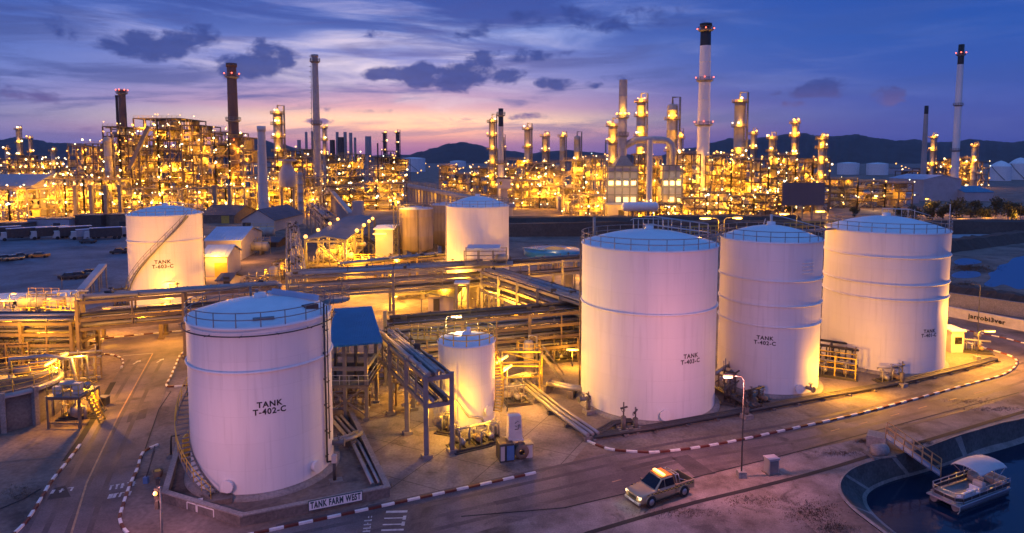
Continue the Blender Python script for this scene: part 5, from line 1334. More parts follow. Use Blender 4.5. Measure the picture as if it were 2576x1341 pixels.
for k in range(4): b.tube((xl + .6 + k * 1.0, y0 + 2, zf), (xl + .6 + k * 1.0, y0 + 2, zf + 2.6), .15, 8); b.drum((xl + 1 + k * .9, y0 + 3.5, zf + .8), .4, 1.2, 0, 10)
b.build('pump', dark, t, True)
light(Vector(((xl + xr) / 2, y0 + 5, zf + 2.5)), 60)
# small roofed gatehouse under the pipe bridge
t = thing('shelter', 'small shelter with tilted blue-grey roof under the middle pipe bridge', 'shelter', G(1110, 778)); 
b = MB(); q = [(-3.4, -2.2, 3.2), (2.6, -3.0, 2.4), (3.6, 1.6, 3.4), (-2.2, 2.4, 4.2)]; b.add([Vector(x) for x in q] + [Vector(x) + Vector((0, 0, .2)) for x in q], [(0, 3, 2, 1), (4, 5, 6, 7), (0, 1, 5, 4), (1, 2, 6, 5), (2, 3, 7, 6), (3, 0, 4, 7)]); b.build('roof', shade, t)
b = MB(); b.box((.2, -.2, 1.2), (4.4, 2.8, 2.4)); b.build('wall', beige, t)
b = MB()
for x, y, z in ((-3.0, -2, 3.2), (2.4, -2.7, 2.4), (3.3, 1.4, 3.4), (-2, 2.2, 4.1)): b.beam((x, y, 0), (x, y, z), .18)
b.build('post', steel, t)
b = MB(); b.box((-.6, -1.63, 1.1), (1.0, .06, 2.0)); b.build('door', dark, t)
t = thing('stair_tower', 'slim white-topped stair tower beside the small tilted-roof shelter', 'tower', G(1163, 792)); b = MB()
for x in (-.9, .9):
    for y in (-.9, .9): b.beam((x, y, 0), (x, y, 5.2), .28)
b.beam((-.8, -.9, .2), (.8, -.9, 4.8), .3, .12); b.build('frame', greysteel, t); b = MB(); b.box((0, 0, 5.3), (2.4, 2.4, .2)); b.build('roof', whiteroof, t)
# round low basin with ochre heap
t = thing('slab_roof', 'low dark-blue covered basin with an ochre heap in its middle', 'basin', G(1390, 640)); R_b = 7.5
b = MB(); b.lathe([(R_b, 0), (R_b, 1.2), (R_b - .3, 1.4), (.01, 1.5)], 32); b.build('cover', blueroof, t)
b = MB(); b.lathe([(3.1, 1.3), (2.4, 1.6), (1.2, 1.9), (.01, 2.0)], 14, (.6, .3, 0)); b.v = [(x + .2 * math.sin(y * 3), y + .2 * math.cos(x * 2), z) for x, y, z in b.v]; b.build('heap', sand, t)
b = MB(); b.beam((-R_b, 1, 1.6), (-2, -4, 1.6), 1.2, .15); b.build('ramp', blueroof, t)
light(t.location + Vector((.5, -1, 6)), 260, WARM)
# trees by the hall
def make_tree(seed, h, wd):
    r = random.Random(seed); root = thing('tree', 'x', 'tree', (0, 0, 0), 0, 'dark trees by the far road')
    b = MB(); b.path([(0, 0, 0), (.1, .05, h * .3), (-.1, .1, h * .6)], .28, 7, r2=.12)
    cl = []
    for i in range(9):
        a = r.uniform(0, 2 * PI); q = wd * r.uniform(.15, .8); z = h * r.uniform(.22, .9)
        cl.append((q * math.cos(a) * .9, q * math.sin(a) * .9, z, wd * r.uniform(.34, .55)))
        b.path([(0, 0, h * .3), (q * math.cos(a) * .5, q * math.sin(a) * .5, z * .7), (q * math.cos(a) * .9, q * math.sin(a) * .9, z)], .1, 5, r2=.03)
    b.build('trunk', trunkm, root); c = MB()
    for x, y, z, rr in cl:
        for _ in range(150):
            d = Vector((r.gauss(0, 1), r.gauss(0, 1), r.gauss(0, .75))); d = d.normalized() * rr * r.random() ** .35; p = Vector((x, y, z)) + d
            s = r.uniform(.22, .5); n = Vector((r.gauss(0, 1), r.gauss(0, 1), r.gauss(.5, 1))).normalized(); u_ = n.orthogonal().normalized(); v_ = n.cross(u_)
            c.add([p - u_ * s, p + v_ * s * .6, p + u_ * s, p - v_ * s * .6], [(0, 1, 2, 3)])
    c.build('crown', leaf, root); return root
protos = [make_tree(1, 8.5, 4.8), make_tree(2, 7, 4.2), make_tree(3, 9.5, 5.4)]
TL = [(2345, 555, 'first dark tree in front of the teal-roofed hall, nearest the floodlight'), (2372, 552, 'tall dark tree masking the gable of the teal-roofed hall'), (2405, 556, 'broad dark tree just right of the floodlit gap'), (2440, 552, 'dark tree under the bright teal annexe roof'), (2472, 556, 'dark tree before the lit windows beyond the annexe'), (2505, 550, 'dark tree past the annexe, above the lit fence'), (2535, 556, 'dark tree beside the small yellow-lit bush'), (2566, 552, 'dark tree cut by the picture edge'), (2300, 558, 'low dark tree beyond the widest tank roof'), (2262, 556, 'low dark tree near the white lit kiosk'), (2150, 545, 'dark bush-like tree by the end of the dark screen wall'), (2120, 470, 'far dark tree under the first drum tank'), (2085, 472, 'far dark tree beside the end column'), (1985, 540, 'round dark tree at the foot of the dark screen wall'), (1655, 545, 'small dark tree beside the horizontal white drum')]
for i, (u, v, lab) in enumerate(TL):
    o = protos[i] if i < 3 else copy_tree(protos[i % 3]); o['label'] = lab
    p = G(u, v); o.location = p; o.rotation_euler = (0, 0, i * 1.7); s = (.9 if i < 8 else .65) * (1.3 if v < 500 else 1); o.scale = (s, s, s)
# lit fence in front of the trees
t = thing('fence', 'long slatted fence lit yellow below the dark trees', 'fence', G(2395, 562)); a, c = G(2395, 562), G(2640, 553); b = MB(); n = 60
for i in range(n): q = a.lerp(c, i / (n - 1)); b.beam(q, q + Vector((0, 0, 1.8)), .25)
for z in (.4, 1.7): b.beam(a + Vector((0, 0, z)), c + Vector((0, 0, z)), .12)
b.build('slat_panel', beige, t, True)
for i in range(4): q = a.lerp(c, .1 + i * .25); light(q + Vector((0, -2.5, 2.5)), 700)
for u in (2340, 2420, 2500, 2560): light(G(u, 545) + Vector((0, 5, 4)), 900)
# site wall with letters and precast wall behind it
def wall(label, a, c, h, th, m, name='boundary_wall'):
    t = thing(name, label, 'wall', a); b = MB(); b.beam(a + Vector((0, 0, h / 2 - .05)), c + Vector((0, 0, h / 2 - .05)), th, h + .1); b.build('panel', m, t, True)
    b = MB(); b.beam(a + Vector((0, 0, h + .05)), c + Vector((0, 0, h + .05)), th + .15, .12); b.build('coping', m, t, True); return t
a, c = G(2380, 795), G(2640, 846); t = wall('cream boundary wall with black lettering along the curved road', a, c, 1.5, .25, signw2)
d = (c - a).normalized(); nrm = Vector((d.y, -d.x, 0)); vs, fs = text_geo('jarrobi3ver', .95, .02); b = MB(); mid_ = G(2482, 815.5) + nrm * .14
b.add([mid_ + d * x + Vector((0, 0, .78 + y)) + nrm * .02 for x, y, _ in vs], fs); b.build('lettering', ink, t, True)
wall('stained precast concrete wall behind the lettered cream wall', G(2375, 768), G(2660, 812), 2.2, .3, conc)
# ---------------------------------------------------------------- near things
# bund wall round the west tank, with its sign
wpx = [(880, 1046), (975, 1248), (610, 1322), (416, 1262), (450, 1140)]
W = gpts(wpx); t = thing('bund_wall', 'low stained concrete bund wall enclosing the front TANK T-402-C', 'wall', W[2])
for i_, (p, q) in enumerate(zip(W, W[1:])):
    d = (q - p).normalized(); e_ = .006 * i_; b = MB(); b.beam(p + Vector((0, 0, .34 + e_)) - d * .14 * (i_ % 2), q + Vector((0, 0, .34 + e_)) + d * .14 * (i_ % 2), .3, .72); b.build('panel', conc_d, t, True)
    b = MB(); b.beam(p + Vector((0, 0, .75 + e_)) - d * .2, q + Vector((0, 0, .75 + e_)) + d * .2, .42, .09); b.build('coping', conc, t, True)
d = (W[1] - W[2]).normalized(); nrm = Vector((d.y, -d.x, 0)); b = MB()
for x0, x1 in ((.9, 1.7), (1.75, 3.0)):
    pass
dl = (W[3] - W[2]).normalized(); nl_ = Vector((-dl.y, dl.x, 0)); b = MB()
for s0, s1 in ((2.5, 4.1), (4.2, 5.1)):
    for aa, bb in (((s0, .1), (s0, .62)), ((s0, .62), (s1, .62)), ((s1, .62), (s1, .1))):
        b.beam(W[2] + dl * aa[0] + nl_ * .17 + Vector((0, 0, aa[1])), W[2] + dl * bb[0] + nl_ * .17 + Vector((0, 0, bb[1])), .06)
b.build('painted_frame', kwhite, t, True)
s0, s1 = G(775, 1289), G(911, 1261); sd_ = (s1 - s0); sl = sd_.length; sd_.normalize(); sn = Vector((sd_.y, -sd_.x, 0)); sc = W[2] + d * ((s0 - W[2]).dot(d) + sl / 2) + nrm * .24
t = thing('sign', 'white TANK FARM WEST sign board mounted on the bund wall', 'sign', sc)
b = MB(); b.beam(sc - d * sl / 2 + Vector((0, 0, .56)), sc + d * sl / 2 + Vector((0, 0, .56)), .06, .74, 0); b.build('border', signink, t, True)
b = MB(); e = nrm * .034; b.beam(sc + e - d * (sl / 2 - .05) + Vector((0, 0, .56)), sc + e + d * (sl / 2 - .05) + Vector((0, 0, .56)), .012, .64); b.build('board', signw, t, True)
vs, fs = text_geo('TANK FARM WEST', .52, .022); mxw = max(v[0] for v in vs) * 2; kx = (sl - .28) / mxw
b = MB(); b.add([sc + d * x * kx + nrm * .044 + Vector((0, 0, .56 + y * 1.25)) for x, y, _ in vs], fs); b.build('lettering', signink, t, True)
for s in (-1, 1): b = MB(); b.box(sc + d * s * sl * .35 - nrm * .1 + Vector((0, 0, .5)), (.1, .3, .3)); b.build('bracket', steel, t, True)
# pump skids, valve stations
def skid(label, u, v, rz, L_=3.2, wd=1.6, seed=0, m=pipe_m, name='pump_skid', frame=False, group='pump skids', z=0):
    r = random.Random(seed); p = G(u, v, z); t = thing(name, label, 'pump skid', p, rz, group)
    b = MB()
    for s in (-1, 1): b.beam((-L_ / 2, s * wd / 2, .15), (L_ / 2, s * wd / 2, .15), .16, .24)
    for k in range(4): x = -L_ / 2 + L_ * k / 3; b.beam((x, -wd / 2, .15), (x, wd / 2, .15), .14, .2)
    b.box((0, 0, .04), (L_ + .5, wd + .5, .1)); b.build('base', dark, t)
    n = 2 if L_ > 2.4 else 1
    for i in range(n):
        x = -L_ / 2 + L_ * (i + .5) / n
        b = MB(); b.drum((x, -.1, .65), .27, .7, PI / 2, 12); b.build('motor', rust if i else m, t)
        b = MB(); b.drum((x, wd * .32, .62), .22, .3, PI / 2, 12); b.tube((x, wd * .3, .6), (x, wd * .3, 1.5), .12, 8); b.lathe([(.3, 0), (.3, .08)], 12, (x, wd * .3, 1.1)); b.build('pump', m, t)
    b = MB()
    b.tube((-L_ / 2, wd * .3, 1.5), (L_ / 2, wd * .3, 1.5), .12, 8)
    for _ in range(5):
        x = r.uniform(-L_ / 2, L_ / 2); y = r.uniform(-wd / 2, wd / 2); h = r.uniform(.9, 1.9); b.path([(x, y, .2), (x, y, h), (x + r.uniform(-.8, .8), y, h)], .07, 6)
        b.path([(x + .16 * math.cos(q * PI / 5), y + .16 * math.sin(q * PI / 5), h + .25) for q in range(10)], .025, 5, closed=True); b.tube((x, y, h), (x, y, h + .25), .03, 5)
    b.build('pipework', m, t)
    if frame:
        b = MB()
        for x in (-L_ / 2, 0, L_ / 2):
            for y in (-wd / 2, wd / 2): b.beam((x, y, 0), (x, y, 2.5), .12)
        for y in (-wd / 2, wd / 2):
            for z in (1.2, 2.5): b.beam((-L_ / 2, y, z), (L_ / 2, y, z), .1)
        for x in (-L_ / 2, 0, L_ / 2): b.beam((x, -wd / 2, 2.5), (x, wd / 2, 2.5), .1)
        b.build('frame', yellow, t)
    return t
skid('pump skid with tangled pipes at the foot of the portal rack and small tank', 1180, 1122, .5, 3.0, 1.7, 1)
skid('pump skid tucked between small tank and the white-topped dispenser', 1232, 1110, .4, 2.0, 1.4, 2)
skid('round-based pump group beyond the curved stair of the small tank', 1300, 1012, .3, 2.2, 1.8, 3)
skid('pump skid half hidden behind the portal legs', 1130, 1080, 1.2, 2.4, 1.2, 14)
skid('yellow-framed pump skid standing between the two banded tanks', 2100, 945, -.5, 4.2, 2.0, 4, frame=True)
skid('squat valve skid by the foot of the widest tank, facing the road', 2240, 962, .1, 2.6, 1.5, 5, frame=False)
skid('dark valve skid by the foot of the slim banded tank, near the street lamp', 1905, 1018, .5, 2.8, 1.4, 6, m=pipe_d)
skid('valve skid wedged between TANK T-403-C and the slim tank', 1838, 1010, 1.0, 2.4, 1.2, 16, m=pipe_d)
skid('low pump skid beside the lamp mast at the road bend', 2440, 885, -.4, 4.5, 1.2, 7)
skid('pump skid with pale motor under the railed platform by the side road', 205, 1045, .2, 3.2, 1.6, 8)
skid('pump skid behind the round basin, bathed in yellow', 130, 930, 0, 3.5, 1.8, 9)
skid('pump skid under the low rack at the far left edge', 60, 900, .1, 3.5, 1.8, 10)
skid('pump skid beside the long rack under the diagonal pipe rack', 1360, 870, .4, 3.2, 1.6, 11)
skid('pump skid near the legs of the first silo', 1080, 668, 0, 3.5, 1.8, 12)
skid('pump skid in the amber yard under the middle pipe bridge', 1300, 800, .3, 3.5, 1.8, 13)
skid('pump skid beneath the low three-tier rack beside the wide tank', 1425, 905, .3, 3.5, 1.6, 17)
# dispenser unit: white cabinet, blue box, reel
t = thing('dispenser', 'white dispenser cabinet on a base with blue panel and hose reel', 'dispenser', G(1293, 1152), .25)
b = MB(); b.box((-.75, .1, .75), (1.2, 1.4, 1.5)); b.build('equipment_box', dark, t)
b = MB(); b.box((-.45, -.63, .75), (.62, .06, 1.2)); b.build('blue_panel', bluebox, t); b = MB(); b.box((-1.12, -.63, .75), (.34, .06, 1.2)); b.build('white_panel', beige, t)
b = MB(); b.lathe([(.25, -.35), (.62, -.35), (.62, -.25), (.4, -.25), (.4, .25), (.62, .25), (.62, .35), (.25, .35)], 24); b.v = [(x + .55, z - .15, y + .66) for x, y, z in b.v]; b.build('hose_reel', rust, t)
b = MB(); b.box((1.25, .1, .55), (.55, .8, 1.1)); b.build('side_cabinet', signw2, t); b = MB(); b.box((1.25, .1, 1.16), (.7, .95, .1)); b.build('cabinet_lid', steel, t)
b = MB(); v = [(-.45, .1, 1.5), (.75, .1, 1.5), (.75, .9, 1.5), (-.45, .9, 1.5), (-.38, .16, 3.5), (.68, .16, 3.5), (.68, .84, 3.5), (-.38, .84, 3.5)]
b.add(v, [(3, 2, 1, 0), (4, 5, 6, 7), (0, 1, 5, 4), (1, 2, 6, 5), (2, 3, 7, 6), (3, 0, 4, 7)]); b.box((.15, .5, 1.45), (1.4, 1.0, .1)); b.build('cabinet', signw2, t)
b = MB()
for x0, z0, x1, z1 in ((.1, 2.4, .4, 2.4), (.4, 2.4, .4, 2.75), (.4, 2.75, .55, 2.75), (.55, 2.75, .55, 2.5), (.12, 2.9, .25, 3.0), (.3, 3.1, .42, 3.02), (.15, 2.7, .25, 2.62)): b.beam((x0, .105 + .02 * (z0 - 2), z0), (x1, .105 + .02 * (z1 - 2), z1), .04)
b.build('emblem', ink, t)
# right-hand platform frame of the small tank
t = thing('loading_gantry', 'yellow-lit pipe frame platform beside the curved stair of the small tank', 'frame', G(1300, 985)); b = MB()
q = [(-1.6, -1.4), (2.4, -1.0), (2.8, 2.4), (-1.6, 2.6)]
for x, y in q: b.beam((x, y, 0), (x, y, 3.6), .16)
for z in (2.0, 3.6):
    for (x0, y0_), (x1, y1q) in zip(q, q[1:] + q[:1]): b.beam((x0, y0_, z), (x1, y1q, z), .14)
b.beam((-1.6, 2.6, 3.6), (2.4, -1.0, 3.6), .12); b.build('frame', yellow, t)
b = MB()
for k in range(8): b.beam((2.8 + k * .3, 1.8, 3.4 - k * .42), (2.8 + k * .3, 2.6, 3.4 - k * .42), .25, .05)
for y in (1.8, 2.6): b.beam((2.8, y, 3.5), (5.2, y, .2), .08, .2); b.path([(2.8, y, 4.5), (5.2, y, 1.2)], .035, 5)
b.build('stair', steel, t)
b = MB()
for k in range(3): b.path([(-1 + k * .8, 0, .3), (-1 + k * .8, 0, 1.6), (1 + k * .6, 1.5, 1.6), (1 + k * .6, 1.5, .3)], .1, 8)
b.build('pipework', pipe_m, t)
# pipe runs on the ground
def run(label, pts, r=.12, n=3, gap=.38, z=.35, m=pipe_d, sup=True, name='pipe_run'):
    P = [Vector((p.x, p.y, z)) for p in gpts(pts)]; t = thing(name, label, 'pipe run', (P[0].x, P[0].y, 0), 0, 'ground pipe runs')
    for i in range(n):
        o = (i - (n - 1) / 2) * gap; Q = []
        for k, p in enumerate(P):
            d = (P[min(k + 1, len(P) - 1)] - P[max(k - 1, 0)]).normalized(); Q.append(p + Vector((-d.y, d.x, 0)) * o)
        b = MB(); b.path(Q, r * (1 if i else 1.25), 8); b.build('pipe', m, t, True)
    if sup:
        for p, q in zip(P, P[1:]):
            L_ = (q - p).length; k = max(1, int(L_ / 3)); d = (q - p).normalized()
            for j in range(k + 1):
                c = p + d * (L_ * j / k); b = MB(); b.box((c.x, c.y, (z - r) / 2), (.3, n * gap + .3, z - r), math.atan2(d.y, d.x)); b.build('support', conc_d, t, True)
    return t
run('dark pipe run along the kerb in front of the three big tanks', [(1490, 1104), (1640, 1082), (1870, 1040), (2060, 1004), (2250, 970), (2420, 930), (2500, 908)], .12, 3, .36, .32)
run('pipe run with rails along the yard edge leading to the kerb corner', [(1300, 960), (1400, 1040), (1492, 1106)], .16, 3, .55, .5, pipe_m)
run('short dark pipe run joining TANK T-403-C to the corner manifold', [(1500, 1098), (1545, 1072), (1590, 1066)], .1, 3, .3, .35, pipe_d)
run('pipe run inside the bund wall beside the front tank', [(845, 1060), (905, 1130), (955, 1230)], .13, 3, .5, .45, pipe_m)
run('pipe pair crossing from the front tank towards the pump shelter', [(826, 1140), (880, 1125), (905, 1112)], .16, 2, .6, .9, pipe_m)
run('thick lagged pipe pair entering the wide tank from the rack', [(1380, 985), (1440, 998), (1468, 1000)], .2, 2, .7, 1.0, pipe_m)
run('dark pipe loop between wide tank and slim tank', [(1810, 985), (1850, 1010), (1905, 1035)], .15, 3, .5, .5, pipe_d)
# hydrant columns by TANK T-403-C
def hydrant(label, u, v, h, seed=0):
    t = thing('fire_monitor', label, 'fire monitor', G(u, v), seed, 'fire monitors'); b = MB()
    b.box((0, 0, .2), (.9, .9, .4)); b.build('footing', conc, t); b = MB()
    b.tube((0, 0, .4), (0, 0, h * .55), .22, 10); b.tube((0, 0, h * .55), (0, 0, h), .07, 8); b.lathe([(.2, 0), (.26, .08), (.2, .16)], 12, (0, 0, h * .5)); b.build('standpipe', conc_d, t)
    b = MB(); b.tube((-.3, 0, h * .8), (.35, 0, h * .86), .09, 8); b.path([(.16 * math.cos(q * PI / 5), .2, h * .72 + .16 * math.sin(q * PI / 5)) for q in range(10)], .025, 5, closed=True); b.build('nozzle', dark, t); return t
hydrant('fire monitor on a thick standpipe before TANK T-403-C', 1568, 1090, 2.9)
hydrant('slim dark fire monitor a step closer to the manhole of TANK T-403-C', 1598, 1086, 2.3, 1.0)
hydrant('fire monitor by the road side of the widest tank', 2268, 972, 2.8, .5)
hydrant('fire monitor at the foot of the wide tank near the lagged pipes', 1480, 1040, 2.2, 2.0)
hydrant('fire monitor between pipe run and slim banded tank', 1878, 1052, 1.9, 2.0)
# street furniture
def street_lamp(label, u, v, uh, vh, power=900, color=PINK, hl=.9, on_=True, base=True, m=pole_m, y=None, group='street lamps', r=.05, off=None, lens=None):
    p = G(u, v) if y is None else Vector((Dp(u, HZ, y).x, y, 0))
    h = Dp(uh, vh, p.y); hx = h.x - p.x; H = h.z
    t = thing('street_lamp', label, 'street lamp', p, 0, group); sg = 1 if hx >= 0 else -1; ax = max(abs(hx) - hl * .2, .3)
    b = MB(); b.path([(0, 0, .3), (0, 0, H - .7), (0, 0, H - .35), (sg * ax * .25, 0, H - .05), (sg * ax, 0, H)], r * 1.25, 8, r2=r * .8); b.build('pole', m, t)
    if base: b = MB(); b.box((0, 0, .25), (.62, .62, .5)); b.build('footing', conc, t)
    b = MB(); b.box((sg * (ax + hl / 2), 0, H + .06), (hl * 1.02, .2, .07)); b.build('lamp_head', m, t)
    if on_:
        b = MB(); c0 = Vector((sg * ax, 0, H - .06)); b.path([c0, c0 + Vector((sg * hl * .1, 0, 0)), c0 + Vector((sg * hl * .9, 0, 0)), c0 + Vector((sg * hl, 0, 0))], .11 if base else .12, 8); b.build('lens', lens or bulbp, t)
        light(p + Vector((sg * (ax + hl / 2 + .25), off or -.2, H - .55)), power, color, .12)
    return t
street_lamp('tall street lamp on a concrete footing between road and pickup truck', 1865, 1200, 1838, 945, 1300, (1, .33, .26), hl=.7)
street_lamp('bare dark lamp mast standing at the road bend by the widest tank', 2458, 905, 2482, 832, 900, AMB, hl=1.3)
street_lamp('unlit mast tip rising over the wide road by the precast wall', 2459, 845, 2462, 716, on_=False)
street_lamp('roof-height floodlight behind TANK T-403-C, twin with left-pointing head', 1812, 0, 1783, 548, 1500, AMB, hl=1.5, y=88, base=False)
street_lamp('roof-height floodlight behind TANK T-403-C, twin with right-pointing head', 1826, 0, 1848, 547, 1400, AMB, hl=1.2, y=89, base=False)
street_lamp('roof-height floodlight between the slim tank and the widest tank', 2010, 0, 1980, 537, 1500, AMB, hl=1.4, y=96, base=False)
street_lamp('floodlight peeping over the edge of the widest tank roof', 2088, 0, 2070, 531, 1200, AMB, hl=1.4, y=102, base=False)
street_lamp('bright floodlight on a pole just behind the small orange-lit tank', 1118, 0, 1140, 795, 1300, WARM, hl=1.1, y=66.5, base=False)
street_lamp('unlit curved lamp on the edge of the blue truck park', 158, 760, 146, 694, on_=False)
street_lamp('short lit lamp beside the yellow plant roof at the left edge', 27, 800, 31, 738, 700, AMB, hl=.7)
street_lamp('curved lit lamp beside the small tilted-roof shelter', 1100, 780, 1112, 715, 500, AMB, hl=.8)  # this lamp shines, with a lens and an amber point light
street_lamp('floodlight on a short mast in the amber yard under the diagonal rack', 1222, 800, 1228, 733, 800, AMB, hl=.8)
street_lamp('floodlight standing alone in the amber yard near the bridge leg', 985, 770, 992, 745, 700, AMB, hl=.6)
street_lamp('starry floodlight among the dark trees before the teal-roofed hall', 2338, 553, 2334, 500, 1500, AMB, hl=1.2)
street_lamp('white floodlight above the lit kiosk near the dark screen wall', 2196, 530, 2200, 493, 1600, WARM, hl=1.6)
street_lamp('tall unlit mast in front of the dark trees', 2386, 590, 2388, 512, on_=False)
street_lamp('unlit mast among the trees at the right edge', 2566, 560, 2568, 505, on_=False)
# lit lamp post on bottom left with lantern
t = thing('signal_post', 'slim post with a glowing lantern cluster beside the bund wall corner', 'signal post', G(411, 1420)); p = t.location
zt = Dp(404, 1212, p.y).z; zl = Dp(402, 1240, p.y).z
b = MB(); b.tube((0, 0, 0), (0, 0, zl + .4), .07, 8); b.build('pole', steel, t)
b = MB(); b.box((-.15, 0, zl), (.28, .3, .7)); b.box((-.12, 0, zl + .75), (.2, .22, .4), .4); b.box((-.2, 0, zl - .75), (.22, .22, .5)); b.tube((-.1, 0, zl + .9), (.05, 0, zt + .1), .05, 6); b.build('housing', dark, t)
lamp(t, (-.2, -.18, zl + .05), .13, bulb); light(p + Vector((-1.6, -.6, zl + .6)), 620, (1, .36, .32), .3)
# loose site bits by the side road
def simple(name, label, cat, u, v, parts, rz=0, group=None, z=0):
    t = thing(name, label, cat, G(u, v, z), rz, group)
    for pn, m, fn in parts: b = MB(); fn(b); b.build(pn, m, t)
    return t
simple('marker_post', 'dark cranked stand with round base on the pavement', 'stand', 430, 1148, [('base', conc_d, lambda b: b.lathe([(.42, 0), (.4, .1), (.1, .16), (.01, .16)], 16)), ('arm', dark, lambda b: b.path([(0, 0, .1), (.05, 0, 1.3), (.12, 0, 1.75), (.8, 0, 1.85)], .08, 6))])
simple('rubble_tub', 'small rusty tub of scrap on the pavement near the bund wall', 'tub', 397, 1198, [('tub', rust, lambda b: b.lathe([(.3, 0), (.42, .5), (.36, .5), (.26, .1), (.01, .1)], 10)), ('scrap', yellow, lambda b: b.box((0, 0, .4), (.4, .4, .2), .6))])
simple('barrier_post', 'leaning dark barrier post at the side road kerb', 'barrier post', 368, 1215, [('foot', bluebox, lambda b: b.box((0, 0, .25), (.35, .3, .5))), ('pole', dark, lambda b: b.path([(0, 0, .4), (.15, .3, 1.2), (.3, .8, 2.2)], .05, 6)), ('arm', dark, lambda b: b.path([(.3, .8, 2.2), (.1, .6, 1.6), (.35, .8, 2.6)], .04, 6))])
simple('hatch_panel', 'yellow-edged upright panel leaning by the bund wall', 'panel', 470, 1150, [('panel', yellow, lambda b: b.box((0, 0, 1.0), (.12, 1.6, 2.0), .15)), ('stay', dark, lambda b: b.beam((0, .3, 0), (.5, .3, 1.2), .06))])
simple('bollard_box', 'dark junction box on the pavement at the kerb corner', 'junction box', 483, 992, [('box', dark, lambda b: b.box((0, 0, .4), (.7, .7, .8))), ('lid', steel, lambda b: b.box((0, 0, .85), (.85, .85, .1))), ('clutter', rust, lambda b: b.box((.1, 0, 1.0), (.4, .3, .25), .5))])
simple('bollard_box', 'dark box beside the railed platform across the side road', 'junction box', 262, 1018, [('box', dark, lambda b: b.box((0, 0, .4), (.8, .7, .8))), ('lid', steel, lambda b: b.box((0, 0, .84), (.9, .8, .08)))])
simple('step_platform', 'low dark step platform at the foot of the front tank stair', 'platform', 545, 1262, [('slab', conc_d, lambda b: b.box((0, 0, .2), (2.2, 1.3, .4), .35)), ('marker', kwhite, lambda b: b.box((-.95, -.5, .43), (.35, .3, .06), .35))])
simple('valve_post', 'dark valve standpipe with plate foot right of the front tank', 'valve', 842, 1210, [('plate', steel, lambda b: b.box((.1, 0, .05), (1.0, .7, .1), .4)), ('standpipe', dark, lambda b: b.tube((0, 0, 0), (0, 0, 1.5), .14, 8)), ('valve', beige, lambda b: b.box((0, 0, 1.8), (.35, .35, .6)))])
simple('utility_cabinet', 'grey utility cabinet on the gravel verge near the street lamp', 'cabinet', 1940, 1190, [('body', alum, lambda b: b.box((0, 0, .62), (.85, .7, 1.2), .25)), ('lid', lilac, lambda b: b.box((0, 0, 1.27), (.98, .82, .12), .25)), ('plinth', conc_d, lambda b: b.box((0, 0, .04), (1.1, .95, .12), .25)), ('door', greysteel, lambda b: b.box((.09, -.355, .62), (.7, .03, 1.0), .25))])
simple('outfall', 'pale concrete outfall chamber beside the gangway head', 'outfall', BAS(535, 835)[0], BAS(535, 835)[1], [('chamber', conc, lambda b: b.drum((0, 0, .45), .5, 1.1, .2, 14)), ('apron', conc_d, lambda b: b.box((0, 0, .05), (2.2, 1.4, .1), .2))])
simple('kiosk', 'yellow-lit kiosk half hidden behind the widest tank', 'kiosk', 2400, 880, [('wall', beige, lambda b: b.box((-.5, 0, 1.4), (1.6, 2.6, 2.8))), ('roof', whiteroof, lambda b: b.box((-.5, 0, 2.9), (1.9, 3.0, .2))), ('window', glass, lambda b: b.box((-.4, -1.32, 1.6), (.9, .06, .9)))])
light(G(2440, 900) + Vector((-1.5, 1, 4.5)), 1700)
light(G(2395, 905) + Vector((0, 0, 5)), 300)
# left round basin with railings and walkway
Rb = 4.3; bc = Vector((-48.9, 61.8, 0)); Hb = 3.7
t = thing('round_basin', 'large round concrete basin with railed rim at the left edge', 'basin', bc)
b = MB(); b.lathe([(Rb, 0), (Rb, Hb), (Rb - .4, Hb), (Rb - .4, Hb - 1.5), (.01, Hb - 1.5)], 64); b.build('wall', conc_d, t)
b = MB(); b.lathe([(Rb + .35, Hb - .5), (Rb + .35, Hb - .15), (Rb + .02, Hb - .1)], 64); b.build('launder', pipe_m, t)
b = MB(); rail_ring(b, Rb, Hb, 1.1, 16, .045); b.build('guard_rail', yellow, t)
b = MB(); b.box((0, 0, Hb + .1), (2 * Rb, 1.2, .25), .5); b.drum((1.2, .6, Hb + .7), .45, 1.0, .5, 12); b.drum((-1, -.6, Hb + .7), .4, .9, .5, 12); b.build('bridge', steel, t)
b = MB()
for s in (-.6, .6):
    for z in (.6, 1.1): b.path([(-Rb * math.cos(.5) - s * math.sin(.5), -Rb * math.sin(.5) + s * math.cos(.5), Hb + z), (Rb * math.cos(.5) - s * math.sin(.5), Rb * math.sin(.5) + s * math.cos(.5), Hb + z)], .045, 6)
b.build('bridge_rail', yellow, t)
b = MB(); b.path([(-1, 2, Hb - .5), (-1, 2, Hb + 1.4), (2, 3, Hb + 1.4), (4, 3.5, Hb + 1.0), (4.8, 3.5, .4)], .2, 8); b.path([(1, 1.8, Hb - .5), (1, 1.8, Hb + 1.0), (5, 4.5, Hb + 1.0), (5, 4.5, .3)], .14, 8); b.build('pipework', pipe_m, t)
for a in (.6, 1.15): b = MB(); b.box(on(Rb, a, Hb / 2, .25), (.4, .5, Hb), a); b.build('buttress', conc, t)
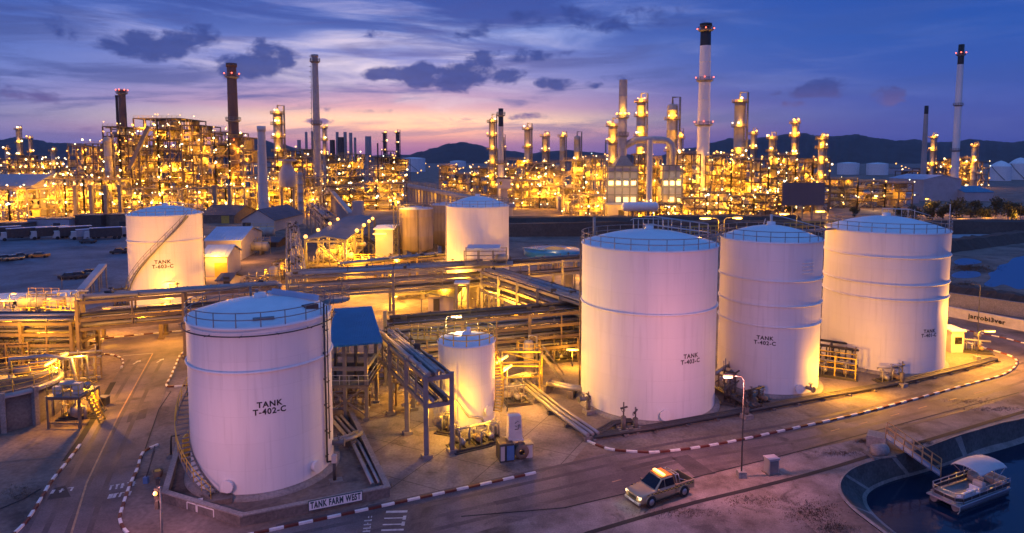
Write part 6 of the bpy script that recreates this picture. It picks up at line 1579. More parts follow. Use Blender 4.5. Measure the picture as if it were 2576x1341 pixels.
# railed platform with pump beside it
t = thing('platform', 'railed yellow-lit equipment platform on legs beside the round basin', 'platform', G(188, 1062)); b = MB()
hx, hy, zp = 1.45, 1.4, 3.0
for x in (-hx, hx):
    for y in (-hy, hy): b.beam((x, y, 0), (x, y, zp), .2)
for y in (-hy, hy): b.beam((-hx, y, .5), (hx, y, .5), .14); b.beam((-hx, y, zp - .15), (hx, y, zp - .15), .18, .25)
for x in (-hx, hx): b.beam((x, -hy, zp - .15), (x, hy, zp - .15), .18, .25)
b.build('frame', rust, t); b = MB(); b.box((0, 0, zp), (2 * hx + .3, 2 * hy + .3, .08)); b.build('floor', steel, t)
b = MB()
for z in (.55, 1.1): b.path([(-hx, -hy, zp + z), (hx, -hy, zp + z), (hx, hy, zp + z), (-hx, hy, zp + z)], .04, 5)
for k in range(5): b.tube((-hx + k * hx / 2, -hy, zp), (-hx + k * hx / 2, -hy, zp + 1.1), .04, 5)
b.build('guard_rail', yellow, t)
b = MB(); b.drum((-.6, .2, zp + .6), .4, 1.2, 0, 12); b.drum((.9, .3, zp + .5), .3, .9, 0, 12); b.build('pump', pipe_m, t)
b = MB(); b.box((.9, -.6, zp + .55), (.7, .5, 1.0)); b.box((-1.0, -.7, zp + .4), (.6, .4, .7)); b.build('control_box', signw2, t)
b = MB()
for k in range(9): b.beam((hx + .12 + k * .13, -.5, zp - .1 - k * .32), (hx + .12 + k * .13, .4, zp - .1 - k * .32), .22, .05)
for y_ in (-.5, .4): b.beam((hx, y_, zp), (hx + 1.25, y_, .1), .06, .16); b.path([(hx, y_, zp + 1), (hx + 1.25, y_, 1.1)], .035, 5)
b.build('stair', yellow, t)
b = MB(); b.path([(.4, -.2, zp), (.4, -.2, 1.6), (1.2, -.2, 1.6), (1.2, -.2, .4)], .16, 8); b.lathe([(.2, .5), (.55, .8), (.6, 1.4), (.3, 1.8), (.01, 1.85)], 14, (.3, 0, 0)); b.build('pipework', pipe_m, t)
# yellow plant lamps on the left
def strip_lamp(label, u, v, y, L_=1.5, rz=0, power=700, tilt=0, pole=True):
    p = Dp(u, v, y); t = thing('strip_lamp', label, 'strip lamp', (p.x, p.y, 0), rz, 'strip lamps of the left plant'); z = p.z
    b = MB(); b.path([(-L_ / 2, 0, z - tilt), (-L_ / 2 + .05, 0, z - tilt), (L_ / 2 - .05, 0, z + tilt), (L_ / 2, 0, z + tilt)], .11, 8); b.build('lens', bulb, t)
    b = MB(); b.beam((-L_ / 2, .1, z + .14 - tilt), (L_ / 2, .1, z + .14 + tilt), .2, .06)
    if pole: b.tube((0, .15, 0), (0, .15, z + .1), .05, 6)
    b.build('post', steel, t); light(p + Vector((0, -.5, -.3)), power, AMB, .15); return t
strip_lamp('strip lamp on the low roof at the very left edge', 8, 757, 98, 3.2, 0, 420)
strip_lamp('strip lamp over the yellow cabin below the truck park lamp', 140, 751, 100, 2.6, 0, 380)
strip_lamp('strip lamp inside the left rack, next to its tall corner post', 186, 881, 84, 2.0, 0, 800)
strip_lamp('slanted strip lamp on the railing of the round basin', 148, 900, 66, 1.6, .3, 300, .35)
strip_lamp('second slanted strip lamp lower on the basin railing', 128, 912, 62, 1.0, .3, 200, .25)
strip_lamp('strip lamp at the foot of TANK T-603-C above the pipe bridge', 425, 712, 101, 1.8, 0, 300)
strip_lamp('strip lamp on the pipe bridge deck before TANK T-603-C', 418, 750, 92, 2.0, 0, 380)
strip_lamp('bright wall lamp under the diagonal stair of TANK T-603-C', 410, 572, 102.4, 1.6, 0, 190, pole=False)
strip_lamp('slanted tube lamp above the curved stair of the small tank', 1263, 904, 64, 1.2, .2, 420, .3)
strip_lamp('second tube lamp by the pipe frame beside the small tank', 1277, 926, 63, .9, .2, 350, .25)
strip_lamp('tube lamp under the low three-tier rack by the wide tank', 1440, 880, 77, 1.4, 0, 500)
strip_lamp('low tube lamp in the yellow frame between the two banded tanks', 2103, 912, 82, 1.2, 0, 300)
strip_lamp('upright glare lamp at the foot of the slim banded tank', 2056, 965, 73, .5, 0, 420)
light(G(1150, 1095) + Vector((-.4, -.9, 2.6)), 300, (1, .47, .02)); light(G(1215, 1118) + Vector((0, .3, 2.2)), 170, (1, .47, .02)); light(G(1060, 1090) + Vector((0, 0, 3)), 160); light(G(1330, 1040) + Vector((0, 0, 3.5)), 220)
for u, v, z, pw in ((1330, 985, 3, 300), (1010, 1000, 2.4, 160), (900, 740, 5, 1500), (905, 690, 5, 1500), (1150, 760, 4, 900), (1050, 790, 4.5, 900), (1310, 850, 3, 500), (1400, 860, 3, 420), (1180, 700, 5, 900), (1000, 720, 5, 1300), (780, 720, 4, 900), (690, 740, 4, 700), (60, 850, 3, 900), (120, 870, 3, 700), (30, 950, 6, 500), (210, 1010, 5, 420), (250, 850, 4, 500), (430, 860, 6, 700), (2105, 992, 2.2, 300), (2190, 996, 2.2, 260), (1010, 760, 5, 900), (1120, 740, 5, 900), (950, 790, 5, 700), (1260, 830, 4, 600), (1350, 790, 4, 600), (1430, 800, 4, 500), (350, 905, 6, 700), (420, 850, 6, 500), (150, 1005, 3.6, 330), (60, 975, 5, 330), (215, 1062, 2.6, 150), (115, 905, 4, 420), (20, 900, 5, 420), (200, 900, 4, 380), (2460, 920, 6, 1200), (1460, 700, 4, 800), (1480, 860, 3, 400), (540, 700, 5, 700), (620, 660, 5, 500)):
    light(G(u, v) + Vector((0, 0, z)), pw * 2.6)  # bare fill lights added to brighten the yards, no fixtures built
for u in range(40, 620, 72): light(G(u, 545) + Vector((0, 0, 4)), 1500)
for u in (1340, 1400, 1470, 1520, 1600, 1700, 1850, 1920): light(G(u, 552) + Vector((0, 6, 4)), 1200)
# two unseen road lamps, added as bare lights for the pink wash
for i, (x, y) in enumerate(((-9, 25.5), (6.5, 26.5))):
    light((x, y, 7.6), 520, (1, .40, .32), .15)
# ---------------------------------------------------------------- vessels and pipework between the tanks
def hvessel(label, u, v, L_, r, rz=0, m=CLAD, zc=None, stackd=False):
    t = thing('drum_vessel', label, 'vessel', G(u, v), rz, 'horizontal drum vessels'); zc = zc or r + .9
    b = MB(); b.drum((0, 0, zc), r, L_, 0, 20)
    if stackd: b.drum((0, 0, zc + 2.2 * r), r * .9, L_ * .95, 0, 20)
    for x in (-L_ * .3, L_ * .3): b.lathe([(r + .03, -.08), (r + .03, .08)], 20); b.v[-40:] = [(x + z, X_, zc + y) for X_, y, z in b.v[-40:]]
    b.build('shell', m, t)
    for x in (-L_ * .3, L_ * .3): b = MB(); b.box((x, 0, (zc - r * .5) / 2), (.35, r * 1.7, zc - r * .5)); b.build('saddle', conc_d, t)
    b = MB()
    for x in (-L_ * .25, .1, L_ * .3): b.path([(x, 0, zc + r * .9), (x, 0, zc + r + .7), (x + .7, 0, zc + r + .7), (x + .7, -r - .3, zc + r + .7), (x + .7, -r - .3, .2)], .08, 6); b.lathe([(.2, 0), (.2, .1)], 10, (x, 0, zc + r + .25))
    b.build('pipework', pipe_m, t)
    b = MB(); b.beam((-L_ / 2, r + .3, zc + r), (L_ / 2, r + .3, zc + r), .7, .08)
    for h in (.5, 1.0): b.beam((-L_ / 2, r + .6, zc + r + h), (L_ / 2, r + .6, zc + r + h), .05)
    for k in range(5): b.beam((-L_ / 2 + k * L_ / 4, r + .6, 0), (-L_ / 2 + k * L_ / 4, r + .6, zc + r + 1), .07)
    b.build('walkway', yellow, t); return t
def vvessel(label, u, v, h, r, m=CLAD, seed=0):
    t = thing('upright_vessel', label, 'vessel', G(u, v), seed, 'upright vessels'); b = MB()
    b.lathe([(r * .9, 0), (r * .9, .8), (r, 1.0), (r, h * .5), (r + .05, h * .5 + .05), (r, h * .5 + .1), (r, h - r * .5), (r * .75, h - r * .15), (r * .3, h), (.01, h + .02)], 22); b.build('shell', m, t)
    b = MB(); b.lathe([(r, h * .7), (r + .8, h * .7), (r + .8, h * .7 + .1), (r, h * .7 + .1)], 20, a0=-2, a1=2); p = b.build('platform', steel, t)
    b = MB(); rail_ring(b, r + .78, h * .7 + .1, 1.0, 8, .04, -2, 2); b.build('guard_rail', yellow, p)
    b = MB(); b.path([(0, 0, h), (0, 0, h + .5), (r + .3, 0, h + .5), (r + .3, 0, .2)], .12, 7); b.path([(0, -r - .1, 1.5), (0, -r - .8, 1.5), (.8, -r - .8, 1.5), (.8, -r - .8, .2)], .1, 7); b.build('pipework', pipe_m, t); return t
def manifold(label, u, v, n, L_, h, rz=0, seed=0, m=pipe_m):
    r = random.Random(seed); t = thing('pipe_manifold', label, 'manifold', G(u, v), rz, 'pipe manifolds'); b = MB()
    for k in range(3): b.beam((-L_ / 2 + L_ * k / 2, -.9, 0), (-L_ / 2 + L_ * k / 2, -.9, h), .14); b.beam((-L_ / 2 + L_ * k / 2, .9, 0), (-L_ / 2 + L_ * k / 2, .9, h), .14); b.beam((-L_ / 2 + L_ * k / 2, -1, h), (-L_ / 2 + L_ * k / 2, 1, h), .14)
    for y in (-.9, .9): b.beam((-L_ / 2, y, h), (L_ / 2, y, h), .12); b.beam((-L_ / 2, y, h * .5), (L_ / 2, y, h * .5), .1)
    b.build('frame', rust, t); b = MB(); b.tube((-L_ / 2 - .3, 0, h - .3), (L_ / 2 + .3, 0, h - .3), .17, 8); b.tube((-L_ / 2 - .3, .5, h + .2), (L_ / 2 + .3, .5, h + .2), .14, 8); b.tube((-L_ / 2 - .3, -.5, .5), (L_ / 2 + .3, -.5, .5), .16, 8); b.build('header', m, t)
    b = MB()
    for k in range(n):
        x = -L_ / 2 + L_ * (k + .5) / n; hh = h - r.uniform(.1, .5); y = r.uniform(-.3, .1); b.path([(x, 0, hh), (x, y - .5, hh), (x, y - .5, .5)], .09, 6)
        zz = r.uniform(.9, h - .8); b.path([(x + .17 * math.cos(q * PI / 5), y - .75, zz + .17 * math.sin(q * PI / 5)) for q in range(10)], .025, 5, closed=True); b.tube((x, y - .75, zz), (x, y - .4, zz), .03, 5); b.box((x, y - .5, zz), (.26, .26, .3))
        if r.random() < .4: b.tube((x, .3, h), (x, .3, h + r.uniform(.5, 1.4)), .06, 6)
    b.build('branch_pipe', m, t); return t
for a in (
    ('horizontal drum vessel beside the switch house, half in its shade', 925, 690, 6, 1.1, .1), ('orange-lit drum vessel pair on saddles at the foot of the first silo', 1080, 640, 4, .9, 0),
    ('drum vessel under the middle pipe bridge near its tall leg', 1040, 745, 4.5, .8, .3), ('long drum vessel parked below the diagonal rack', 1345, 800, 5, .9, .5),
    ('drum vessel in the yellow clutter above the round basin', 60, 845, 4.5, .9, .1), ('drum vessel near the low cabin at the truck park corner', 95, 790, 5, 1.0, 0),
    ('drum vessel between long warehouse and the loading shed', 640, 640, 7, 1.2, -.1), ('dark drum vessel in front of the beige gabled warehouse', 650, 602, 9, 1.4, 0)):
    hvessel(*a)
for a in (
    ('upright vessel behind the front tank head, nearest the bridge end leg', 690, 745, 5.5, .8), ('slim upright vessel between bridge end leg and the loading shed', 728, 735, 6.5, .6), ('upright vessel left of the loading shed opening', 745, 690, 6, .9),
    ('stout upright vessel in the left yellow plant below the strip lamp', 150, 830, 5, 1.0), ('slim upright vessel near the tall corner post of the left bridge', 185, 850, 6, .6), ('upright vessel at the left picture edge under the low rack', 20, 870, 5, .9),
    ('upright vessel beneath the three-tier rack, nearest the wide tank', 1440, 895, 4.5, .7), ('upright vessel beneath the three-tier rack, nearest the pipe frame', 1330, 940, 4, .6), ('upright vessel in the amber yard beside the stair tower', 1190, 770, 5, .8),
    ('upright vessel behind the diagonal rack by the wide tank', 1430, 730, 6, .9)):
    vvessel(*a)
for i, a in enumerate((
    ('pipe manifold with valve wheels behind the front tank, under the bridge end', 655, 742, 7, 5, 3.2, 0), ('pipe manifold beside the upright vessels left of the loading shed', 715, 705, 7, 6, 4.0, 1.4), ('pipe manifold at the open end of the loading shed', 815, 690, 8, 7, 2.6, .1),
    ('pipe manifold in the left plant under the low rack', 110, 880, 9, 6, 3.4, 0), ('pipe manifold in the left plant beside the railed platform', 205, 960, 6, 3.5, 3.0, .3), ('pipe manifold between basin and the left rack', 30, 925, 8, 5, 3.2, .1),
    ('pipe manifold under the pump shelter floor', 880, 1035, 6, 3.6, 2.2, 0), ('pipe manifold behind the pump shelter legs', 950, 960, 7, 5, 2.6, .3), ('pipe manifold between portal rack legs and the small tank', 1060, 1010, 7, 5, 2.4, .8),
    ('pipe manifold under the three-tier rack in the middle', 1390, 905, 8, 6, 3.0, .1), ('pipe manifold along the far side of the diagonal rack', 1400, 790, 8, 6, 3.2, -.9), ('pipe manifold in the amber yard behind the small tank', 1260, 850, 8, 6, 3.0, .1),
    ('pipe manifold below the junction platform', 1240, 745, 8, 6, 3.6, 0), ('pipe manifold beneath the bridge behind the wide tank', 1400, 690, 9, 8, 3.2, .1), ('pipe manifold by the first silo legs', 1110, 690, 7, 5, 3.2, 0),
    ('pipe manifold between the slim tank and the widest tank', 2088, 918, 8, 5.5, 2.6, -.6), ('pipe manifold at the dark gap beside TANK T-403-C', 1828, 985, 6, 3.2, 2.2, .9), ('pipe manifold beside the fin wall', 880, 640, 8, 7, 4, .2),
    ('pipe manifold at the foot of TANK T-603-C facing the left bridge', 470, 790, 7, 5, 2.6, 0), ('pipe manifold at the stair side of TANK T-603-C', 325, 770, 6, 4, 2.8, .5))):
    manifold(*a, seed=i, m=(pipe_m, pipe_d)[i % 2])
shed_px('shed', 'tiny beige shed with dark roof right before the long warehouse', 'shed', 548, 578, 722, 706, 5, .8, beige, roofd, 'x', doors=((.6, 1.2, 2, 0),))
shed_px('shed', 'low dark shed between loading shed and the dark drum vessel', 'shed', 655, 700, 622, 610, 8, .8, wood, roofd, 'x', doors=((1, 2, 1.6, 0),))
shed_px('cabin', 'yellow-lit flat cabin under the truck park lamp', 'cabin', 122, 176, 775, 746, 4, .3, beige, whiteroof, 'x', wins=((.6, 1.6, .9, .7),))
shed_px('cabin', 'long yellow-lit flat cabin at the left edge with a strip lamp', 'cabin', -40, 78, 790, 757, 5, .3, beige, whiteroof, 'x', wins=((1.5, 1.7, .9, .7), (3, 1.7, .9, .7)))
# cable trays and small boxes on the long bridge
rack('low cable rack running under the fin wall beside the grey yard', XY(880, 575, 3), XY(990, 640, 3), (3.0,), 2, 6, 5, 61, group='pipe racks')
rack('pipe rack along the far side of the amber yard behind the switch house', XY(860, 668, 5), XY(1120, 640, 5), (5.0, 3.4), 3, 9, 6, 62, fm=rust)
rack('low pipe sleepers crossing the amber yard behind the tilted-roof shelter', XY(990, 735, 1.2), XY(1200, 722, 1.2), (1.2,), 3, 6, 7, 63)
rack('pipe rack hugging the near side of TANK T-603-C', XY(250, 785, 4), XY(560, 768, 4), (4.0, 2.6), 2.6, 8, 6, 64, fm=rust)
# dry grass on the verge and round the basin: nobody could count it
r = random.Random(3); b = MB()
m_dry = mat('dry_grass', (.13, .085, .05), .9, var=.5, scale=.4)
for cu, cv, ru, rv, n in ((2110, 1140, 60, 8, 240), (2320, 1115, 40, 6, 160), (2040, 1290, 70, 30, 500), (1700, 1290, 120, 14, 260), (1900, 1260, 90, 16, 240), (2500, 1030, 70, 6, 200), (2170, 1110, 20, 5, 120), (2440, 1010, 60, 8, 160), (2100, 1330, 50, 18, 300), (60, 1240, 60, 20, 160), (250, 1010, 20, 30, 120), (2480, 745, 80, 10, 500), (2440, 675, 60, 8, 500), (2420, 720, 40, 10, 300)):
    for _ in range(n):
        p = G(cu + r.gauss(0, .5) * ru, cv + r.gauss(0, .5) * rv, .0)
        k = .5 if cv > 900 else 1.4
        for _q in range(5):
            a_ = r.uniform(0, 6.3); l = r.uniform(.10, .30) * k; w_ = .02 * k; d_ = Vector((math.cos(a_), math.sin(a_), 0)); s_ = Vector((-d_.y, d_.x, 0)) * w_
            q = p + Vector((r.uniform(-.2, .2), r.uniform(-.2, .2), 0)) * k; b.add([q - s_, q + s_, q + d_ * l * .6 + Vector((0, 0, l))], [(0, 1, 2)])
o = b.build('dry_grass', m_dry); o['kind'] = 'stuff'
# ---------------------------------------------------------------- pickup truck (local: +x = forward)
def loft(b, secs, m=0, cap=True, sm=False):
    n = len(secs[0]); vs = [p for s in secs for p in s]; fs = []
    for i in range(len(secs) - 1):
        for j in range(n): fs.append((i * n + j, i * n + (j + 1) % n, (i + 1) * n + (j + 1) % n, (i + 1) * n + j))
    if cap: fs += [tuple(range(n))[::-1], tuple((len(secs) - 1) * n + j for j in range(n))]
    b.add(vs, fs, m, sm)
def bevel(o, w=.03, seg=3):
    for pl in o.data.polygons: pl.use_smooth = True
    md = o.modifiers.new('bevel', 'BEVEL'); md.width = w; md.segments = seg; md.limit_method = 'ANGLE'; md.angle_limit = math.radians(40)
a, c = G(1600, 1276), G(1722, 1236)
fwd = (a - c); rzp = math.atan2(fwd.y, fwd.x); mid_ = (a + c) / 2
t = thing('pickup_truck', 'silver double-cab pickup with chequered side stripe and glowing orange roof bar', 'pickup truck', (mid_.x, mid_.y + .35, 0), rzp); t.scale = (.99, 1.0, 1.03)
def sec(x, hw, z0, z1, tw=.06): return [(x, -hw, z0), (x, hw, z0), (x, hw + .03, (z0 + z1) / 2), (x, hw - tw, z1), (x, -hw + tw, z1), (x, -hw - .03, (z0 + z1) / 2)]
b = MB(); loft(b, [sec(2.62, .68, .42, .80, .05), sec(2.55, .80, .38, .92), sec(2.25, .88, .36, 1.00), (sec(1.3, .90, .36, 1.08)), sec(1.05, .90, .36, 1.10), sec(-.75, .90, .36, 1.08)], 0, True, False)
o = b.build('body', silver, t); bevel(o, .11)
b = MB(); cabs = []
def cs(x, hw, z): return (x, hw, z)
lo = [(1.25, .84), (-.78, .84)]; 
v = [(1.25, -.84, 1.06), (1.25, .84, 1.06), (-.80, .84, 1.06), (-.80, -.84, 1.06), (.42, -.66, 1.72), (.42, .66, 1.72), (-.62, .66, 1.74), (-.62, -.66, 1.74)]
b.add(v, [(0, 1, 5, 4), (1, 2, 6, 5), (2, 3, 7, 6), (3, 0, 4, 7), (4, 5, 6, 7)]); o = b.build('cab', silver, t); bevel(o, .10)
def panel(name, q, m, off=.012):
    q = [Vector(p) for p in q]; n = (q[1] - q[0]).cross(q[2] - q[1]).normalized() * off; b = MB(); b.add([p + n for p in q], [tuple(range(len(q)))]); return b.build(name, m, t)
panel('windscreen', [(1.16, -.74, 1.13), (1.16, .74, 1.13), (.48, .60, 1.66), (.48, -.60, 1.66)], glass, .03)
panel('rear_window', [(-.80, .7, 1.14), (-.80, -.7, 1.14), (-.65, -.58, 1.66), (-.65, .58, 1.66)], glass, .03)
for s in (-1, 1):
    for x0, x1, xt0, xt1 in ((1.0, .30, .44, .28), (.22, -.68, .22, -.56)):
        q = [(x0, s * .825, 1.14), (x1, s * .825, 1.14), (xt1, s * .69, 1.64), (xt0, s * .69, 1.64)]
        panel('side_window', q if s > 0 else q[::-1], glass, .022)
    b = MB(); b.box((.95, s * .98, 1.12), (.14, .2, .14)); b.build('mirror', silver, t)
    # chequered stripe
    b = MB()
    for k in range(26):
        x = 1.9 - k * .17; b.box((x, s * .925, .90 + (k % 2) * .055), (.17, .02, .055), 0, 0); b.box((x, s * .925, .90 + ((k + 1) % 2) * .055), (.17, .02, .055), 0, 1)
    b.build('stripe', [yellow, black], t)
    b = MB(); b.box((.1, s * .95, .33), (2.2, .16, .06)); b.build('running_board', black, t)
    for x in (1.62, -1.55):
        b = MB(); b.lathe([(.01, -.12), (.26, -.13), (.42, -.11), (.42, .11), (.26, .13), (.01, .12)], 22); b.v = [(X_, z + 0, y) for X_, y, z in b.v]; w_ = b.build('wheel', tyre, t); w_.location = (x, s * .84, .42)
        b = MB(); b.lathe([(.01, s * .13), (.22, s * .135), (.235, s * .10)], 18); b.v = [(X_, z, y) for X_, y, z in b.v]
        for k in range(6): a_ = k * PI / 3; b.beam((0, s * .14, 0), (.2 * math.cos(a_), s * .14, .2 * math.sin(a_)), .05, .02)
        b.build('rim', rim_m, w_)
        b = MB(); b.path([(x + .50 * math.cos(q * PI / 10), s * .90, .40 + .50 * math.sin(q * PI / 10)) for q in range(11)], .06, 6); b.build('wheel_arch', black if False else silver, t)
        b = MB(); b.lathe([(.01, 0), (.47, 0)], 20); b.v = [(x + X_, s * .925, .42 + y) for X_, y, z in b.v]; b.build('wheel_well', black, t)
    b = MB(); b.box((2.52, s * .66, .80), (.14, .32, .17)); b.build('headlight', headl, t)
    b = MB(); b.box((-2.56, s * .80, .85), (.06, .14, .34)); b.build('tail_light', redp, t)
b = MB(); b.box((2.625, 0, .72), (.05, .84, .2)); b.box((2.62, 0, .5), (.06, 1.1, .12)); b.build('grille', black, t)
b = MB(); b.box((2.6, 0, .42), (.2, 1.62, .2)); o = b.build('bumper', alum, t); bevel(o, .05)
b = MB(); b.box((2.7, 0, .45), (.02, .5, .12)); b.build('number_plate', signw, t)
# load bed with open box
b = MB()
for s in (-1, 1): b.box((-1.67, s * .86, .80), (1.80, .10, .62))
b.box((-2.55, 0, .80), (.08, 1.64, .62)); b.box((-.82, 0, .8), (.08, 1.64, .62)); b.build('load_bed', silver, t)
b = MB(); b.box((-1.67, 0, .56), (1.72, 1.62, .06)); b.build('bed_liner', black, t)
b = MB()
for x in (-.95, -1.25): b.path([(x, -.78, 1.1), (x + .05, -.62, 1.68), (x + .05, .62, 1.68), (x, .78, 1.1)], .035, 6)
for s in (-.62, .62): b.tube((-.9, s, 1.68), (-1.2, s, 1.68), .03, 6)
b.path([(-1.25, -.7, 1.35), (-1.9, -.78, 1.1)], .03, 6); b.path([(-1.25, .7, 1.35), (-1.9, .78, 1.1)], .03, 6)
b.build('roll_bar', alum, t)
b = MB(); b.box((-.1, 0, 1.76), (1.02, 1.26, .05)); o = b.build('roof_panel', orange, t)
b = MB(); b.box((.12, 0, 1.86), (.22, 1.12, .11)); o = b.build('light_bar', emat('amber_light_bar', (1, .45, .06), 3.2), t)
Rm = Matrix.Rotation(rzp, 3, 'Z'); tp = t.location
light(tp + Rm @ Vector((.1, 0, 2.15)), 22, (1, .42, .06), .25)
for s in (-.66, .66): light(tp + Rm @ Vector((2.95, s, .75)), 4, (1, .75, .4), .06)
# ---------------------------------------------------------------- pontoon boat (local +x = bow)
s0, s1 = G(2412, 1282, WZ + .4), G(2544, 1232, WZ + .4); dr = (s0 - s1); L_ = dr.length; rb = math.atan2(dr.y, dr.x)
n_ = Vector((-math.sin(rb), math.cos(rb), 0)); n_ = n_ if n_.y > 0 else -n_; wdt = 2.5; c = (s0 + s1) / 2 + n_ * wdt / 2
t = thing('pontoon_boat', 'grey pontoon boat with fabric canopy moored at the floating dock', 'boat', (c.x, c.y, WZ), rb)
hl = L_ / 2
for s in (-1, 1):
    b = MB(); b.path([(-hl, s * .82, .12), (hl - 1.1, s * .82, .12), (hl - .7, s * .82, .16), (hl - .3, s * .82, .28)], .3, 14); 
    k = len(b.v); b.build('float', floatm, t)
b = MB(); b.box((0, 0, .52), (L_, wdt, .12)); o = b.build('hull_deck', alum, t); bevel(o, .04)
b = MB(); b.box((0, 0, .60), (L_ - .1, wdt - .1, .03)); b.build('floor', deckg, t)
b = MB(); P = [(-hl + .1, -1.18), (hl - .7, -1.18), (hl - .25, -.8), (hl - .2, 0), (hl - .25, .8), (hl - .7, 1.18), (-hl + .1, 1.18)]
for z in (.72, 1.05, 1.36): b.path([(x, y, z) for x, y in P], .035, 6)
for i in range(len(P) - 1):
    p, q = Vector((*P[i], 0)), Vector((*P[i + 1], 0)); k = max(1, int((q - p).length / .9))
    for j in range(k + 1): e = p.lerp(q, j / k); b.tube((e.x, e.y, .6), (e.x, e.y, 1.36), .03, 6)
b.build('guard_rail', alum, t)
b = MB()
for p, q in zip(P, P[1:]): b.beam((p[0] * .995, p[1] * .99, .86), (q[0] * .995, q[1] * .99, .86), .02, .26)
b.build('fence_panel', dark, t)
def seat(name, x, y, lx, ly, back, m): 
    b = MB(); b.box((x, y, .85), (lx, ly, .42)); 
    if back == 'x': b.box((x - lx / 2 + .08, y, 1.2), (.16, ly, .4))
    if back == 'y+': b.box((x, y + ly / 2 - .08, 1.2), (lx, .16, .4))
    if back == 'y-': b.box((x, y - ly / 2 + .08, 1.2), (lx, .16, .4))
    o = b.build(name, m, t); bevel(o, .05)
seat('bench', 1.9, .85, 1.7, .5, 'y+', signw); seat('bench', .75, .72, .5, .8, 'x', signw)
seat('bench', -2.2, -.75, 1.3, .6, 'y-', tan_v); seat('bench', -2.9, .3, .6, 1.5, 'x', tan_v); seat('helm_seat', -1.1, .1, .5, .5, 'x', tan_v)
b = MB(); b.box((-.3, .55, 1.05), (.5, .75, .85)); b.box((-.22, .55, 1.5), (.3, .7, .12)); o = b.build('helm_console', signw2, t); bevel(o, .06)
b = MB(); b.path([(.0 - .62 + .14 * math.cos(q * PI / 5) * .3, .5 + .17 * math.sin(q * PI / 5), 1.35 + .16 * math.cos(q * PI / 5)) for q in range(10)], .02, 6, closed=True); b.build('steering_wheel', black, t)
b = MB(); rowsn = 9; vs = []
for i in range(rowsn):
    x = -2.9 + 3.5 * i / (rowsn - 1)
    for j in range(9): y = -1.15 + 2.3 * j / 8; vs.append((x, y, 2.62 + .22 * math.cos(y / 1.15 * PI / 2) - .10 * ((x + 1.15) / 1.75) ** 2 * 1.6 - (.12 if j in (0, 8) else 0)))
k = len(vs); vs += [(x, y, z - .06) for x, y, z in vs]
fs = [(i * 9 + j, (i + 1) * 9 + j, (i + 1) * 9 + j + 1, i * 9 + j + 1) for i in range(8) for j in range(8)]
b.add(vs, fs + [tuple(k + q for q in f[::-1]) for f in fs], 0, True)
edge = [j for j in range(9)] + [i * 9 + 8 for i in range(1, 9)] + [72 + j for j in range(7, -1, -1)] + [i * 9 for i in range(7, 0, -1)]
b.add(vs, [(edge[i], edge[(i + 1) % 32], k + edge[(i + 1) % 32], k + edge[i]) for i in range(32)], 0, False)
b.build('canopy', greyc, t)
b = MB()
for s in (-1.12, 1.12):
    b.tube((-.9, s, 1.36), (.5, s, 2.45), .03, 6); b.tube((-1.3, s, 1.36), (-2.8, s, 2.45), .03, 6); b.tube((-1.1, s, 1.36), (-1.2, s, 2.5), .03, 6)
b.build('canopy_frame', alum, t)
b = MB(); b.box((-hl - .2, 0, .75), (.4, .5, .6)); b.box((-hl - .2, 0, .2), (.25, .2, .9)); o = b.build('outboard_motor', dark, t); bevel(o, .08)
for i_, x_ in enumerate((-1.6, .4, 1.9)): 
    b = MB(); b.tube((x_, -1.32, .15), (x_, -1.32, .62), .11, 10); b.tube((x_, -1.32, .6), (x_, -1.2, 1.05), .02, 5); b.build('fender', floatm, t)
b = MB(); b.path([(hl - .4, 1.1, .62), (hl + .3, 1.5, .45), (hl + .9, 1.7, .5)], .025, 5); b.build('mooring_rope', tan_v, t)
# ---------------------------------------------------------------- gangway and floating dock
ga = G(2228, 1104, 1.0); gb = G(2366, 1200, WZ + .75); d = gb - ga; side_ = Vector((-d.y, d.x, 0)).normalized(); side_ = side_ if side_.y > 0 else -side_
t = thing('gangway', 'sloping gangway with brass-coloured handrails from bank to floating dock', 'gangway', ga); wd = 1.15
b = MB(); q = [ga, gb, gb + side_ * wd, ga + side_ * wd]; b.add(q + [p + Vector((0, 0, .12)) for p in q], [(0, 3, 2, 1), (4, 5, 6, 7), (0, 1, 5, 4), (1, 2, 6, 5), (2, 3, 7, 6), (3, 0, 4, 7)]); b.build('walkway', mat('gangway_deck', (.20, .26, .36), .6), t, True)
b = MB(); q_ = ga + side_ * wd / 2; b.box((q_.x - .5, q_.y + .5, .48), (1.5, 1.5, 1.0), math.atan2(d.y, d.x)); b.build('landing', conc, t, True)
brass = mat('brass_paint', (.52, .30, .12), .5)
for s in (0, wd):
    b = MB()
    for h in (.55, 1.1): b.path([ga + side_ * s + Vector((0, 0, h)), gb + side_ * s + Vector((0, 0, h))], .045, 6)
    for k in range(7): e = ga.lerp(gb, k / 6) + side_ * s; b.tube(e, e + Vector((0, 0, 1.1)), .04, 6)
    b.build('handrail', brass, t, True)
dc = G(2366, 1228, WZ + .3); dd = (s0 - s1).normalized()
t = thing('floating_dock', 'small timber floating dock under the foot of the gangway', 'dock', (dc.x, dc.y, WZ), rb)
b = MB(); b.box((-.4, .9, .42), (3.4, 1.8, .12)); b.build('deck', wood, t)
b = MB()
for k in range(12): b.box((-2.0 + k * .29, .9, .485), (.25, 1.8, .02))
b.build('plank', lilac, t)
for k in range(3): b = MB(); b.box((-1.5 + k * 1.1, .9, .15), (.8, 1.6, .45)); b.build('float', conc_d, t)
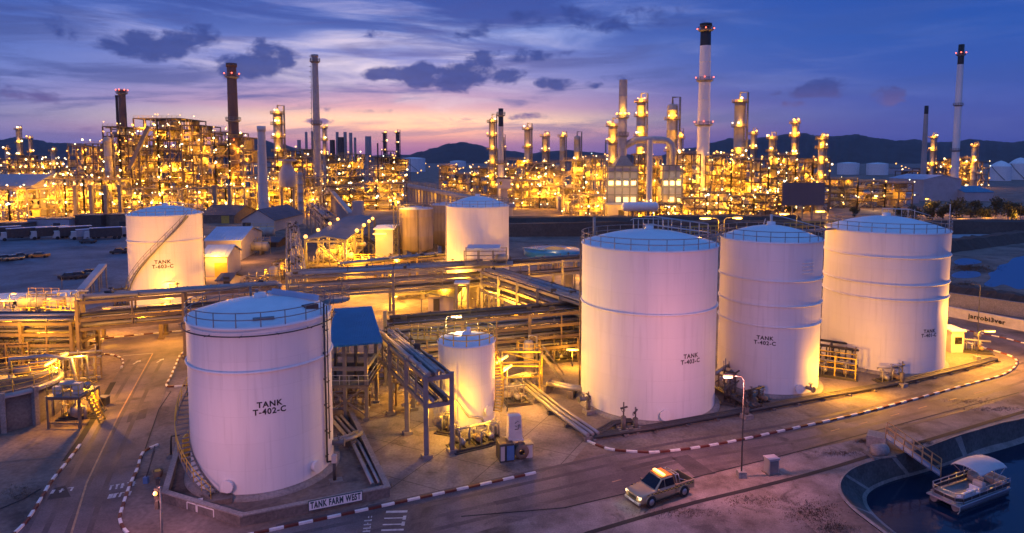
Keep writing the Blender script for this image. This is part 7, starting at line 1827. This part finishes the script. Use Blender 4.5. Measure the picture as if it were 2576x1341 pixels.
# ---------------------------------------------------------------- trucks and cars on the lot
def make_truck(L_, H_, m, label, name='truck', cab=True):
    t = thing(name, label, 'truck', (0, 0, 0), 0, 'trucks parked on the blue lot'); b = MB(); b.box((-.6, 0, .9 + (H_ - .9) / 2), (L_ - 2.0, 2.5, H_ - .9)); b.build('body', m, t)
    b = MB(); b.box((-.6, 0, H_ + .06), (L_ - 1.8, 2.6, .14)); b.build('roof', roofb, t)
    b = MB(); x = L_ / 2 - .8; v = [(x - .8, -1.2, .5), (x + .8, -1.2, .5), (x + .8, 1.2, .5), (x - .8, 1.2, .5), (x - .8, -1.15, 2.6), (x + .5, -1.15, 2.6), (x + .5, 1.15, 2.6), (x - .8, 1.15, 2.6)]
    b.add(v, [(3, 2, 1, 0), (4, 5, 6, 7), (0, 1, 5, 4), (1, 2, 6, 5), (2, 3, 7, 6), (3, 0, 4, 7)]); b.build('cab', signw2, t)
    b = MB(); b.add([(x + .76, -1.0, 1.5), (x + .76, 1.0, 1.5), (x + .58, .98, 2.4), (x + .58, -.98, 2.4)], [(0, 1, 2, 3)]); b.build('windscreen', glass, t)
    for px in (-L_ / 2 + 1.2, -L_ / 2 + 2.4, L_ / 2 - 1.0):
        for s in (-1, 1): b = MB(); b.tube((px, s * .95, .5), (px, s * 1.25, .5), .5, 14); b.build('wheel', tyre, t)
    return t
protoA = make_truck(10.5, 3.6, dark, 'x'); protoB = make_truck(8.5, 3.0, lilac, 'x'); first = {0: True, 1: True}
for i, (u, v, k, rz, lab) in enumerate(((55, 603, 0, .72, 'dark long truck with pale roof, first from the picture edge in the lot row'), (85, 596, 1, .8, 'shorter grey truck tucked against the first long truck'), (128, 600, 0, .75, 'dark long truck, middle of three beside the grey shorter one'), (185, 599, 0, .72, 'dark long truck with the brightest pale roof, in the middle of the lot row'), (218, 601, 1, .66, 'low grey truck next to the bright-roofed long truck'), (262, 602, 0, .5, 'dark long truck second from TANK T-603-C'), (297, 596, 1, .45, 'grey truck closest to TANK T-603-C'), (5, 600, 0, .7, 'dark long truck cut off by the picture edge'))):
    pr = (protoA, protoB)[k]
    if first[k]: o = pr; first[k] = False
    else: o = copy_tree(pr)
    o['label'] = lab; o.location = G(u, v); o.rotation_euler = (0, 0, rz + PI)
def make_car(m, label, h=1.4):
    t = thing('parked_car', label, 'car', (0, 0, 0), 0, 'cars scattered on the blue lot'); b = MB(); b.box((0, 0, .6), (4.3, 1.75, .6)); o = b.build('body', m, t); bevel(o, .12)
    b = MB(); v = [(-1.3, -.8, .9), (1.1, -.8, .9), (1.1, .8, .9), (-1.3, .8, .9), (-.9, -.65, h), (.5, -.65, h), (.5, .65, h), (-.9, .65, h)]; b.add(v, [(4, 5, 6, 7), (0, 1, 5, 4), (1, 2, 6, 5), (2, 3, 7, 6), (3, 0, 4, 7)]); b.build('cabin', glass, t)
    for x in (-1.35, 1.35):
        for s in (-1, 1): b = MB(); b.tube((x, s * .7, .32), (x, s * .9, .32), .32, 12); b.build('wheel', tyre, t)
    return t
cars = [make_car(m, 'x') for m in (silver, dark, orange)]
for i, (u, v, k, rz, lab) in enumerate(((100, 648, 2, .3, 'orange car alone in the middle of the blue lot'), (12, 655, 0, .9, 'silver car at the picture edge of the lot'), (35, 655, 0, .8, 'silver car parked close to another silver one'), (50, 650, 1, .8, 'dark car nearest the orange car'), (222, 612, 1, .1, 'dark flat vehicle in front of the truck row'), (300, 638, 1, .5, 'dark car by the stacked goods beside TANK T-603-C'), (325, 636, 0, .5, 'silver car touching TANK T-603-C in view'), (200, 700, 1, .4, 'dark car by the inclined ramp'), (228, 694, 0, .4, 'silver car by the inclined ramp'), (178, 702, 1, .2, 'dark car farthest from the ramp of the three'))):
    o = cars[k] if cars[k]['label'] == 'x' else copy_tree(cars[k])
    o['label'] = lab; o.location = G(u, v); o.rotation_euler = (0, 0, rz)
# inclined ramp / hopper beyond the pipe bridge
a, c = G(205, 752), G(262, 725); t = thing('conveyor_ramp', 'inclined pale-topped conveyor ramp behind the left pipe bridge', 'conveyor', a); b = MB()
b.beam(a + Vector((0, 0, 1.5)), c + Vector((0, 0, 4.5)), 1.3, .6); b.build('belt_cover', lilac, t, True); b = MB()
for k in (.3, .65, 1): 
    e = a.lerp(c, k); 
    for s in (-.5, .5): b.beam(e + Vector((s, 0, 0)), e + Vector((s, 0, 1.2 + 3.0 * k)), .2)
b.build('leg', steel, t, True)
# low dark stores behind the truck row
for i, (u0, u1, v, h, lab) in enumerate(((0, 60, 585, 3, 'low dark store behind the truck row at the picture edge'), (70, 175, 580, 4, 'long dim store wall behind the truck row'), (190, 255, 578, 5, 'dark store behind the middle of the truck row'), (262, 330, 576, 5, 'brown store behind the truck row next to TANK T-603-C'))):
    p0, p1 = G(u0, v), G(u1, v); t = thing('store', lab, 'store', ((p0.x + p1.x) / 2, p0.y + 3, 0), 0, 'stores behind the truck row'); w_ = p1.x - p0.x
    b = MB(); b.box((0, 0, h / 2), (w_, 6, h)); b.build('wall', (wood, lilac, dark, rust)[i], t); b = MB(); b.box((0, 0, h + .1), (w_ + .6, 6.6, .2)); b.build('roof', roofd, t)
    b = MB(); b.box((w_ * .2, -3.03, 1.3), (2.4, .1, 2.6)); b.build('door', dark, t)
for u, v, pw in ((235, 562, 300), (303, 563, 400)):
    p = Dp(u, v + 60, G(u, 590).y)
# ---------------------------------------------------------------- evening haze
b = MB(); b.box((0, 2470, 165), (11000, 5400, 340))
mh = bpy.data.materials.new('haze'); mh.use_nodes = True; hn = mh.node_tree; hn.nodes.remove(hn.nodes['Principled BSDF'])
pv = hn.nodes.new('ShaderNodeVolumePrincipled'); pv.inputs['Color'].default_value = (.75, .80, .92, 1); pv.inputs['Density'].default_value = 4.5e-5
hn.links.new(pv.outputs[0], hn.nodes['Material Output'].inputs['Volume'])
hz_ = b.build('haze', mh); hz_['kind'] = 'stuff'
